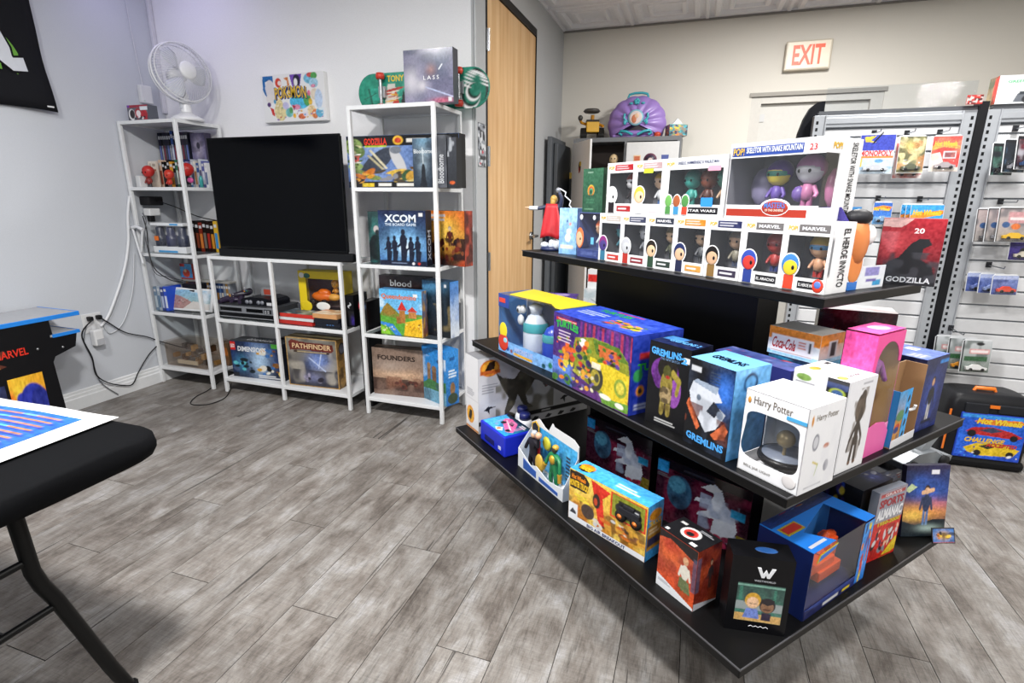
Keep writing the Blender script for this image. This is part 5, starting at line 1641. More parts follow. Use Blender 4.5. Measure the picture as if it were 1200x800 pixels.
# caped figurine on a white base: one continuous body
cf = empty('caped_figurine', on('top', .052, .115) + (Z1,), rad(-12), 'figurine in red cape, arm outstretched, on white and navy base', 'figurine')
MB().lathe([(0, 0), (.052, 0), (.054, .006), (.050, .016), (0, .016)], 24, 0).build('base_disc', C('26335e', .4), cf)
mb = MB()
r = random.Random(5)
for k in range(9):
    mb.ell((r.uniform(-.035, .035), r.uniform(-.028, .028), .022), (r.uniform(.012, .022), r.uniform(.012, .02), r.uniform(.010, .028)), 8, 0)
mb.build('white_rocks', C('dfe6f0', .4), cf)
N_ = [(0, 0, .118, .019), (0, .004, .145, .021), (0, .006, .172, .024), (0, .004, .188, .010),
      (-.016, 0, .108, .014), (-.034, -.004, .078, .011), (-.030, .012, .040, .009), (-.036, .0, .03, .009),
      (.016, 0, .108, .014), (.026, -.012, .078, .011), (.036, .008, .042, .009), (.034, -.006, .034, .009),
      (-.028, .004, .180, .011), (-.058, -.008, .172, .0085), (-.095, -.018, .170, .007), (-.106, -.020, .172, .007),
      (.028, .004, .180, .011), (.034, .0, .212, .009), (.020, -.004, .240, .0075)]
E_ = [(0, 1), (1, 2), (2, 3), (0, 4), (4, 5), (5, 6), (6, 7), (0, 8), (8, 9), (9, 10), (10, 11), (2, 12), (12, 13), (13, 14), (14, 15), (2, 16), (16, 17), (17, 18)]
skinfig('body', cf, N_, E_, C('2a3352', .45))
MB().ell((0, .0, .206), (.0135, .0145, .017), 14, 0).ell((0, .014, .204), (.003, .004, .004), 8, 0).build('head', C('d8ae8c', .45), cf)
MB().ell((0, -.004, .209), (.0150, .0150, .0165), 12, 0).ell((0, -.012, .196), (.012, .009, .016), 10, 0).build('hair', C('c09a4a', .5), cf)
MB().tube([(-.070, -.011, .1712), (-.106, -.020, .172)], [.0092, .0088], 10, 0).ell((-.112, -.021, .173), (.010, .007, .006), 8, 1).tube([(-.116, -.022, .173), (-.126, -.024, .176)], [.004, .002], 6, 1).build('forearm', [C('dfe2e8', .4), C('d8ae8c', .45)], cf)
vs, fs = [], []
for j in range(9):
    v = j / 8
    for i in range(9):
        u = i / 8 - .5
        vs.append((u * (.05 + .060 * v) + .012 * v, -.022 - .018 * v - .006 * math.sin(i * 1.7 + j * .4) * v, .190 - .135 * v - .006 * math.cos(i * 1.1) * v))
for j in range(8):
    for i in range(8):
        k = j * 9 + i
        fs.append((k, k + 1, k + 10, k + 9))
cp = MB().add(vs, fs, 0, True).build('cape', C('c4222c', .5), cf)
so = cp.modifiers.new('thickness', 'SOLIDIFY')
so.thickness = .003
MB().ell((.019, -.004, .244), (.011, .010, .012), 10, 0).build('raised_fist', C('a9adb5', .35, metal=.6), cf)
MB().tube([(.026, 0, .250), (.050, .004, .236), (.046, .004, .222), (.072, .006, .202), (.066, .006, .186), (.084, .008, .165)], .0028, 6).build('white_streak', C('eef2fb', .3), cf)

# ---- right end of the top tier
b = Box('toy_head_box', 'blue and white open-front box holding orange egg-shaped toy', 'boxed toy', (.346, 1.452), 46, .170, .085, .195, Z1, 'e9ebf0', .35, make=False)
MB().box(-.085, .04, 0, .085, .0425, .195).box(-.085, -.0425, 0, .085, .04, .004).build('carton', C('2f8fd8', .4), b.o)
MB().prism([(-.0425, 0), (.0425, 0), (.0425, .195), (-.01, .195), (-.0425, .15)], 0, -.085, -.082).build('side_card', C('3a2f86', .4), b.o)
MB().box(-.085, -.0435, 0, .085, -.0425, .055).build('front_card', C('eceef2', .4), b.o)
b.pr('F', Cv(44, 20, 'eef0f4', 'dfe4ee').rect(.72, .1, .92, .35, '2f9ad0').rect(.5, .55, .85, .95, '8f8ac8').rect(.55, .3, .8, .42, '6a5aa8'), (0, 0, 1, .28), .0016)
mb = MB()
mb.ell((-.045, -.030, .115), (.040, .030, .065), 16, 0).ell((-.045, -.032, .172), (.034, .028, .020), 14, 1).ell((-.012, -.045, .13), (.022, .012, .024), 12, 2)
mb.build('egg_toy', [C('d98246', .45), C('26262a', .5), C('f3f3f3', .4)], b.o)
MB().ell((-.05, -.0450, .062), (.034, .0016, .052), 18, 0).ell((-.05, -.0462, .060), (.028, .0016, .045), 18, 1).ell((-.050, -.0470, .098), (.026, .0016, .014), 12, 2).box(-.070, -.0468, .0, -.032, -.0452, .020, 5).build('printed_badge', [C('f4f4f6', .4), C('e2863f', .4), C('222226', .4), C('f8f8f8', .4), C('c8342c', .4), C('2f78d0', .4)], b.o)
b = Box('red_box', 'red and black dark-creature box numbered 20 on the top tier corner', 'boxed toy', (.462, 1.640), -14, .130, .05, .168, Z1, '17171a', faces={'R': '1b1b1e', 'T': '8a1c28'}, make=True)
c = Cv(56, 72, '2a1418', 'a81e2c').glow(.25, .62, .25, .2, 'd84a50', .8).mottle(3, 5, 5, 'd8747a', .5, .55, .8, (0, .4, .6, .8)).poly([(.0, 0), (.05, .22), (.2, .35), (.35, .42), (.5, .62), (.62, .70), (.78, .70), (.84, .62), (.72, .56), (.7, .4), (.9, .3), (1, .05), (1, 0)], '1b1b1f').mottle(6, 8, 9, '3a3a40', .8, .5, .7, (.1, .0, 1, .5)).poly([(0, .88), (0, 1), (.5, 1), (.3, .86)], 'd9b0aa')
b.pr('F', c)
b.tx('F', '20', .60, .82, .16, .08, 'f0d8d8', bold=.03)
b.tx('F', 'GODZILLA', .56, .08, .72, .085, 'cfd2d6', bold=.03)
b = Box('white_carton', 'small white carton with dark marks behind the large window box', 'box', (.255, 1.60), YD + 60, .075, .07, .20, ZU - .1636, 'e9e9ec')
b.pr('F', Cv(24, 30, 'ececf0').mottle(5, 5, 6, '2a2a32', .9, .55, .65, (.2, .1, .9, .7)))

# ------------------------------------------------------------------ middle tier
b = Box('window_toy_pack', 'wide window box of white and blue capsule figures, yellow top', 'boxed toy', on('mid', .176, .030), YD + 3, .395, .165, .236, Z2, '7fb4ea', make=False)
w, d, h = .395, .165, .236
MB().box(-w / 2, d / 2 - .003, 0, w / 2, d / 2, h).box(-w / 2, -d / 2, 0, w / 2, d / 2 - .003, .003).box(-w / 2, -d / 2, .003, -w / 2 + .003, d / 2 - .003, h).box(w / 2 - .003, -d / 2, .003, w / 2, d / 2 - .003, h).build('carton', C('4b7fc0', .4), b.o)
box('backing', C('a9b0bc', .5), b.o, -w / 2 + .003, d / 2 - .03, .003, w / 2 - .003, d / 2 - .003, h - .003)
MB().prism([(-w / 2 + .06, -d / 2 + .012), (.10, -d / 2 + .035), (w / 2 - .03, -d / 2), (w / 2, -d / 2), (w / 2, d / 2), (-w / 2 + .01, d / 2)], 2, h, h + .002).build('yellow_top', C('ecd434', .4), b.o)
box('clear_top', FILM, b.o, -w / 2, -d / 2, h - .001, w / 2, d / 2 - .003, h - .0004)
MB().box(-w / 2, -d / 2 - .0008, .05, w / 2, -d / 2 - .0002, h).box(-w / 2 - .0006, -d / 2, .003, -w / 2 - .0001, d / 2, h).build('clear_window', FILM, b.o)
c = Cv(80, 18, '86b6ee', '7ab0ec').ell(.17, .4, .03, .2, '2a4a9a').ell(.24, .3, .02, .16, '8a4a3a').ell(.78, .2, .03, .2, '24505a').ell(.88, .45, .03, .22, '2a7a5a').ell(.95, .35, .03, .2, 'b8405a').rect(.28, .08, .60, .28, 'e8b23a').mottle(3, 4, 2, '6aa0e0', .5)
b.pr('F', c, (0, 0, 1, .21), .001)
b.tx('F', 'AMONG US', .45, .12, .32, .085, 'b9c9f2', bold=.04, lift=.002)
MB().box(-w / 2, -d / 2 - .0016, h - .052, -w / 2 + .075, -d / 2 - .0006, h, 0).ell((-w / 2 + .035, -d / 2 - .001, .088), (.028, .0016, .034), 16, 1).ell((-w / 2 + .036, -d / 2 - .0014, .04), (.036, .0016, .036), 16, 2).ell((-w / 2 + .05, -d / 2 - .002, .05), (.016, .0014, .012), 12, 3).pieces('printed_badge', [C('2d4a9e', .4), C('f2dc2e', .4), C('d8402c', .4), C('9ad0e0', .4)], b.o)
MB().box(-w / 2 + .006, -d / 2 - .0026, h - .034, -w / 2 + .05, -d / 2 - .0017, h - .016).build('red_tag', C('e0483a', .4), b.o)
for nm, xx, cc, vis, sc, kk in (('white', -.040, 'd4deee', '2d5f74', 1.0, 0), ('blue', .070, '2a4ec4', '2d5f74', .82, 1)):
    g = MB().lathe([(0, 0), (.046, .0), (.050, .03), (.050, .09), (.046, .13), (.032, .158), (.012, .17), (0, .172)], 20, 0, Matrix.Translation((xx, -.01, .004)) @ Matrix.Scale(sc, 4)).build('capsule_figure', C(cc, .3), b.o)
    MB().lathe([(.0508, .098), (.0515, .104), (.0505, .128), (.0475, .134)], 20, 0, Matrix.Translation((xx, -.01, .004)) @ Matrix.Scale(sc, 4)).build('teal_band', C('4aa6b0', .2), g)
    if kk == 0:
        MB().lathe([(0, .17), (.020, .168), (.024, .185), (.030, .20), (.012, .21), (0, .21)], 12, 0, Matrix.Translation((xx, -.01, 0))).build('topknot', C('dfe7f2', .5), g)
MB().ell((-.125, -.03, .175), (.016, .012, .018), 12, 0).ell((-.10, -.03, .18), (.013, .012, .018), 12, 0).ell((-.115, -.03, .135), (.018, .012, .022), 12, 0).ell((-.12, -.044, .175), (.006, .003, .007), 8, 1).ell((-.10, .0, .07), (.03, .02, .04), 12, 2).pieces('small_accessory', [C('eceff4', .35), C('3a3f4a', .4), C('c87a4a', .4)], b.o)

b = Box('toy_vehicle_box', 'big purple-blue cartoon van box with green and yellow picture', 'boxed toy', on('mid', .583, .016), YD - 1, .387, .195, .236, Z2, '2c44b4', .35, faces={'R': '2a3fae', 'T': '2f48ba', 'F': '5a2f7a'})
c = Cv(120, 84, '54306f', '3f2a7f').mottle(4, 6, 5, '6a3a80', .6).rect(0, 0, .30, .36, '5f86d8').mottle(8, 9, 8, '2a1d4a', .6)
for k in range(12):
    c.rect(.38 + .055 * k, .72 - .02 * (k % 3), .41 + .055 * k, .98, 'b8344a' if k % 2 else '7a2f86', .7)
c.poly([(.30, .62), (.32, .74), (.55, .82), (.86, .80), (.97, .66), (.99, .5), (.99, .12), (.80, .06), (.32, .24)], '8a8f2a').poly([(.52, .30), (.52, .56), (.99, .50), (.99, .12), (.80, .06)], 'dcc22e').poly([(.55, .80), (.60, .62), (.97, .64), (.86, .80)], '5a7a2a')
c.poly([(.62, .76), (.64, .6), (.88, .56), (.84, .74)], 'c86a34').poly([(.32, .56), (.33, .70), (.48, .74), (.48, .58)], 'b8602e').ell(.60, .30, .10, .18, '3a3a30').ell(.60, .30, .06, .11, 'a89a3a').ell(.62, .30, .03, .06, '4a4a3a').ell(.90, .30, .07, .12, '8aa03a').ell(.9, .3, .045, .08, 'd8c84a').rect(.55, .42, .66, .50, 'e8dfc8').poly([(.66, .14), (.82, .10), (1, .14), (1, .02), (.7, .0)], '6a9a3a').ell(.73, .10, .07, .035, 'eef0e0').ell(.90, .07, .05, .035, 'eef0e0').ell(.43, .70, .055, .06, 'f4f4f0')
c.blobs(21, 44, (.05, .30, .52, .72), .012, .04, ['e0622a', '4a7a2a', 'd88a2a', '2f5a2a', 'c8442c', 'f0c23a', '3a2a5a', '6a9a3a'], 1.4).blobs(22, 26, (.62, .55, .9, .72), .01, .026, ['5a3f8a', '4a7a2a', 'c8442c', '3a2a20'], 1.3).blobs(23, 30, (.28, .05, .58, .3), .01, .03, ['b8b04a', '6a5a9a', 'e0a03a', '3a3a6a', 'd8d0b0']).blobs(24, 12, (.02, .02, .26, .32), .02, .05, ['e8822a', '4a7a3a', 'd8c84a', '2a3a7a'])
c.rect(.60, .92, .62, .93, 'ffffff', 0).rect(.04, .905, .33, .945, 'c8322c').lines(.08, .60, .3, .78, 4, 'e0d0e0', 4, .3)
b.pr('F', c)
b.tx('F', 'TEENAGE MUTANT NINJA', .20, .925, .26, .022, 'f4e8e0', bold=.02)
b.tx('F', 'TURTLES', .20, .84, .32, .105, '34b04a', bold=.05, arch=.3)
c = Cv(70, 40, '2d46ba', '3350c4').rect(.45, .12, .92, .66, '3f5cc8').blobs(31, 40, (.5, .2, .88, .55), .015, .05, ['d8842a', '6a8a2a', 'c84a2a', 'e0b83a', '4a3a6a', '3a5a2a']).lines(.08, .34, .40, .62, 3, 'b8c8f0', 2, .4).rect(.3, .9, .62, .94, 'c8322c')
b.pr('T', c)
b.tx('T', 'TURTLES', .36, .78, .40, .15, '35a850', bold=.04, shear=-.1)
c = Cv(40, 50, '2a3fb2', '2c44b8').rect(.15, .70, .85, .78, 'b82f34').rect(.5, .1, .9, .45, '4a62c0').blobs(4, 10, (.55, .15, .85, .4), .03, .07, ['d8a02a', '4a7a2a', 'c8522a']).lines(.1, .05, .5, .14, 2, 'cfd8f4').ell(.14, .50, .09, .08, '3aa05a').ell(.2, .3, .08, .07, 'e8922a').ell(.2, .3, .04, .035, '2a2a3a')
b.pr('R', c)
b.tx('R', 'TURTLES', .5, .6, .75, .10, '34b04a', bold=.05)

b = Box('collector_box', 'tall black box with purple-draped creature picture and blue title', 'boxed toy', on('mid', 1.012, .034), YD + 5, .132, .09, .234, Z2, '0e0e12', .3, faces={'T': '141a38', 'R': '101016'})
c = Cv(56, 90, '0d0d11').ell(.42, .66, .34, .18, '6a2f86').ell(.68, .48, .16, .2, '8a4aa0').ell(.3, .6, .16, .14, '5a2a72').ell(.48, .72, .24, .15, '1d1914').ell(.48, .52, .15, .17, '8a7a34').ell(.48, .68, .10, .08, '4a4a20').ell(.5, .62, .05, .02, 'a8342c').seg(.62, .68, .78, .60, .045, '9a8a3a').seg(.78, .60, .74, .46, .04, '9a8a3a').seg(.42, .38, .40, .20, .055, '8a7a3a').seg(.56, .38, .56, .20, .055, '8a7a3a').mottle(6, 9, 12, '5a4a26', .7, .5, .7, (.34, .18, .64, .56)).ell(.48, .40, .15, .10, 'a08a64').mottle(5, 14, 18, '3a3020', .8, .5, .6, (.33, .3, .63, .5)).rect(.84, .84, .98, .90, 'eeeeee').lines(.25, .04, .85, .10, 2, 'd8d8d8', 3, .4)
b.pr('F', c)
b.tx('F', 'GREMLINS', .42, .90, .74, .085, '4fa8f2', bold=.04, arch=-.15)
b.tx('F', '2', .86, .86, .14, .07, '4fa8f2', bold=.05)
b.tx('F', 'THE NEW BATCH', .52, .825, .46, .028, '6a8ab0')
b.pr('T', Cv(30, 20, '16224e', '0f1428').rect(.05, .5, .5, .95, '4a8ad0', .8))
b.tx('T', 'GREMLINS 2', .6, .5, .7, .25, '5fa4e4', bold=.03)
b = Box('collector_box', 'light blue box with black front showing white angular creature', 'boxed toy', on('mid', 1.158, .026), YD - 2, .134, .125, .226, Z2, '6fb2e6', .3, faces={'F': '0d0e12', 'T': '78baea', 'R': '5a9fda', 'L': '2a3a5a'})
c = Cv(56, 90, '0c0d12').glow(.82, .72, .22, .2, '3a7ae0', .9).poly([(.05, .62), (.12, .75), (.68, .72), (.80, .62), (.62, .58), (.9, .5), (.72, .30), (.5, .22), (.28, .36), (.10, .5)], 'd3d8e2').poly([(.12, .74), (.2, .78), (.7, .76), (.66, .68)], '9aa8bc').poly([(.48, .46), (.62, .60), (.80, .52), (.66, .42)], '15161c').poly([(.0, .46), (.06, .54), (.36, .26), (.30, .20)], 'c8643a').poly([(.62, .22), (.88, .40), (.98, .34), (.92, .22), (.7, .18)], 'c8643a').mottle(5, 8, 10, '6a3020', .8, .5, .65, (0, .16, .4, .5)).mottle(9, 8, 10, '5a2a1c', .8, .5, .65, (.6, .16, 1, .42)).ell(.28, .58, .05, .035, '6a7686').ell(.78, .47, .07, .05, '8a96a8').mottle(3, 6, 6, '3a4458', .35, .5, .7).rect(.05, .86, .28, .92, 'c9ccd2').lines(.5, .76, .75, .92, 5, '3d4654', 3, .3)
b.pr('F', c)
b.tx('F', 'GREMLINS', .50, .115, .86, .085, '4fa8f2', bold=.04, arch=-.15)
b.tx('T', 'GREMLINS', .52, .45, .7, .22, '10182e', bold=.03)
b.pr('R', Cv(30, 50, '5fa6e0', '74b6e8').ell(.45, .84, .2, .11, '1b2a4a').ell(.45, .84, .14, .075, '6fb0e4').mottle(3, 4, 6, '3f86c4', .5))
b = Box('flat_box', 'flat violet-blue box with red lettering behind the light blue box', 'box', on('mid', 1.075, .225), YD, .225, .075, .195, Z2, '2a2f6e', .35, faces={'T': '3a3f8a'})
b.pr('T', Cv(40, 12, '4a4f9a', '5a6fb8').blobs(4, 18, (0, 0, .9, 1), .02, .07, ['c83a3a', 'd84a44', '2a2f6a', '8a8fd0']))

b = Box('gift_box', 'upright dark and light blue box under the orange-lidded carton', 'box', on('mid', 1.318 - .135, .307), YD, .135, .10, .205, Z2, '1d4d74', .35, faces={'R': '4a97c8', 'T': '2a5f8a'})
c = Cv(50, 60, '14486e', '1a3450').mottle(3, 3, 4, '2a86b4', .8).ell(.38, .55, .34, .36, '1f7aa8').ell(.70, .5, .10, .3, '16202c').ell(.72, .66, .06, .08, 'b08a6a').lines(.05, .3, .2, .6, 5, '0f2a44', 2, .4).seg(.42, .62, .5, .5, .02, '0c2a40').seg(.5, .5, .42, .36, .02, '0c2a40').poly([(.72, .86), (.85, 1), (.9, .85), (.85, .7)], 'c8742c')
b.pr('F', c)
b.pr('R', Cv(24, 50, '3a8ac0', '6fb4dc').ell(.5, .22, .3, .2, '1d2f42').poly([(.1, .4), (.5, .6), (.9, .75), (.9, .55), (.4, .38)], 'e6eef4'))
b = Box('drink_carton', 'orange and white drink-logo carton on top of the blue box', 'box', on('mid', 1.318 - .139, .303), YD, .139, .105, .074, Z2 + .2055, 'eceef2', .35, faces={'T': 'e9e4dc'})
b.pr('F', Cv(50, 30, 'dfe6ee', 'e08a28').rect(0, .56, 1, 1, 'de8526').rect(0, .0, 1, .16, '9fd0ea').rect(0, .16, 1, .56, 'e4e9f0').rect(.06, .12, .88, .74, 'eceaf0').rect(.07, .14, .87, .16, 'a86a5a').rect(.80, .30, .84, .66, '1d1a1c').lines(.60, .36, .78, .66, 3, 'cf7a6a', 4, .5))
b.tx('F', 'Coca-Cola', .32, .45, .46, .40, 'b3222a', shear=.35, bold=.02)
b.pr('R', Cv(24, 24, 'e6e9ee', 'e08a28').rect(0, .6, 1, 1, 'e08a28').rect(.35, .15, .72, .75, 'cfd2d8').rect(.45, .2, .66, .7, '3a3438').rect(0, 0, 1, .14, '9fd0ea'))

b = Box('dark_red_box', 'tall near-black and dark red box at back of middle tier', 'boxed toy', (.385, 1.815), -7, .200, .10, .285, Z2, '1d1114', .25, faces={'T': 'c8c4c6'})
c = Cv(60, 70, '160c10', '2a1418').rect(0, .88, 1, .96, '2c2c36').mottle(3, 4, 4, '5a141a', .9).blobs(5, 20, (.1, .4, .9, .8), .02, .06, ['7a1a1c', '3a0c10', '241014', '8a2a20']).blobs(8, 14, (.2, .15, .8, .45), .015, .04, ['6a4a2a', '2a1a16', '8a6a3a', '40282a']).mottle(6, 7, 7, '0c0709', .7)
b.pr('F', c, m=PRINT_GLOSS)
b.pr('T', Cv(20, 12, 'c9c6c8', 'd9d6d8').mottle(4, 4, 3, 'e8b8bc', .7).mottle(7, 5, 4, 'f0eef0', .7))

# bell jar box: white carton with a bottle-shaped window
b = Box('lamp_box', 'white carton with rounded window showing bell jar and brass ball', 'box', on('mid', 1.3225, .024), YD, .145, .133, .196, Z2, 'efeff2', make=False)
w, d, h = .145, .133, .196
WC = C('efeff2', .4)
MB().box(-w / 2, d / 2 - .002, 0, w / 2, d / 2, h).box(-w / 2, -d / 2, 0, w / 2, d / 2 - .002, .002).box(-w / 2, -d / 2, .002, -w / 2 + .002, d / 2 - .002, h * .17).box(-w / 2, -d / 2, h * .78, -w / 2 + .002, d / 2 - .002, h - .002).box(-w / 2, .02, h * .17, -w / 2 + .002, d / 2 - .002, h * .78).box(w / 2 - .002, -d / 2, .002, w / 2, d / 2 - .002, h - .002).box(-w / 2, -d / 2, h - .002, w / 2, d / 2 - .002, h).build('carton', WC, b.o)
outr = [(-w / 2, 0), (w / 2, 0), (w / 2, h), (-w / 2, h)]
hole = []
for k in range(40):
    t_ = k / 40 * 2 * PI
    cx_, cz_ = math.cos(t_), math.sin(t_)
    rx = w * .46 * (abs(cx_) ** .42) * (1 if cx_ >= 0 else -1)
    rz = h * .295 * (abs(cz_) ** .42) * (1 if cz_ >= 0 else -1)
    zz = h * .475 + rz
    rx = rx * 1.075 if cx_ < 0 else rx
    rx *= 1 - .10 * math.exp(-((zz - h * .58) / (h * .14)) ** 2)
    hole.append((rx, zz))
bm = bmesh.new()
fy = -d / 2
vo = [bm.verts.new((x_, fy, z_)) for x_, z_ in outr]
vh = [bm.verts.new((x_, fy, z_)) for x_, z_ in hole]
eo = [bm.edges.new((vo[i], vo[(i + 1) % 4])) for i in range(4)]
eh = [bm.edges.new((vh[i], vh[(i + 1) % 40])) for i in range(40)]
bmesh.ops.triangle_fill(bm, edges=eo + eh, use_beauty=True)
me = bpy.data.meshes.new('front_frame')
bm.to_mesh(me)
bm.free()
me.materials.append(WC)
ff = bpy.data.objects.new('front_frame', me)
COL.objects.link(ff)
ff.parent = b.o
so = ff.modifiers.new('thickness', 'SOLIDIFY')
so.thickness = .0012
MB().box(-w * .45, fy + .0014, h * .16, w * .45, fy + .0018, h * .76).build('clear_window', FILM, b.o)
box('grey_lining', C('d8dce6', .5), b.o, -w / 2 + .002, d / 2 - .006, .002, w / 2 - .002, d / 2 - .002, h - .002)
jar = MB().lathe([(0, .012), (.058, .012), (.060, .018), (.058, .026), (0, .026)], 28, 0).build('jar_base', C('1b1b1f', .3), b.o, (0, .0, .022))
MB().lathe([(0, .0262), (.051, .0262), (.051, .0275), (0, .0275)], 28).build('disc_top', C('8f95a4', .35), jar)
MB().lathe([(.052, .028), (.052, .085), (.046, .112), (.03, .13), (.01, .138), (0, .139)], 24).build('glass_dome', film('dome_glass', (.93, .95, .97), .06, .03), jar)
MB().ell((.0, -.01, .066), (.020, .020, .020), 16, 0).tube([(0, -.01, .028), (0, -.01, .05)], .004, 8, 0).build('brass_ball', C('b8a27a', .35, metal=.4), jar)
b.tx('F', 'Harry Potter', .46, .885, .62, .12, '6f655a', bold=.0)
b.tx('F', 'BELL JAR LIGHT', .34, .085, .46, .04, '8a8580')
MB().box(.028, fy - .0022, h * .805, .072, fy - .0012, h * .845, 0).ell((-.062, fy - .001, h * .88), (.004, .001, .008), 8, 1).ell((.052, fy - .001, h * .12), (.016, .001, .016), 14, 2).pieces('printed_mark', [C('4aa4d8', .4), C('d8923a', .4), C('dcd8d8', .4)], b.o)
c = Cv(56, 70, 'f0f0f3').ell(.30, .58, .09, .10, '8a8a94').ell(.30, .58, .06, .07, 'd0d0d6').seg(.3, .35, .45, .30, .012, 'd8c46a').seg(.45, .30, .40, .18, .012, 'b8c86a').ell(.62, .5, .08, .03, 'c87a5a').ell(.7, .25, .07, .07, '9a9aa4').lines(.15, .04, .8, .07, 1, 'a8a8b0').ell(.12, .85, .03, .06, 'd8923a').mottle(4, 5, 5, 'e4e4ea', .5)
b.pr('R', c)
b.tx('R', 'Harry Potter', .52, .86, .60, .09, '9a938a')
b.tx('T', 'Harry Potter', .5, .5, .6, .22, 'e0dfe2')

# wooden-figure box
b = Box('statue_box', 'white carton with slender brown bark figure picture and black strip', 'boxed toy', onr('mid', .180, .016), 49.4, .118, .125, .222, Z2, 'f0f0f2', .4, faces={'L': '15151b'})
c = Cv(60, 90, 'f0f0f3', 'e9e9ee').ell(.55, .68, .17, .16, '4a4038').ell(.60, .78, .10, .10, '4a4038').mottle(5, 10, 12, '6f6052', .7, .5, .7, (.3, .1, .8, .9)).seg(.55, .50, .55, .34, .07, '433a33').seg(.50, .50, .34, .34, .03, '433a33').seg(.34, .34, .30, .24, .024, '433a33').seg(.60, .50, .74, .36, .03, '433a33').seg(.74, .36, .76, .26, .024, '433a33').seg(.50, .34, .46, .10, .045, '433a33').seg(.60, .34, .63, .10, .045, '433a33').ell(.46, .08, .05, .02, '6a4a34').ell(.64, .08, .05, .02, '6a4a34').lines(.5, .93, .95, .965, 1, 'a9a9b0').rect(.02, .02, .05, .98, 'dcdce2')
b.pr('F', c)
c = Cv(40, 90, '14141a').rect(0, 0, .62, 1, 'f0f0f2').ell(.2, .93, .15, .04, '6a8a3a').lines(.05, .86, .55, .89, 1, '8a8a90').rect(.62, .90, 1, .96, '2a3a6a').ell(.82, .86, .14, .05, 'a8b83a').ell(.82, .86, .10, .034, '3a5a8a').rect(.62, .76, 1, .80, '6a4a8a')
b.pr('L', c)
b.tx('L', 'GROOT', .80, .38, .56, .24, 'f2f2f4', rot=90, bold=.04)
c = Cv(40, 40, 'f1f1f3').ell(.30, .78, .14, .10, '8f9a4a').ell(.30, .78, .09, .06, 'c8a03a').rect(.78, .8, .95, .9, '24262e').ell(.15, .2, .12, .09, '6f8a3a').ell(.15, .2, .07, .05, 'e0c25a')
b.pr('T', c)
b.tx('T', 'Hand Painted', .52, .2, .4, .08, '3a3a42')

# doll box
b = Box('doll_box', 'tall hot pink doll box with arched window, right edge of display', 'boxed toy', onr('mid', .300, .030), 50.5, .130, .070, .308, Z2, 'f04a9c', .35, make=False)
w, d, h = .130, .070, .308
PK = C('f2489c', .35)
MB().box(-w / 2, d / 2 - .002, 0, w / 2, d / 2, h).box(-w / 2, -d / 2, 0, w / 2, d / 2 - .002, .003).box(-w / 2, -d / 2, .003, -w / 2 + .002, d / 2 - .002, h).box(w / 2 - .002, -d / 2, .003, w / 2, d / 2 - .002, h, [0, 0, 0, 1, 0, 0]).build('carton', [PK, C('d0a868', .5)], b.o)
vs, fs = [], []
for i in range(9):
    a = i / 8
    for yy, zz in ((-d / 2, h), (d / 2, h)):
        vs.append((-w / 2 + w * a, yy, zz))
for i in range(8):
    fs.append((2 * i, 2 * i + 2, 2 * i + 3, 2 * i + 1))
lid = MB().add(vs, fs, 0).build('arched_top', PK, b.o)
so = lid.modifiers.new('thickness', 'SOLIDIFY')
so.thickness = .003
MB().prism([(-w / 2, .08), (-w / 2, h), (w / 2, h), (w / 2, h - .075)] + [(math.cos(rad(q)) * (w / 2 - .012), h - .075 + .055 * math.sin(rad(q))) for q in range(0, 181, 15)] + [(-w / 2 + .012, .08)], 1, -d / 2 - .001, -d / 2 + .001).build('arched_front', PK, b.o)
box('backing', C('c9a468', .5), b.o, -w / 2 + .002, d / 2 - .006, .003, w / 2 - .002, d / 2 - .002, h - .01)
grid_mesh('backing_print', Cv(40, 80, 'c8a56a', 'd8b478').blobs(6, 50, (0, .2, 1, 1), .02, .07, ['d8829a', 'e8c88a', 'a8743a', '6a8ab0', 'c85a7a', 'f0dcb0']), (-w / 2 + .003, d / 2 - .0068, .01), (1, 0, 0), (0, 0, 1), w - .006, h - .03, b.o)
MB().box(-w / 2, -d / 2 - .0006, .005, w / 2, -d / 2 - .0002, h - .02).build('clear_window', FILM, b.o)
dl = [(0, 0, .16, .016), (0, 0, .19, .013), (0, 0, .222, .017), (0, 0, .242, .007), (-.010, 0, .10, .011), (-.010, 0, .02, .007), (.012, 0, .10, .011), (.012, -.006, .02, .007), (-.03, 0, .225, .008), (-.042, -.008, .17, .006), (.03, 0, .225, .008), (.046, -.012, .175, .006)]
skinfig('doll_body', b.o, dl, [(0, 1), (1, 2), (2, 3), (0, 4), (4, 5), (0, 6), (6, 7), (2, 8), (8, 9), (2, 10), (10, 11)], C('9a4aa6', .45), (.0, -.008, 0))
MB().ell((0, -.002, .258), (.014, .014, .018), 14, 0).ell((0, .006, .262), (.020, .016, .020), 12, 1).ell((.014, .008, .235), (.010, .010, .028), 10, 1).ell((-.014, .008, .235), (.010, .010, .028), 10, 1).build('doll_head', [C('eec6a4', .4), C('d8a04a', .45)], b.o)
c = Cv(40, 24, 'f25aa2', 'f08ab8').blobs(8, 14, (0, .4, 1, 1), .05, .1, ['f0c8a0', 'c85aa0', 'f2a0c8', '9a4aa6']).glow(.5, .9, .4, .2, 'f4c0d8', .6)
b.pr('F', c, (0, 0, 1, .24), .0012)
b.tx('F', 'Barbie', .55, .09, .62, .075, 'f8e6f0', shear=.3, bold=.03, lift=.002)
c = Cv(30, 90, 'f04a9c').rect(.50, .12, 1, .72, '8a5a9a').ell(.75, .62, .2, .06, 'd8904a').ell(.72, .60, .13, .045, 'efc8a8').poly([(.55, .54), (.95, .54), (1, .35), (.5, .35)], 'e9e6f2').poly([(.5, .45), (.75, .4), (.9, .2), (.5, .2)], '7a3a9a').lines(.1, .5, .4, .58, 3, 'd83a86')
b.pr('L', c)
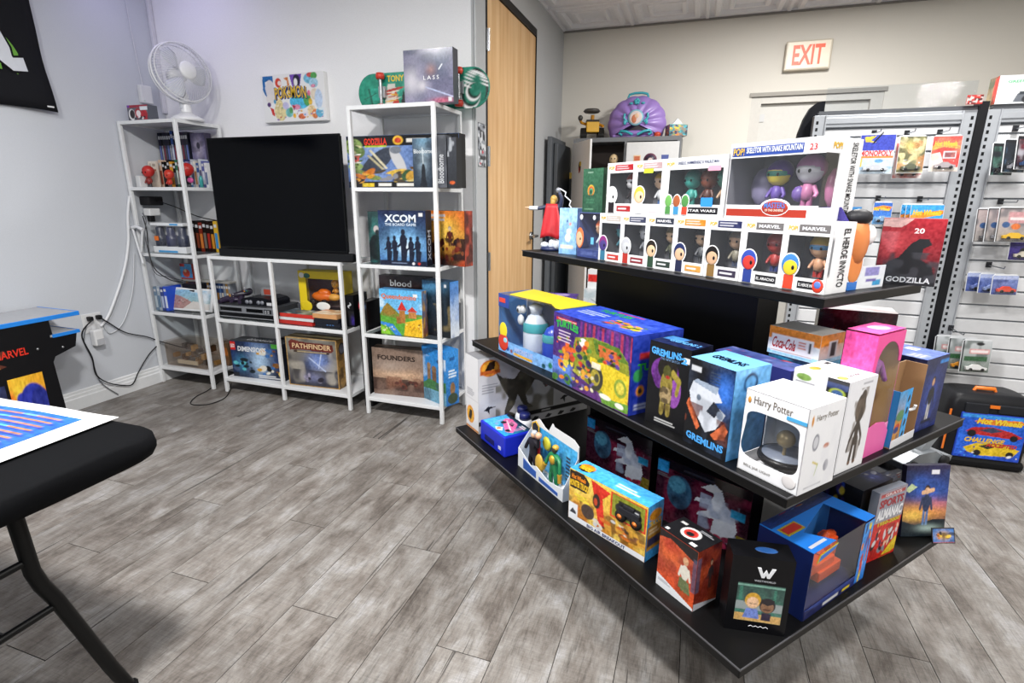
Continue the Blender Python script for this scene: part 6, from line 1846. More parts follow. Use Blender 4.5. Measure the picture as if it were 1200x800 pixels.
b.pr('T', Cv(30, 20, 'f45aa6').ell(.6, .5, .2, .3, 'f8b8dc').ell(.5, .6, .1, .2, 'fae0ee'), lift=.004)
MB().prism([(-.06, .0), (.062, .0), (.066, .05), (.04, .078), (.0, .085), (-.04, .078), (-.066, .05)], 1, -d / 2 - .0032, -d / 2 - .0024).build('pink_front_card', C('f06ab0', .35), b.o)

# open brown card box with a toy-track picture panel
b = Box('open_card_box', 'open brown cardboard box with blue toy-track picture panel', 'boxed toy', onr('mid', .437, .020), 52, .136, .050, .200, Z2, 'a07b54', .6, make=False)
w, d, h = .136, .050, .200
BRN = C('9c7650', .7)
MB().box(-w / 2, d / 2 - .003, 0, w / 2, d / 2, h).box(w / 2 - .003, -d / 2, 0, w / 2, d / 2 - .003, h).box(-w / 2, -d / 2, 0, w / 2 - .003, d / 2 - .003, .003).build('brown_card', BRN, b.o)
MB().box(-w / 2, -d / 2, .003, -w / 2 + .003, d / 2 - .003, h * .76).build('side_panel', C('2f86c8', .4), b.o)
c = Cv(40, 60, 'd8943a', '4aa4e0').poly([(0, .55), (.3, .66), (.6, .58), (.6, 0), (0, 0)], '3f6a8a').rect(0, .0, .55, .5, 'c88a3a').ell(.35, .55, .3, .1, '5a8a5a').mottle(4, 5, 6, '2a4a6a', .7, .5, .7, (0, 0, .6, .6)).ell(.25, .36, .2, .05, 'c8442c').ell(.2, .3, .2, .06, '2a3a7a').rect(.60, 0, 1, 1, '3fa4e8')
for k in range(4):
    c.ell(.80, .16 + .22 * k, .09, .055, '1a1d26', 1, 30)
c.rect(0, 0, .7, .08, 'eef0f2')
grid_mesh('track_print', c, (-w / 2 + .001, -d / 2 - .0006, .004), (1, 0, 0), (0, 0, 1), w * .52, h * .74, b.o)
MB().box(-w / 2, -d / 2 - .0002, .0, w * .02, -d / 2 + .001, h * .75).build('picture_card', C('3f9ad8', .4), b.o)
MB().box(-w / 2, -d / 2 - .001, 0, w / 2, -d / 2 - .0001, .022).build('white_tray', C('e9e9ee', .4), b.o)
MB().tube([(.02, -.02, .085), (.028, -.028, .09), (.026, -.03, .10)], .004, 8).build('white_clip', C('f0f0f2', .4), b.o)

b = Box('statue_box', 'dark blue carton with small pale figure picture at tier end', 'boxed toy', onr('mid', .590, .036), 49.4, .130, .115, .206, Z2, '22306a', .35, faces={'T': '5a74c0', 'L': '1a2348'})
c = Cv(56, 80, '1d2f7a', '1a2250').glow(.5, .45, .3, .3, '3a55b0', .8).figure(.50, .14, .60, 'c89a7a', '22242e', 'd8d4cc', '2a201c').rect(.30, .10, .74, .14, '15182a').lines(.15, .03, .9, .085, 2, '4a5aa0').rect(.62, .90, 1, .95, '2f86d8').mottle(4, 5, 6, '141b40', .5)
b.pr('F', c)
b.pr('L', Cv(40, 60, '141a38', '1a2148').ell(.4, .78, .16, .08, '8a7a5a').rect(.82, .35, .98, .85, '3a4f9a').mottle(4, 4, 5, '0f1430', .6))
b.pr('T', Cv(40, 36, '6a82c4', '5670bc').rect(.05, .1, .40, .5, '8a9ad0').lines(.1, .15, .42, .45, 3, 'c8c4c0').rect(.62, .52, .84, .78, 'f2f2f2').rect(.69, .58, .75, .72, 'c83a3a').mottle(4, 4, 4, '4a62b0', .5))

# ------------------------------------------------------------------ bottom tier
b = Box('dinosaur_box', 'long white box with dark dinosaur picture, left end of bottom tier', 'boxed toy', on('bot', .002, .056), YD, .120, .60, .342, Z3, 'e9e9ec', .4, faces={'T': '8a8c92'})
c = Cv(36, 80, 'ececef').ell(.36, .20, .30, .12, 'e8962a').ell(.36, .20, .24, .095, 'f2b43a').poly([(.2, .14), (.3, .26), (.5, .27), (.48, .2), (.4, .12)], '2a2018').rect(0, 0, 1, .03, 'd8862a').rect(0, .42, 1, .43, 'cfcfd4').lines(.1, .46, .7, .56, 4, 'a9a9b0')
b.pr('F', c)
c = Cv(150, 84, 'e6e6ea', 'd9d9de').mottle(4, 7, 4, 'c4c4cc', .7)
c.poly([(.14, .80), (.20, .70), (.30, .66), (.36, .78), (.46, .82), (.58, .76), (.66, .64), (.64, .52), (.58, .46), (.54, .56), (.48, .60), (.44, .5), (.40, .42), (.42, .30), (.47, .22), (.40, .22), (.36, .34), (.33, .44), (.30, .30), (.26, .22), (.32, .16), (.22, .16), (.22, .26), (.25, .42), (.20, .56)], '4a463e').mottle(6, 14, 9, '6f6a5a', .8, .5, .7, (.14, .16, .66, .82)).poly([(.58, .62), (.64, .6), (.63, .50), (.58, .46)], '8a5a56')
for q_ in ((.04, .30), (.70, .40), (.80, .34), (.90, .3), (.72, .24)):
    c.poly([(q_[0], q_[1]), (q_[0] + .04, q_[1] + .05), (q_[0] + .10, q_[1] + .03), (q_[0] + .05, q_[1] + .01), (q_[0] + .05, q_[1] - .06), (q_[0] + .03, q_[1] - .01)], '1d1d20')
c.ell(.095, .86, .08, .11, 'e0802a').ell(.095, .86, .065, .09, 'f0a83a').poly([(.05, .82), (.09, .94), (.14, .95), (.13, .84)], '2a1a14').rect(.015, .78, .18, .83, 'c8642a').lines(.03, .52, .16, .66, 4, '8a8a92', 2, .35).rect(0, .10, 1, .16, '17171a').rect(.75, .70, 1, .98, '2a3a8a').lines(.55, .115, .66, .145, 1, 'e0e0e0')
for k in range(7):
    c.poly([(.1 + k * .12, .02), (.13 + k * .12, .07), (.17 + k * .12, .05), (.14 + k * .12, .01)], '2a2a2e')
b.pr('R', c)
b = Box('carry_case', 'bright blue plastic carry case with pink racing car lid', 'toy case', on('bot', .164, .042), YD + 0, .208, .140, .088, Z3, '1f30c8', .3, bev=.006, body='case_body')
c = Cv(60, 44, '2fa0e0', '16161c').poly([(0, 0), (0, .9), (.25, .85), (.5, 0)], '49b4ec').poly([(.18, .72), (.30, .88), (.62, .80), (.80, .56), (.94, .34), (.80, .18), (.62, .30), (.45, .42), (.30, .48)], 'ef6fae').poly([(.42, .76), (.56, .74), (.66, .58), (.5, .56)], '2a2430').ell(.35, .5, .07, .1, '1c1c22').ell(.78, .3, .07, .1, '1c1c22').seg(.3, .68, .8, .38, .02, 'fbe0ee').poly([(.45, .10), (.56, .30), (.72, .14), (.6, .02)], 'f6f0f4').ell(.56, .14, .05, .08, 'f08a4a').mottle(5, 6, 6, 'f2a0cc', .4, .55, .75, (.2, .2, .9, .85)).lines(.72, .74, .95, .92, 2, 'd8d8e0')
b.pr('T', c, (.05, .06, .95, .96), .001)
MB().box(-.06, -.0712, .018, .02, -.0698, .04, 0).box(.055, -.0712, .022, .075, -.0698, .036, 1).pieces('latch', [C('0d1560', .4), C('d8dcf0', .4)], b.o)
for k, (s_, t_) in enumerate(((.180, .245), (.248, .215))):
    b_ = empty('spray_bottle', on('bot', s_, t_) + (Z3,), 0, ['small white bottle with navy cap, left one behind blue case', 'small white bottle with navy cap, right one nearer the tray'][k], 'bottle')
    MB().lathe([(0, 0), (.030, 0), (.033, .01), (.033, .07), (.026, .085), (0, .086)], 18).build('bottle_body', C('e6e8ee', .35), b_)
    MB().lathe([(0, .086), (.024, .086), (.024, .108), (.02, .114), (0, .114)], 18).build('cap', C('232a6a', .35), b_)
    MB().lathe([(.0334, .025), (.0334, .055)], 18).build('band', C('b8404a', .4), b_)

# open tray with two toy figures in front of a blue card
b = Box('figure_tray', 'open white tray with two toy fighters before blue card', 'boxed toy', on('bot', .446, .062), YD - 1, .300, .062, .21, Z3, '3f9fe0', make=False)
w, d = .300, .062
MB().prism([(-w / 2, 0), (w / 2, 0), (w / 2, .19), (w / 2 - .03, .205), (.0, .205), (-.01, .215), (-.035, .175), (-w / 2 + .09, .18), (-w / 2 + .05, .20), (-w / 2, .17)], 1, d / 2 - .003, d / 2, 0).build('back_card', C('f0f2f5', .4), b.o)
c = Cv(70, 46, '2f8fd8', '43aeee').mottle(4, 5, 4, '6fc8f4', .6).lines(.78, .15, .9, .75, 7, '3a3a4a', 4, .6)
grid_mesh('card_print', c, (-w / 2 + .006, d / 2 - .0037, .01), (1, 0, 0), (0, 0, 1), w - .012, .16, b.o)
MB().prism([(-w / 2, 0), (w / 2, 0), (w / 2, .05), (.06, .035), (-.02, .055), (-.06, .042), (-w / 2 + .01, .075), (-w / 2, .075)], 1, -d / 2 - .001, -d / 2 + .001, 0).build('front_lip', C('e9edf2', .4), b.o)
MB().box(-w / 2, -d / 2, 0, w / 2, d / 2 - .003, .003).build('tray_floor', C('dfe4ea', .4), b.o)
for sx in (-w / 2, w / 2 - .002):
    MB().prism([(-d / 2, .003), (d / 2 - .003, .003), (d / 2 - .003, .15), (-d / 2, .05 if sx > 0 else .075)], 0, sx, sx + .002, 0).build('side_wall', C('e4e9f0', .4), b.o)
MB().prism([(-.11, .008), (-.02, .008), (-.02, .034), (-.06, .038), (-.11, .05)], 1, -d / 2 - .0022, -d / 2 - .0012).prism([(.0, .008), (.12, .008), (.12, .02), (.0, .024)], 1, -d / 2 - .0022, -d / 2 - .0012).pieces('blue_panel', C('3a62b4', .4), b.o)
MB().prism([(-.135, .175), (-.11, .19), (-.085, .175), (-.085, .15), (-.11, .125), (-.135, .15)], 1, d / 2 - .012, d / 2 - .0095, 0).prism([(-.130, .172), (-.11, .184), (-.09, .172), (-.09, .152), (-.11, .132), (-.13, .152)], 1, d / 2 - .0128, d / 2 - .012, 1).build('badge', [C('e8b83a', .4), C('26262c', .4)], b.o)


def fighter(px, cols, hh, lift_arm):
    n_ = [(0, 0, .075, .014), (0, 0, .095, .014), (0, 0, .118, .018), (0, 0, .130, .007), (-.012, 0, .065, .011), (-.016, -.004, .035, .009), (-.016, 0, .008, .008), (.012, 0, .065, .011), (.018, -.004, .035, .009), (.020, 0, .008, .008), (-.024, 0, .120, .009), (-.036, -.006, .095, .007), (-.040, -.012, .075, .007), (.024, 0, .120, .009), (.040, -.006, .11, .007), (.050, -.012, lift_arm, .007)]
    bd = skinfig('toy_fighter', b.o, n_, [(0, 1), (1, 2), (2, 3), (0, 4), (4, 5), (5, 6), (0, 7), (7, 8), (8, 9), (2, 10), (10, 11), (11, 12), (2, 13), (13, 14), (14, 15)], C(cols[0], .4), (px, -.004, .003))
    MB().ell((0, 0, .146), (.011, .012, .014), 12, 0).ell((0, .003, .152), (.013, .013, .011), 10, 1).build('toy_head', [C(cols[1], .45), C(cols[2], .4)], bd)
    return bd


f1 = fighter(-.085, ('24222a', 'e2b493', 'b9bec6'), 1, .155)
MB().box(-.022, .010, .02, .026, .014, .125).build('toy_cape', C('b3262c', .5), f1)
MB().ell((.052, -.012, .165), .013, 10, 0).build('toy_fist', C('e8b090', .4), f1)
f2 = fighter(.055, ('1f7a4a', '3a3020', 'd0a53a'), 1, .07)
MB().ell((0, -.010, .108), (.016, .010, .018), 10, 0).tube([(-.040, -.012, .078), (-.052, -.014, .05)], [.009, .007], 8, 0).tube([(.050, -.012, .075), (.054, -.014, .045)], [.009, .007], 8, 0).pieces('gold_armour', C('cfa436', .35, metal=.4), f2)
MB().ell((-.03, -.012, .055), (.026, .010, .04), 14, 0).build('gold_shield', C('c8a23c', .35), b.o)
MB().lathe([(0, 0), (.028, .0), (.02, .006), (0, .006)], 10, 0, Matrix.Translation((-.02, .012, .135)) @ Matrix.Rotation(PI / 2, 4, 'X')).build('splash_piece', C('c8c23c', .3), b.o)

# monster truck play box
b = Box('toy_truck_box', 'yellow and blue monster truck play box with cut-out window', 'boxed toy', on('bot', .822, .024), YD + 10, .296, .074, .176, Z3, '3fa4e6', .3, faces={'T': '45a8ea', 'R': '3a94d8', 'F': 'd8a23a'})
c = Cv(110, 66, 'c8822a', 'f0c84a').mottle(4, 8, 6, 'a8581e', .6, .5, .75, (0, .1, 1, .5)).mottle(7, 9, 7, 'f4d86a', .7).mottle(15, 18, 12, '5a3418', .7, .55, .7, (0, .1, 1, .48)).glow(.2, .8, .2, .2, 'f0d86a', .8).rect(0, 0, 1, .10, 'e9ecf2').poly([(.30, .98), (.36, .6), (.42, .2), (.50, .2), (.46, .72), (.56, .90)], 'd8321f').ell(.38, .62, .05, .14, '2a2420').ell(.37, .60, .025, .07, 'c84a2a')
c.blobs(5, 34, (.12, .12, .9, .42), .012, .04, ['4a3426', 'cfcfd0', '8a5a34', 'e0d6c0', '2a2a2e', 'd8742a'], 1.2).ell(.27, .32, .09, .14, '4a3a34').rect(.0, .10, .13, .34, 'e9ecf2').poly([(.02, .14), (.06, .24), (.11, .18), (.11, .14)], '3a3a44').rect(.08, .52, .26, .56, 'e8d03a').rect(.12, .46, .29, .50, 'e8d03a').rect(.56, .50, .99, .96, 'd8321f').rect(.58, .53, .97, .94, '8a8f2a').ell(.78, .72, .16, .14, '2c2a28').rect(.66, .74, .92, .86, '1d1c1e').rect(.74, .76, .90, .80, 'd8d8dc').rect(.55, .02, .9, .03, 'e9ecf2')
c.poly([(0, .98), (.01, .64), (.25, .66), (.28, .88), (.2, 1)], '2a1d12')
b.pr('F', c)
b.tx('F', 'MONSTER TRUCKS', .14, .74, .26, .13, 'f0c22a', bold=.05, arch=.1)
b.tx('F', 'BIG AIR BREAKOUT', .52, .05, .50, .062, '2a2f6a', bold=.02)
b.tx('F', 'Hot Wheels', .13, .88, .2, .09, 'f08a1e', bold=.04, shear=.2)
for a in (.70, .88):
    o_, ux, uy, nn, W2, H2 = b.fr('F')
    MB().lathe([(0, -.008), (.019, -.008), (.019, .004), (.010, .008), (0, .008)], 16, 0, Matrix.Translation((-.148 + .296 * a, -.040, .108)) @ Matrix.Rotation(PI / 2, 4, 'X')).lathe([(0, .0081), (.009, .0081), (0, .010)], 12, 1, Matrix.Translation((-.148 + .296 * a, -.040, .108)) @ Matrix.Rotation(PI / 2, 4, 'X')).build('toy_wheel', [C('1b1a1a', .6), C('d8742a', .4)], b.o)
MB().box(.052, -.046, .115, .125, -.0375, .138).box(.066, -.045, .138, .105, -.0375, .150).build('toy_truck', C('24242a', .4), b.o, bevel=.003)
c = Cv(30, 44, '3a9ae0', '46a8ec').rect(.05, .18, .95, .62, 'b88a2a').rect(.1, .25, .9, .4, '3a3a5a').lines(.15, .45, .85, .58, 2, 'e8d8b0').ell(.5, .80, .4, .1, 'e8a02a')
b.pr('R', c)
b.tx('R', 'TRUCKS', .5, .66, .8, .1, 'f0c22a', bold=.05)
b.pr('T', Cv(70, 20, '44a8ea', '4fb0f0').ell(.13, .5, .10, .34, '2a1d12').ell(.13, .58, .09, .22, 'f08a1e').lines(.55, .25, .85, .6, 2, 'cfe6f8'))
b.tx('T', 'TRUCKS', .13, .42, .16, .3, 'f0c22a', bold=.05)

# two dark fighter boxes at the back
for k, (s_, t_, yw, ww, hh, lab) in enumerate(((.572, .292, YD + 9, .295, .208, 'dark maroon box with crouching white figure, behind figure tray'), (.955, .272, YD + 12, .300, .215, 'dark maroon box with crouching white figure, behind orange box'))):
    b = Box('collector_box', lab, 'boxed toy', on('bot', s_, t_), yw, ww, .085, hh, Z3, '15131a', .3, faces={'T': '1b1a22'})
    c = Cv(90, 64, '4a1f34', '2a1626').mottle(3 + k, 6, 5, '8a2a4a', .8).rect(0, .86, 1, 1, '131218').ell(.27, .55, .14, .26, '3a6488').ell(.24, .66, .10, .13, '4f92b4').mottle(8, 9, 7, '24141c', .6)
    c.poly([(.58, .84), (.64, .74), (.62, .66), (.46, .60), (.44, .54), (.60, .56), (.58, .46), (.50, .40), (.48, .34), (.66, .38), (.64, .18), (.74, .06), (.80, .14), (.86, .16), (.90, .34), (.86, .54), (.76, .66), (.72, .82), (.64, .90)], 'e2eafa').poly([(.60, .88), (.50, .78), (.62, .76), (.72, .84)], 'f0f4fc').mottle(12, 12, 9, 'a3b2d2', .8, .5, .7, (.5, .1, .9, .7)).blobs(5, 8, (.68, .04, .9, .2), .02, .05, ['b8345a', '6a1f3a', '8a2a4a']).rect(.0, .78, .13, .96, '2f9ae0').rect(.82, .52, .96, .64, '2f9ad0').poly([(.86, .05), (.9, .3), (1, .3), (1, .05)], '8a7a2a').lines(.01, .70, .16, .76, 2, '6a6a74').lines(.3, .89, .75, .95, 1, '3a3a46')
    b.pr('F', c, m=PRINT_GLOSS)

b = Box('statue_box', 'orange-red upright box with robed monk picture and black top', 'boxed toy', on('bot', 1.190, .044), YD + 1, .122, .088, .172, Z3, 'b8402a', .35, faces={'T': '131316', 'R': '8a3020'})
c = Cv(60, 80, 'e0582c', 'a83420').mottle(4, 4, 5, 'e8703a', .6).mottle(9, 5, 6, '6a2018', .5).poly([(0, .04), (0, .22), (1, .04), (1, 0), (0, 0)], 'eceef2').poly([(0, .86), (0, 1), (1, 1), (1, .78), (.3, .92)], '1a1214').figure(.72, .20, .58, 'd2a07a', 'dcd6c8', '5f6a44', 'd2a07a').poly([(.60, .42), (.84, .40), (.90, .20), (.58, .24)], '6a744c').ell(.71, .53, .11, .10, 'ddd7ca').lines(.05, .10, .4, .15, 2, '9a9aa4').rect(.9, .3, 1, .85, '4a4660', .8)
b.pr('F', c)
c = Cv(44, 80, '8a3020', '6a241c').mottle(4, 4, 5, 'c8522c', .7).figure(.62, .28, .50, 'c8987a', '3a2f30', '2c2a24', '2a2020').poly([(0, 0), (0, .12), (1, .02), (1, 0)], 'd8d8de').rect(0, .30, .16, .88, '5a5670', .8)
b.pr('R', c)
b.pr('T', Cv(50, 40, '151518', '1a1a1e').ell(.5, .5, .22, .28, 'e8e4e4').ell(.5, .5, .16, .2, 'b8322c').ell(.5, .46, .09, .1, '1c1c20').rect(.70, .08, .84, .2, 'f0f0f0').rect(.06, .08, .14, .18, 'e6e6e6').lines(.55, .78, .9, .9, 2, 'a9a9b0').rect(.1, .7, .25, .8, 'd8d8d8'))
# black cube-shaped box with a W emblem
b = Box('collector_box', 'black box with white W emblem and small cartoon couple picture', 'boxed toy', (.152, 1.166), 7.5, .136, .065, .205, Z3, '0f0f12', .3)
c = Cv(70, 60, '5a8a7a', '2f4a44').rect(0, .55, 1, .60, '3a6a5c').rect(.05, .2, .12, .9, '3f7a68').rect(.78, .2, .84, .95, '3f7a68').rect(0, .30, 1, .52, '9aa4a4').mottle(4, 10, 4, '2a3a3a', .7, .5, .7, (0, .5, 1, .95)).rect(0, 0, 1, .2, 'd8ad6a').rect(0, .92, 1, .97, '7aa898')
c.ell(.36, .56, .17, .20, 'd8a63a').ell(.36, .50, .13, .15, 'eec29c').poly([(.24, .34), (.48, .34), (.54, .08), (.18, .08)], '7a8fd8').ell(.68, .46, .17, .20, '2a2428').ell(.68, .42, .14, .15, '8f6a50').rect(.58, .06, .78, .26, '33283f').seg(.30, .48, .34, .47, .008, '3a2a20').seg(.39, .47, .43, .48, .008, '3a2a20').rect(.60, .33, .76, .37, '5a3a30').poly([(.54, .52), (.68, .46), (.82, .52), (.82, .62), (.54, .62)], '2a2428')
b.pr('F', c, (.14, .15, .90, .66))
MB().prism([(-.020, .176), (-.012, .176), (-.006, .160), (.0, .172), (.006, .160), (.012, .176), (.020, .176), (.009, .150), (.003, .150), (.0, .158), (-.003, .150), (-.009, .150)], 1, -.0345, -.0328).build('emblem', C('e9eaee', .4), b.o, (.008, 0, .004))
b.tx('F', 'WESTWORLD', .56, .705, .34, .024, 'c9ccd2')
MB().tube([(.008 - .022 + .0055 * k, -.0328, .0155 + .0035 * (k % 2)) for k in range(9)], .0007, 4).build('signature', C('e0e0e4', .4), b.o)
MB().ell((.012, .0, .2052), (.026, .012, .0008), 12).build('blue_mark', C('24508c', .4), b.o)

# blue window box with toy launcher
b = Box('window_toy_pack', 'bright blue window box with orange and blue toy, lower right', 'boxed toy', onr('bot', .255, .014), 51, .292, .140, .192, Z3, '1f64d0', make=False)
w, d, h = .296, .140, .192
NV = C('1a2a66', .35)
MB().box(-w / 2, d / 2 - .003, 0, w / 2, d / 2, h).box(-w / 2, -d / 2, 0, w / 2, d / 2 - .003, .003).box(-w / 2, -d / 2, .003, -w / 2 + .003, d / 2 - .003, h).box(w / 2 - .003, -d / 2, .003, w / 2, d / 2 - .003, h).build('carton', NV, b.o)
MB().prism([(-w / 2, -d / 2), (-w / 2 + .10, -d / 2), (-w / 2 + .06, -.01), (.09, .035), (.10, -d / 2), (w / 2, -d / 2), (w / 2, d / 2), (-w / 2, d / 2)], 2, h, h + .002, 0).build('blue_top', C('2a86ee', .3), b.o)
box('inner_back', C('3f8fe8', .35), b.o, -w / 2 + .003, d / 2 - .03, .003, w / 2 - .003, d / 2 - .003, h - .004)
MB().box(-w / 2, -d / 2 - .0007, .03, w / 2 - .05, -d / 2 - .0002, h).box(-w / 2 + .06, -d / 2, h + .0004, .10, .03, h + .0008).build('clear_window', FILM, b.o)
MB().box(-.07, -.03, .06, .06, .02, .085).box(-.02, -.035, .03, .09, .03, .06).tube([(.02, 0, .085), (.06, 0, .13), (.09, 0, .12)], .012, 8).box(.05, -.02, .07, .085, .02, .125).build('orange_toy', C('ea5a24', .3), b.o, bevel=.004)
MB().box(-.12, -.03, .05, -.06, .03, .10).build('blue_toy', C('2a3fc0', .3), b.o, bevel=.004)
c = Cv(70, 14, '1d2a6c', '27408f').poly([(.0, .9), (.3, .5), (.75, .6), (.75, .0), (0, 0)], '1d2458').rect(.30, .2, .55, .5, 'd8d8dc').rect(.62, .2, .75, .45, 'e0c83a')
b.pr('F', c, (0, 0, 1, .16), .0012)
c = Cv(20, 70, '2f86e8', '3a9af0').blobs(5, 14, (.05, .05, .95, .95), .07, .14, ['e8832a', 'e8d03a', '1d2a66', 'd83a2a', 'f0f0f4', '5a3a8a'], .7)
b.pr('F', c, (.83, .02, 1, .98), .0014)
c = Cv(44, 60, '1a2456', '16204c').lines(.08, .2, .25, .5, 3, '3a4a8a')
b.pr('L', c)
MB().prism([(-w / 2 + .02, h - .034), (-w / 2 + .10, h - .022), (-w / 2 + .11, h - .008), (-w / 2 + .03, h - .014)], 1, -d / 2 - .0022, -d / 2 - .0010).build('logo_patch', C('c8b83a', .4), b.o)
MB().prism([(-w / 2 + .026, h - .030), (-w / 2 + .096, h - .020), (-w / 2 + .104, h - .011), (-w / 2 + .034, h - .017)], 1, -d / 2 - .0030, -d / 2 - .0022).build('logo_patch', C('2f6fd0', .4), b.o)
MB().box(-w / 2 + .012, -.002, h + .0021, -w / 2 + .085, .03, h + .0030).build('logo_patch', C('b8a83a', .4), b.o)
MB().box(-w / 2 + .018, .003, h + .0031, -w / 2 + .079, .025, h + .0038).build('logo_patch', C('c8342c', .4), b.o)
MB().box(-w / 2 + .010, -d / 2 + .012, h + .0021, -w / 2 + .080, -d / 2 + .020, h + .0028).build('white_strip', C('d8dce6', .4), b.o)
b.tx('L', 'AGE', .84, .62, .35, .13, 'e9ecf4', rot=90, bold=.03)
b.pr('T', Cv(60, 30, '1a2f70', '1d3f90').rect(.62, .0, 1, 1, '1d3476').rect(.25, .72, .62, .92, '2a3f9a').blobs(3, 8, (.3, .75, .6, .9), .02, .04, ['e8d03a', 'c8342c', '3a8fe0']), (0, .78, 1, 1), .0026)

b = Box('booklet_box', 'red and white almanac booklet box leaning with yellow band', 'book', onr('bot', .622, .050), 44, .128, .022, .222, Z3, '8a8f9c', .4)
c = Cv(60, 90, 'd8281f', 'c4241f').rect(0, .56, 1, 1, '9a9ca8').rect(.06, .92, .94, .97, 'b84a4a').mottle(4, 8, 9, '8a1a18', .6, .5, .7, (0, 0, 1, .48)).blobs(6, 30, (.1, .10, .95, .44), .015, .05, ['d8d4d8', '3a2a5a', '8a8a94', 'e8c8a8', '2a1a20', 'e04a3a'], 1.3).poly([(.45, 0), (.95, .26), (1, .22), (1, .06), (.7, 0)], 'e8c82e').rect(0, .0, 1, .03, 'c8221f')
b.pr('F', c)
b.tx('F', 'GRAYS', .5, .945, .6, .04, 'e8d8d8', bold=.03)
b.tx('F', 'SPORTS', .5, .83, .86, .12, 'a82a34', bold=.04)
b.tx('F', 'ALMANAC', .5, .67, .92, .15, 'f4f4f8', bold=.05)
b.tx('F', '1950-2000', .54, .535, .8, .06, 'd8c82e', bold=.04)
b = Box('black_carton', 'black carton with small blue picture behind the almanac', 'box', onr('bot', .600, .082), 47, .150, .12, .220, Z3, '131318', .35)
b.pr('T', Cv(40, 36, '121218').glow(.75, .4, .2, .3, '3a4a9a', .9).blobs(4, 10, (.6, .2, .95, .7), .03, .06, ['6a7ac0', 'c0c4d8', '2a2a4a']).lines(.1, .6, .4, .8, 2, '6a6a74'))
c = Cv(40, 50, '121218').blobs(4, 14, (.05, .5, .6, .95), .03, .08, ['2a4ab0', 'c86a2a', '3a2a6a', 'e0c84a']).glow(.3, .4, .3, .2, '2a3a8a')
b.pr('L', c)
b = Box('picture_book', 'upright book with figure on blue and orange sunset cover', 'book', (.684, 1.728), 21, .136, .018, .226, Z3 + .0015, '24203c', .35, lean=-8)
c = Cv(64, 100, '241f34', '2a2347').glow(.62, .62, .5, .2, '2f5fc0', .95).glow(.3, .75, .2, .12, '3a6ad0', .8).glow(.5, .36, .7, .12, 'f0a04a', .95).glow(.25, .30, .3, .08, 'f4c85a', .9).glow(.8, .46, .3, .08, 'e07a8a', .6).poly([(0, 0), (0, .22), (.3, .16), (.7, .24), (1, .24), (1, 0)], '15212a').mottle(5, 6, 8, '24407a', .5, .5, .75, (0, .5, 1, .95)).figure(.52, .16, .56, 'e2b48e', '2f3a5a', '5a7ab0', '3a2418').seg(.42, .62, .66, .66, .03, 'e2b48e').rect(.58, .88, .76, .94, 'eceaf2').poly([(.0, .66), (.14, .75), (.28, .70), (.1, .62)], 'c8d8a8').glow(.62, .12, .25, .05, 'cfe8e0', .7)
b.pr('F', c)
cd = Box('trading_card', 'small landscape card leaning at foot of the sunset book', 'card', (.765, 1.722), 20, .070, .002, .046, Z3 + .001, '16161c', .3, lean=-20)
cd.pr('F', Cv(40, 26, '1a1a26').rect(.04, .06, .96, .94, '2f7ac8').glow(.5, .5, .3, .3, 'e8b03a', .95).mottle(3, 6, 5, '16161c', .7).blobs(4, 10, (.2, .3, .8, .7), .05, .1, ['c8742a', 'f0c84a', '24242c']).rect(.04, .06, .96, .09, 'd86a5a'))
pk = Box('flat_pack', 'flat dark pack with silver and red car picture behind sunset book', 'boxed toy', onr('bot', .800, .17), 40, .20, .17, .045, Z3 + .12, '2a2c38', .35)
pk.pr('F', Cv(60, 16, '2a2c3a', '3a3d4a').glow(.65, .5, .2, .5, 'a8b4d8', .9).rect(.05, .4, .5, .55, '8a8c98').blobs(3, 8, (.55, .2, .85, .8), .02, .05, ['c8342c', 'e8e8f0', '3a5ac0']))
pk.pr('T', Cv(40, 30, '24262f').rect(.1, .55, .35, .75, 'd8a84a').mottle(3, 5, 4, '4a4d5a', .7))
bs = Box('black_carton', 'plain black carton under the flat pack at right', 'box', onr('bot', .800, .17), 40, .20, .17, .1195, Z3, '121216', .4)
car = empty('toy_car', (.745, 1.93, Z3 + .1655), rad(38), 'grey toy car with two raised angled doors behind display books', 'toy car')
GRY = C('8a9096', .35, metal=.3)
MB().prism([(-.11, .012), (.11, .012), (.115, .03), (.06, .04), (.03, .058), (-.05, .058), (-.09, .042), (-.115, .036)], 1, -.05, .05).build('car_body', GRY, car, bevel=.004)
for k in (-1, 1):
    MB().prism([(-.02, .055), (.02, .055), (.075, .115), (.075, .135), (.05, .135)], 1, .02 * k - .012, .02 * k + .012).build('raised_door', C('9aa0a6', .35, metal=.3), car, bevel=.003)
for a in (-.07, .07):
    for bb in (-.05, .05):
        MB().lathe([(0, -.01), (.020, -.01), (.020, .01), (0, .01)], 14, 0, Matrix.Translation((a, bb, .019)) @ Matrix.Rotation(PI / 2, 4, 'X')).build('wheel', C('17171a', .6), car)

# ------------------------------------------------------------------ back of the room: lockers and toys on them
lk = empty('storage_cabinet', (-.628, 5.03, 0), 0, 'grey metal cabinet with white doors, left door open', 'cabinet')
LG = C('6f7276', .4)
hw, y0, y1, H_ = .455, -.16, .16, 1.85
MB().box(-hw, y1 - .01, 0, hw, y1, H_).box(-hw, y0, 0, -hw + .03, y1 - .01, H_).box(hw - .03, y0, 0, hw, y1 - .01, H_).box(-hw + .03, y0, H_ - .035, hw - .03, y1 - .01, H_).box(-hw + .03, y0, 0, hw - .03, y1 - .01, .06).box(-.01, y0, .06, .01, y1 - .01, H_ - .035).build('carcass', LG, lk)
MB().box(-hw + .031, y1 - .02, .06, hw - .031, y1 - .0105, H_ - .036).box(-hw + .0305, y0 + .03, 1.565, -.011, y1 - .021, 1.58).box(-hw + .0305, y0 + .03, 1.2, -.011, y1 - .021, 1.215).build('dark_interior', C('3a2a22', .6), lk)
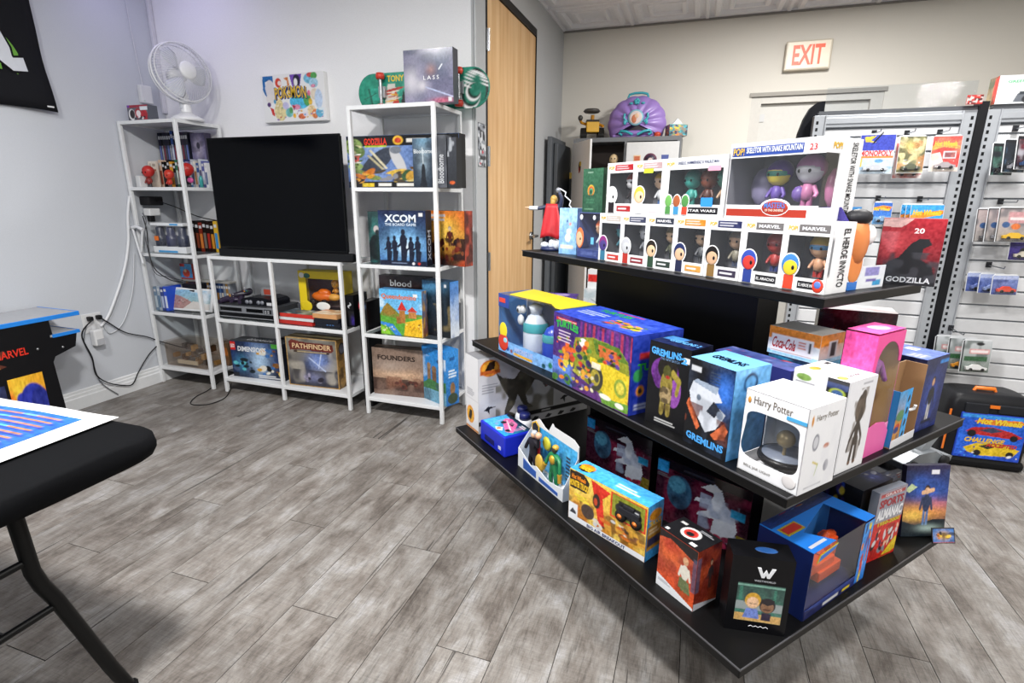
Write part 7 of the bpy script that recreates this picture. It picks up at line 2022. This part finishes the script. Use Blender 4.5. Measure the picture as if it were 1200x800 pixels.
DW = C('dfe0e1', .35)
dr = box('door', DW, lk, .012, y0 - .02, .07, hw - .012, y0 - .001, H_ - .045, bevel=.003)
o_ = (.012, y0 - .02, .07)
for cx, cz, kind in ((.10, 1.655, 0), (.215, 1.66, 1), (.335, 1.65, 2)):
    if kind == 0:
        MB().box(cx - .025, y0 - .0225, cz - .045, cx + .035, y0 - .0203, cz + .045, 0).box(cx - .018, y0 - .0235, cz - .0, cx + .028, y0 - .0225, cz + .036, 1).build('sticker', [C('e9c8a0', .4), C('c8643a', .4)], dr)
    elif kind == 1:
        MB().lathe([(0, 0), (.055, 0), (.055, .0015), (0, .0015)], 24, 0, Matrix.Translation((cx, y0 - .0203, cz)) @ Matrix.Rotation(PI / 2, 4, 'X')).lathe([(0, .0016), (.042, .0016), (.042, .0022), (0, .0022)], 20, 1, Matrix.Translation((cx, y0 - .0203, cz)) @ Matrix.Rotation(PI / 2, 4, 'X')).ell((cx, y0 - .0228, cz - .008), (.022, .0012, .026), 12, 2).build('sticker', [C('6a3f52', .4), C('3a2f42', .4), C('d9c4bc', .4)], dr)
    else:
        MB().prism([(cx - .03, cz + .05), (cx + .03, cz + .05), (cx + .026, cz - .02), (cx, cz - .06), (cx - .026, cz - .02)], 1, y0 - .0225, y0 - .0203, 0).ell((cx, y0 - .023, cz - .005), (.02, .001, .02), 12, 1).build('sticker', [C('4a5aa0', .4), C('e4e6ee', .4)], dr)
da = rad(-58)
od = MB().box(0, -.020, .07, .42, -.001, H_ - .045).build('open_door', DW, lk, (-hw + .012, y0, 0), (0, 0, da), bevel=.003)
MB().ell((.20, -.0212, 1.60), (.030, .001, .045), 12, 0).ell((.215, -.0222, 1.625), (.022, .001, .022), 10, 1).ell((.195, -.0222, 1.575), (.014, .001, .028), 10, 2).build('sticker', [C('2a2420', .4), C('c8a82a', .4), C('a83a2a', .4)], od)
fg = empty('small_bust', (-.735, 4.95, 1.5805), 0, 'small beige figurine inside the open grey cabinet', 'figurine')
MB().lathe([(0, 0), (.05, 0), (.055, .03), (.04, .05), (.03, .06), (0, .062)], 14).build('body', C('c8ac82', .5), fg)
MB().ell((0, 0, .095), (.04, .038, .045), 14, 0).ell((-.014, -.034, .10), (.006, .006, .007), 8, 1).ell((.014, -.034, .10), (.006, .006, .007), 8, 1).build('head', [C('d8bd92', .5), C('3a2a20', .5)], fg)

# toy robot on tracks
rb = empty('toy_robot', (-.945, 4.98, 1.8505), rad(15), 'yellow toy robot on black tracks on top of grey cabinet', 'toy')
YW = C('dba820', .4)
for s_ in (-1, 1):
    MB().prism([(-.09, 0), (.09, 0), (.10, .03), (.06, .09), (-.05, .09), (-.10, .03)], 0, s_ * .075 - .025, s_ * .075 + .025).build('track', C('1c1b1a', .6), rb, bevel=.008)
box('body', YW, rb, -.055, -.085, .05, .055, .05, .145, bevel=.006)
box('chest_strip', C('2a2722', .5), rb, -.056, -.087, .135, .056, .05, .152)
MB().tube([(0, 0, .15), (0, -.01, .20)], .016, 8).tube([(-.055, -.03, .12), (-.10, -.06, .13), (-.11, -.08, .15)], .012, 8).tube([(.055, -.03, .12), (.09, -.07, .10)], .012, 8).pieces('arm', C('c98a1e', .45), rb)
MB().lathe([(0, 0), (.06, 0), (.075, .012), (.06, .03), (0, .036)], 20, 0, Matrix.Translation((-.01, -.02, .215))).build('disc_head', C('4a4642', .5), rb)
MB().ell((-.11, -.085, .165), (.022, .018, .024), 10, 0).build('hand', C('3a3733', .5), rb)

# purple shell carry case
sh = empty('shell_case', (-.56, 4.99, 1.8505), 0, 'large purple scallop shell toy case with teal trim', 'toy')
PU = C('a284cf', .35)
vs, fs = [], []
NR = 9
seg_, rn = 72, 8
for sgn in (-1, 1):
    base_ = len(vs)
    for j in range(rn + 1):
        q = j / rn
        for i in range(seg_ + 1):
            a = rad(-28) + rad(236) * i / seg_
            rib = abs(math.cos(NR * .5 * (a + rad(28)) * 180 / 236 * 2.0))
            R_ = .235 * q * (1 + .035 * rib * q)
            th = (1 - q ** 2.2) * .075 + .014 * rib * math.sin(PI * min(1, q * 1.02)) + .008
            vs.append((R_ * math.cos(a) * 1.02, sgn * th, .115 + R_ * math.sin(a) * .93))
    for j in range(rn):
        for i in range(seg_):
            k = base_ + j * (seg_ + 1) + i
            f_ = (k, k + 1, k + seg_ + 2, k + seg_ + 1)
            fs.append(f_ if sgn < 0 else tuple(reversed(f_)))
e0 = rn * (seg_ + 1)
e1 = (rn + 1) * (seg_ + 1) + e0
for i in range(seg_):
    fs.append((e0 + i, e0 + i + 1, e1 + i + 1, e1 + i))
MB().add(vs, fs, 0, True).build('shell', PU, sh)
MB().box(-.20, -.05, 0, .20, .05, .03).box(-.15, -.06, .02, .15, .06, .06).build('base', C('9a7ac8', .4), sh, bevel=.012)
TE = C('3fb0c0', .35)
MB().tube([(-.085, 0, .325), (-.075, 0, .352), (-.03, 0, .362), (.03, 0, .362), (.075, 0, .352), (.085, 0, .325)], .010, 8).build('handle', TE, sh)
mb = MB()
for s_ in (-1, 1):
    mb.tube([(s_ * .02, -.088, .02), (s_ * .07, -.088, .045), (s_ * .12, -.078, .055), (s_ * .135, -.07, .035), (s_ * .11, -.075, .02)], .011, 8)
    mb.tube([(s_ * .07, -.090, .12), (s_ * .10, -.088, .155), (s_ * .095, -.086, .19)], .010, 8)
    mb.ell((s_ * .09, -.092, .12), (.014, .008, .022), 10, 0)
for a in (0, 72, 144, 216, 288):
    mb.ell((.014 * math.cos(rad(a + 90)), -.072, .285 + .014 * math.sin(rad(a + 90))), (.014, .008, .014), 8)
mb.ell((-.05, -.062, .272), (.018, .008, .01), 8).ell((.05, -.062, .272), (.018, .008, .01), 8)
mb.pieces('teal_trim', TE, sh)
MB().lathe([(0, 0), (.062, 0), (.066, .006), (.058, .012), (0, .012)], 24, 0, Matrix.Translation((0, -.088, .155)) @ Matrix.Rotation(PI / 2, 4, 'X')).ell((0, -.101, .155), (.052, .004, .052), 20, 1).ell((-.012, -.104, .145), (.022, .003, .034), 12, 2).ell((.008, -.105, .168), (.020, .003, .020), 12, 3).build('medallion', [C('8fc4d8', .35), C('e6d6d4', .4), C('cf7a52', .45), C('efc8a8', .45)], sh)
te = empty('tissue_box', (-.225, 4.95, 1.8505), rad(20), 'small multicoloured tissue box beside the purple shell', 'box')
MB().box(-.075, -.06, 0, .075, .06, .09).build('carton', C('2f8a8a', .4), te)
c = busy(30, 20, 7, '2a6a7a', '3a9a9a', ['e08a2a', '2a2f6a', '8ab03a', '1a1a22', 'd8c83a', '3fb0c0'], 40, (.04, .09))
grid_mesh('print', c, (-.075, -.0606, 0), (1, 0, 0), (0, 0, 1), .15, .09, te)
grid_mesh('print', busy(30, 20, 9, '2a3a4a', '3a5a5a', ['e08a2a', '2a2f6a', '1a1a22', '3a4a3a'], 30, (.04, .09)), (-.0756, .06, 0), (0, -1, 0), (0, 0, 1), .12, .09, te)
MB().prism([(-.05, .0), (.05, .0), (.03, .03), (.0, .055), (-.02, .03)], 1, -.015, .012).build('tissue', C('f2f2f2', .7), te, (0, 0, .088))
tag(MB().ell((0, 0, .02), (.03, .025, .022), 12, 0).box(-.02, -.02, 0, .02, .02, .01).build('red_trinket', C('c8442c', .4), None, (-.375, 4.93, 1.8505)), 'small red trinket between shell case and tissue box', 'trinket')

# grey panel and dark post against the doorway wall
gp = empty('folded_panel', (XC, 4.86, 0), 0, 'tall dark grey folded panel leaning on doorway wall', 'panel')
box('board', C('5b6066', .45), gp, .03, -.26, .01, .07, .25, 1.845, bevel=.006)
box('rear_board', C('4a4f55', .5), gp, .075, -.20, .01, .11, .28, 1.80, bevel=.006)
ph = empty('level_post', (-1.135, 5.10, 0), 0, 'slim black post with yellow top beside grey cabinet', 'post')
box('shaft', C('1d1d20', .4), ph, -.022, -.016, 0, .022, .016, 1.52)
box('yellow_cap', C('e0b52a', .4), ph, -.024, -.018, 1.52, .024, .018, 1.575)

# black trolley table behind the display holding two cartons
tr_ = empty('trolley', (-.70, 3.55, 0), 0, 'low black table half hidden behind the display', 'table')
box('top', C('1a1a1c', .5), tr_, -.32, -.22, .575, .30, .22, .605)
for a in (-.30, .26):
    for bb in (-.2, .18):
        box('leg', C('1a1a1c', .5), tr_, a, bb, 0, a + .03, bb + .03, .575)
b = Box('purple_carton', 'grey carton with violet top seen beyond the yellow-topped pack', 'box', (-.915, 3.40), 6, .215, .13, .10, .6055, '8f8a8c', faces={'T': '5a3fa0', 'L': 'e4e2e6'})
b.pr('F', Cv(40, 20, '9a9498', '857f84').rect(.0, .0, .28, 1, 'e2e0e4').poly([(.35, .2), (.45, .7), (.75, .5), (.7, .1)], '2a2428').rect(0, .9, 1, 1, '5a3fa0'))
b.pr('T', Cv(24, 16, '5a3fa4', '6a4fb4').ell(.5, .5, .25, .3, 'b8a8d8').mottle(3, 4, 3, '45308a', .6))
b = Box('white_carton', 'white glossy carton with red label beyond the middle tier', 'box', (-.655, 3.42), -8, .125, .12, .16, .6055, 'dfe4e8', .25)
b.pr('F', Cv(30, 30, 'd4dde2', 'e4e8ec').mottle(4, 4, 4, 'b0c4cc', .7).seg(.4, .6, .75, .45, .02, '8a9aa4'))
b = Box('white_carton', 'upper white carton with bright red patch, on the glossy one', 'box', (-.640, 3.45), -8, .105, .10, .125, .766, 'eceef0', .35)
b.pr('F', Cv(24, 24, 'eceef0').rect(.02, .35, .72, .75, 'd8261f'))

# ------------------------------------------------------------------ slat-panel fixtures at right
GU = C('b1b5bb', .38, metal=.15)


def slat_bay(name, label, x0, x1, xl=True):
    t = empty(name, ((x0 + x1) / 2, 3.62, 0), 0, label, 'display panel')
    h = (x1 - x0) / 2
    pit = .0825
    k = 0
    z = .12
    while z < 1.70:
        zt = min(z + pit - .010, 1.725)
        MB().prism([(.0, z), (.014, z), (.014, zt - .006), (.006, zt), (.0, zt)], 0, -h + .06, h - .06).build('slat', C('e9eaed', .35), t).location = (0, .002, 0)
        z += pit
        k += 1
    for o in t.children:
        o.rotation_euler = (0, 0, PI)
        o.location = (0, .020, 0)
    box('backing', C('8f949b', .5), t, -h + .058, .0205, .1, h - .058, .032, 1.74)
    for s_ in (-1, 1):
        a = s_ * (h - .03)
        u = MB().box(a - .03, -.012, 0, a + .03, .05, 1.80).box(a - s_ * .030 - .004, -.020, 0, a - s_ * .030 + .004, -.012, 1.80).build('upright', GU, t, bevel=.002)
        sl = MB()
        z = .06
        while z < 1.76:
            sl.box(a + s_ * .012 - .006, -.0128, z, a + s_ * .012 + .006, -.0118, z + .018)
            z += .036
        sl.build('slots', C('121316', .6), u)['kind'] = 'stuff'
    MB().box(-h + .06, -.010, 1.735, h - .06, .02, 1.80).box(-h + .06, -.018, 1.752, h - .06, -.010, 1.785).build('top_rail', GU, t, bevel=.003)
    box('base_foot', C('2a2b2e', .5), t, -h, -.20, 0, h, -.022, .10, bevel=.006)
    box('cap_strip', C('55585e', .4), t, -h + .02, -.006, 1.801, h, .03, 1.822)
    return t


slat_bay('slat_panel_bay', 'white slat panel bay in grey slotted frame behind the display', .585, 1.345)
slat_bay('slat_panel_bay', 'white slat panel bay in grey slotted frame at right edge', 1.388, 2.30)
box_ = tag(box('gap_filler', C('15161a', .5), None, 1.3465, 3.60, 0, 1.3865, 3.68, 1.84), 'narrow black filler for the dark gap between the two slat panel bays', 'post')  # black filler stands in for the shade in the gap
ay = empty('acrylic_guard', (.98, 3.64, 1.8225), 0, 'clear acrylic sheet standing on top of left slat bay', 'sheet')
box('sheet', ACRYL, ay, -.345, 0, 0, .355, .004, .125)
bg = empty('black_bag', (.575, 3.70, 0), 0, 'black rounded bag hanging at left end of slat bays', 'bag')
vs, fs = [], []
out = [(-.06, 1.3), (-.06, 1.62), (-.05, 1.72), (-.03, 1.80), (-.005, 1.855), (.025, 1.88), (.065, 1.885), (.068, 1.6), (.068, 1.3)]
MB().prism(out, 1, -.03, .05).build('bag_cloth', C('14151b', .8), bg, bevel=.02, seg=3)
b = Box('boxed_model', 'white boxed model with green lettering on top of right bay', 'boxed toy', (1.405, 3.60), 2, .30, .09, .135, 1.8225, 'e4e7ea', .4, faces={'L': '8a6a5a'})
b.pr('F', Cv(70, 36, 'e2e6e8', 'eceef0').poly([(.25, .05), (.3, .35), (.5, .48), (.9, .5), (1, .2), (1, .05)], '6a6f78').ell(.45, .15, .08, .14, '2a2c30').rect(.32, .32, .6, .42, '3a4048').mottle(3, 5, 4, 'd2d8dc', .5).ell(.85, .15, .08, .14, '2a2c30'))
b.tx('F', 'GREENLIGHT', .38, .78, .5, .09, '4ac07a', bold=.02)
b.pr('L', Cv(20, 24, '8a7a5a', '6a5a4a').rect(.6, 0, 1, 1, 'c8322c').mottle(4, 4, 4, '3a4a3a', .7))
rs_ = empty('red_letter_strip', (1.31, 3.58, 1.8235), 0, 'small red lettered strip on top rail near the dark gap', 'strip')
box('card', C('b02c28', .4), rs_, -.035, -.003, 0, .035, .0, .045)
grid_mesh('strip_print', Cv(30, 14, 'c8322c').mottle(3, 9, 4, '201416', .9, .45, .55).mottle(6, 8, 4, 'e8d8d4', .8, .6, .7), (-.034, -.0036, .003), (1, 0, 0), (0, 0, 1), .068, .039, rs_)

HK = C('9aa0a8', .3, metal=.8)


def hook(label, x, z, ln=.12):
    t = empty('peg_hook', (x, 3.602, z), 0, label, 'hook')
    MB().box(-.012, -.004, -.012, .012, .004, .018).build('clip', C('2a2b30', .5), t)
    MB().tube([(0, -.004, 0), (0, -ln, 0), (0, -ln - .006, .012)], .0028, 8).build('rod', HK, t)


def card_pack(label, x, y, ztop, w, h, cv, yaw=0., lean=-6., group=None, car='c8342c', dome=True, th=.003):
    """a carded blister pack hanging by its top: card with print, clear blister, toy car"""
    t = empty('blister_pack', (x, y, ztop), rad(yaw), label, 'toy pack', group)
    t.rotation_euler = (rad(lean), 0, rad(yaw))
    MB().prism([(-w / 2, -h), (w / 2, -h), (w / 2, -.012), (w / 2 - .012, 0), (-w / 2 + .012, 0), (-w / 2, -.012)], 1, 0, th).build('card', C('dfe2e6', .4), t)
    grid_mesh('card_print', cv, (-w / 2 + .002, -.0008, -h + .002), (1, 0, 0), (0, 0, 1), w - .004, h - .010, t)
    if dome:
        bx = MB().box(-w * .42, -.026, -h + .008, w * .42, -.0012, -h + h * .34).build('blister', FILM, t)
    mb = MB().prism([(-w * .34, 0), (w * .34, 0), (w * .36, .012), (w * .18, .018), (w * .08, .028), (-w * .12, .028), (-w * .22, .018), (-w * .36, .014)], 1, -.020, -.006, 0, None, Matrix.Translation((0, 0, -h + .018)))
    for a in (-w * .2, w * .2):
        mb.lathe([(0, -.003), (.008, -.003), (.008, .003), (0, .003)], 10, 1, Matrix.Translation((a, -.021, -h + .019)) @ Matrix.Rotation(PI / 2, 4, 'X'))
    mb.build('toy_car', [C(car, .3), C('1b1b1e', .5)], t)
    return t


def logo(t, s_, x, z, w, h, col, **k):
    return letter(t, s_, (0, -.0010, 0), (1, 0, 0), (0, 0, 1), (0, -1, 0), x, z, w, h, col, lift=.0006, **k)


# left bay, upper row
hook('metal peg hook behind the blue and orange lettered pack', .89, 1.695)
hook('metal peg hook behind the camouflage picture pack', 1.045, 1.69)
hook('metal peg hook behind the red flame pack', 1.195, 1.69)
c = Cv(60, 66, 'd8e6f2', '2438b0').rect(0, .58, 1, 1, '2438b4').poly([(.1, .95), (.45, .98), (.3, .86), (.5, .80), (.15, .82)], 'd8c23a').rect(0, .46, 1, .60, 'dfe8f4').rect(0, .40, 1, .46, 'e8862a').rect(0, 0, 1, .40, 'cfe2f2').rect(0, .12, 1, .18, '9ac4e4').ell(.6, .33, .12, .05, '5fa8e0').rect(.0, .18, .12, .40, 'e8c84a')
t = card_pack('blue, white and orange lettered blister pack on the left bay', .886, 3.49, 1.685, .165, .21, c, car='c8ccd4')
logo(t, 'MONOPOLY', .0, -.102, .15, .030, 'd8322c', bold=.04)
MB().tube([(-.02, -.004, -.05), (0, -.008, -.02), (.02, -.004, .005)], .003, 6).build('black_tie', C('1b1b22', .5), t)
c = Cv(50, 70, 'c9b878', 'e0d6a8').mottle(4, 5, 7, '6a6a34', .9).mottle(8, 6, 8, '4a4a22', .9, .5, .65).mottle(11, 5, 5, 'c87a3a', .6, .55, .75).rect(0, 0, 1, .02, 'e8e6dc').glow(.4, .75, .2, .12, 'e8d27a', .8)
t = card_pack('khaki picture blister pack hanging in front on the left bay', 1.046, 3.485, 1.672, .122, .195, c, car='4a5030', lean=-7)
c = Cv(36, 50, 'e8e4e0', 'd83a34').rect(0, .85, 1, 1, 'e6e2e0').mottle(4, 5, 6, 'c8322c', .7)
t = card_pack('red-bordered pack hanging behind the khaki picture pack', 1.052, 3.53, 1.675, .135, .222, c, car='a8622a')
c = Cv(50, 66, 'd83028', 'd8443a').poly([(0, .72), (.3, .84), (.8, .78), (1, .70), (1, .64), (.4, .70), (0, .6)], 'e8a83a').poly([(0, .5), (.3, .55), (.5, .2), (.2, .0), (0, 0)], 'e8dcd4').rect(.42, .36, .88, .58, 'c8ccd2').rect(.48, .40, .84, .54, '8a4a50').mottle(3, 4, 5, 'f08a6a', .5).rect(0, 0, 1, .12, 'e6dcd0')
t = card_pack('red flame-logo blister pack at right of the left bay', 1.198, 3.49, 1.67, .128, .185, c, car='a9a0a4')
logo(t, 'Hot Wheels', -.005, -.045, .10, .026, 'f2c03a', bold=.04, shear=.2)
c = Cv(24, 30, '2f5fc8', '3a78d8').ell(.5, .7, .3, .15, 'e8b03a')
t = card_pack('mostly hidden blue pack behind the large window box', .70, 3.49, 1.675, .12, .19, c, car='3a5ac0')
# left bay, second row
hook('metal peg hook above the small blue flame pack', .965, 1.348)
hook('metal peg hook above the wide sky-blue flame pack', 1.165, 1.345)
c = Cv(40, 50, '3f86d8', '2a62c0').poly([(0, .78), (.5, .88), (1, .82), (.9, .66), (.4, .72), (0, .64)], 'f0952a').ell(.80, .72, .12, .09, 'd83a2a').rect(0, 0, 1, .35, '6fb0ea')
t = card_pack('small blue flame-logo pack behind the egg-shaped toy', .965, 3.49, 1.335, .09, .125, c, car='8ab0d8')
logo(t, 'Hot Wheels', -.004, -.042, .075, .018, 'f6d23a', bold=.04, shear=.2)
c = Cv(60, 60, 'e4eaf0', '3fa8ea').rect(0, .55, 1, 1, '38a2ea').poly([(0, .70), (.3, .78), (1, .86), (1, .74), (.4, .62), (0, .62)], 'f08f22').poly([(.15, .35), (.3, .52), (.75, .50), (.92, .38), (.8, .30), (.2, .28)], 'b9bec4').rect(0, 0, 1, .28, 'e6ecf0').rect(.88, 0, 1, .25, 'e8d02e')
for k, dy in enumerate((0, .034, .068)):
    t = card_pack(['sky-blue flame-logo pack at front of its hook, left bay', 'second sky-blue pack on same hook, left bay', 'rear sky-blue pack on same hook, left bay'][k], 1.158 - .012 * k, 3.45 + dy, 1.325, .150, .19, c, car='d4d8dc')
    if k == 0:
        logo(t, 'Hot Wheels', .0, -.048, .13, .030, 'f6c82a', bold=.05, shear=.2)
hook('metal peg hook above the small orange pack', 1.19, 1.07)
c = Cv(30, 40, '2f6fb0', 'e0622a').mottle(4, 4, 4, 'e8a06a', .6).ell(.5, .3, .3, .2, '3f86c8')
t = card_pack('small orange and blue pack beside red box, left bay', 1.175, 3.49, 1.058, .085, .145, c, car='3a6ac0')

# right bay
hook('metal peg hook of the top fan of dark packs, right bay', 1.52, 1.70, .20)
hook('metal peg hook of the black-edged packs, right bay', 1.53, 1.335, .16)
hook('metal peg hook of the blue packs, right bay', 1.545, 1.0, .16)
hook('metal peg hook of the lowest packs, right bay', 1.44, .635, .16)
hook('metal peg hook above the violet pack, right bay', 1.62, 1.16)
pk_cols = [('e0622a', '3a5a7a'), ('c8c8d0', '8a2a3a'), ('4a6a8a', '24262e'), ('5a8a7a', '3a3a44')]
for k in range(4):
    c = Cv(40, 56, '2a3540', pk_cols[k][1]).mottle(3 + k, 4, 6, pk_cols[k][0], .8).mottle(9 + k, 5, 6, '17191e', .7).rect(0, .9, 1, 1, '1d1d22').rect(0, 0, .06, 1, '1a1a1e')
    card_pack(['front', 'second', 'third', 'rear'][k] + ' dark card pack in the top fan on right bay', 1.545 - .028 * k, 3.40 + .045 * k, 1.668 - .012 * k, .135, .165, c, yaw=28, car=['c85a2a', '3a5a8a', 'a8a8b0', '2a2a30'][k])
for k in range(3):
    c = Cv(50, 56, 'a9a4a0', 'b9a8a8').mottle(5 + k, 5, 5, '6a6a70', .8).rect(.3, .55, .9, .88, 'c8969a').rect(.35, .64, .85, .72, 'e6dcdc').ell(.55, .45, .14, .09, 'd8743a').ell(.25, .5, .12, .09, '3a5a8a').rect(0, 0, 1, .02, '17171a').rect(0, .97, 1, 1, '17171a').rect(0, 0, .03, 1, '17171a').rect(.96, 0, 1, 1, '17171a')
    card_pack(['front black-edged pack with yellow car on right bay', 'middle black-edged pack on the same right bay hook', 'rear black-edged pack on the same right bay hook'][k], 1.535 - .03 * k, 3.44 + .04 * k, 1.315 - .004 * k, .155, .178, c, yaw=10, car=['e8b820', '8a8a90', '6a6a6e'][k])
c = Cv(36, 36, '3a2a7a', '4a3a9a').mottle(4, 4, 4, '241a5a', .7).ell(.6, .5, .25, .2, '1d1d24').ell(.6, .3, .25, .1, 'c8a84a')
card_pack('violet pack at right frame edge, right bay', 1.618, 3.47, 1.148, .125, .105, c, car='d8d0c0')
for k in range(3):
    c = Cv(40, 30, '46589a', '7a8ac0').mottle(4 + k, 4, 4, '2a3a7a', .7).rect(0, .8, 1, 1, 'a9b4d8')
    card_pack(['front blue pack with red and white toy on right bay', 'middle blue pack beside the red and white toy', 'rear blue pack nearest the grey frame'][k], 1.56 - .04 * k, 3.44 + .04 * k, .972, .125, .108, c, yaw=12, car=['d8442a', '8a9ac8', '6a7ab8'][k])
for k in range(3):
    c = Cv(40, 50, '6a7a70', 'c8ccd0').mottle(5 + k, 5, 5, '3a4a44', .7).rect(.25, .58, .95, .74, 'd8a0a0').rect(.3, .62, .9, .70, 'f0e6e6').ell(.6, .9, .14, .05, '1d1d22').rect(.1, .35, .9, .5, '2f5a3a').rect(0, 0, .05, 1, '202024')
    card_pack(['lowest front pack with white car on right bay', 'lowest middle pack with amber car on right bay', 'lowest rear pack with grey car on right bay'][k], 1.505 - .045 * k, 3.43 + .05 * k, .618 - .004 * k, .145, .182, c, yaw=10, car=['f0f0f0', 'd8902a', '7a8078'][k])

# rolling case of toy cars on the floor
tb_ = empty('rolling_case', (1.50, 3.24, 0), rad(2), 'black rounded toy car case with orange handle on the floor', 'case')
ol_ = []
for cx, cy, a0 in ((.155, .02, 0), (-.155, .02, 90), (-.155, -.06, 180), (.155, -.06, 270)):
    for k in range(7):
        a = rad(a0 + 15 * k)
        ol_.append((cx + .03 * math.cos(a), cy + (.09 if cy > 0 else .05) * math.sin(a)))
lev = [(0, .90), (.02, .97), (.06, 1.0), (.30, 1.0), (.35, .97), (.385, .86), (.395, .7)]
vs, fs = [], []
n = len(ol_)
for z, k in lev:
    for a, bb in ol_:
        vs.append((a * k, bb * k, z))
for j in range(len(lev) - 1):
    for i in range(n):
        fs.append((j * n + i, j * n + (i + 1) % n, (j + 1) * n + (i + 1) % n, (j + 1) * n + i))
fs.append(tuple(range((len(lev) - 1) * n, len(lev) * n)))
fs.append(tuple(reversed(range(n))))
MB().add(vs, fs, 0, True).build('case_shell', C('17181c', .45), tb_)
MB().box(-.19, -.115, .0, .19, .10, .055).build('bumper', C('101114', .5), tb_, bevel=.02)
MB().box(-.120, -.118, .30, -.02, -.10, .352).box(.02, -.118, .31, .15, -.10, .352).pieces('latch_plate', C('24262b', .4), tb_, bevel=.004)
MB().tube([(-.055, -.02, .39), (-.05, -.02, .408), (.03, -.02, .408), (.035, -.02, .39)], .010, 8).build('handle', C('f07a1e', .35), tb_)
MB().box(-.02, -.121, .335, .02, -.115, .350).box(-.180, -.1130, .09, -.172, -.108, .31).pieces('orange_trim', C('f07a1e', .35), tb_)
c = Cv(80, 70, '2a5fe0', '2f7ae8').mottle(3, 5, 5, '1f48c0', .7).rect(0, .93, 1, 1, '3f9aea').poly([(.2, .84), (.3, .90), (.9, .93), (.98, .86), (.8, .80), (.4, .78)], 'e8862a').poly([(.1, .60), (.2, .70), (.5, .74), (.8, .66), (.98, .56), (.9, .50), (.3, .54)], 'b8282a').poly([(.3, .64), (.5, .73), (.66, .66), (.5, .6)], '3a3f5a').ell(.2, .56, .07, .08, '15151a').ell(.85, .52, .06, .07, '15151a').poly([(.12, .22), (.3, .34), (.7, .38), (.98, .26), (.9, .10), (.4, .06), (.2, .12)], 'e8c42a').poly([(.35, .28), (.5, .34), (.6, .28), (.5, .22)], '3a3a2a').ell(.35, .12, .06, .07, '15151a').ell(.85, .14, .06, .07, '15151a').blobs(4, 14, (0, 0, 1, .25), .01, .03, ['4fb0f0', 'f0f0f4', '1a3aa0'])
g = grid_mesh('front_print', c, (-.125, -.1185, .062), (1, 0, 0), (0, 0, 1), .275, .235, tb_, PRINT_GLOSS)
box('panel', C('1f48c0', .4), tb_, -.130, -.1175, .057, .155, -.108, .302, bevel=.004)
letter(tb_, 'Hot Wheels', (-.125, -.1190, .062), (1, 0, 0), (0, 0, 1), (0, -1, 0), .16, .202, .19, .032, 'f6d23a', bold=.05, shear=.2)
letter(tb_, 'CHALLENGE', (-.125, -.1190, .062), (1, 0, 0), (0, 0, 1), (0, -1, 0), .115, .098, .17, .026, 'f0c23a', bold=.05, shear=.2)
letter(tb_, 'ACCEPTED', (-.125, -.1190, .062), (1, 0, 0), (0, 0, 1), (0, -1, 0), .190, .078, .13, .022, 'c8322c', bold=.05, shear=.2)
bi = Box('white_pack', 'small white pack with blue band on the floor by slat bay', 'package', (1.215, 3.22), 5, .09, .05, .20, 0, 'e2e4e8', .4)
bi.pr('F', Cv(24, 30, 'e2e4e8').rect(0, .82, 1, .96, '2a3fc0').mottle(4, 4, 5, 'b0b4bc', .5))
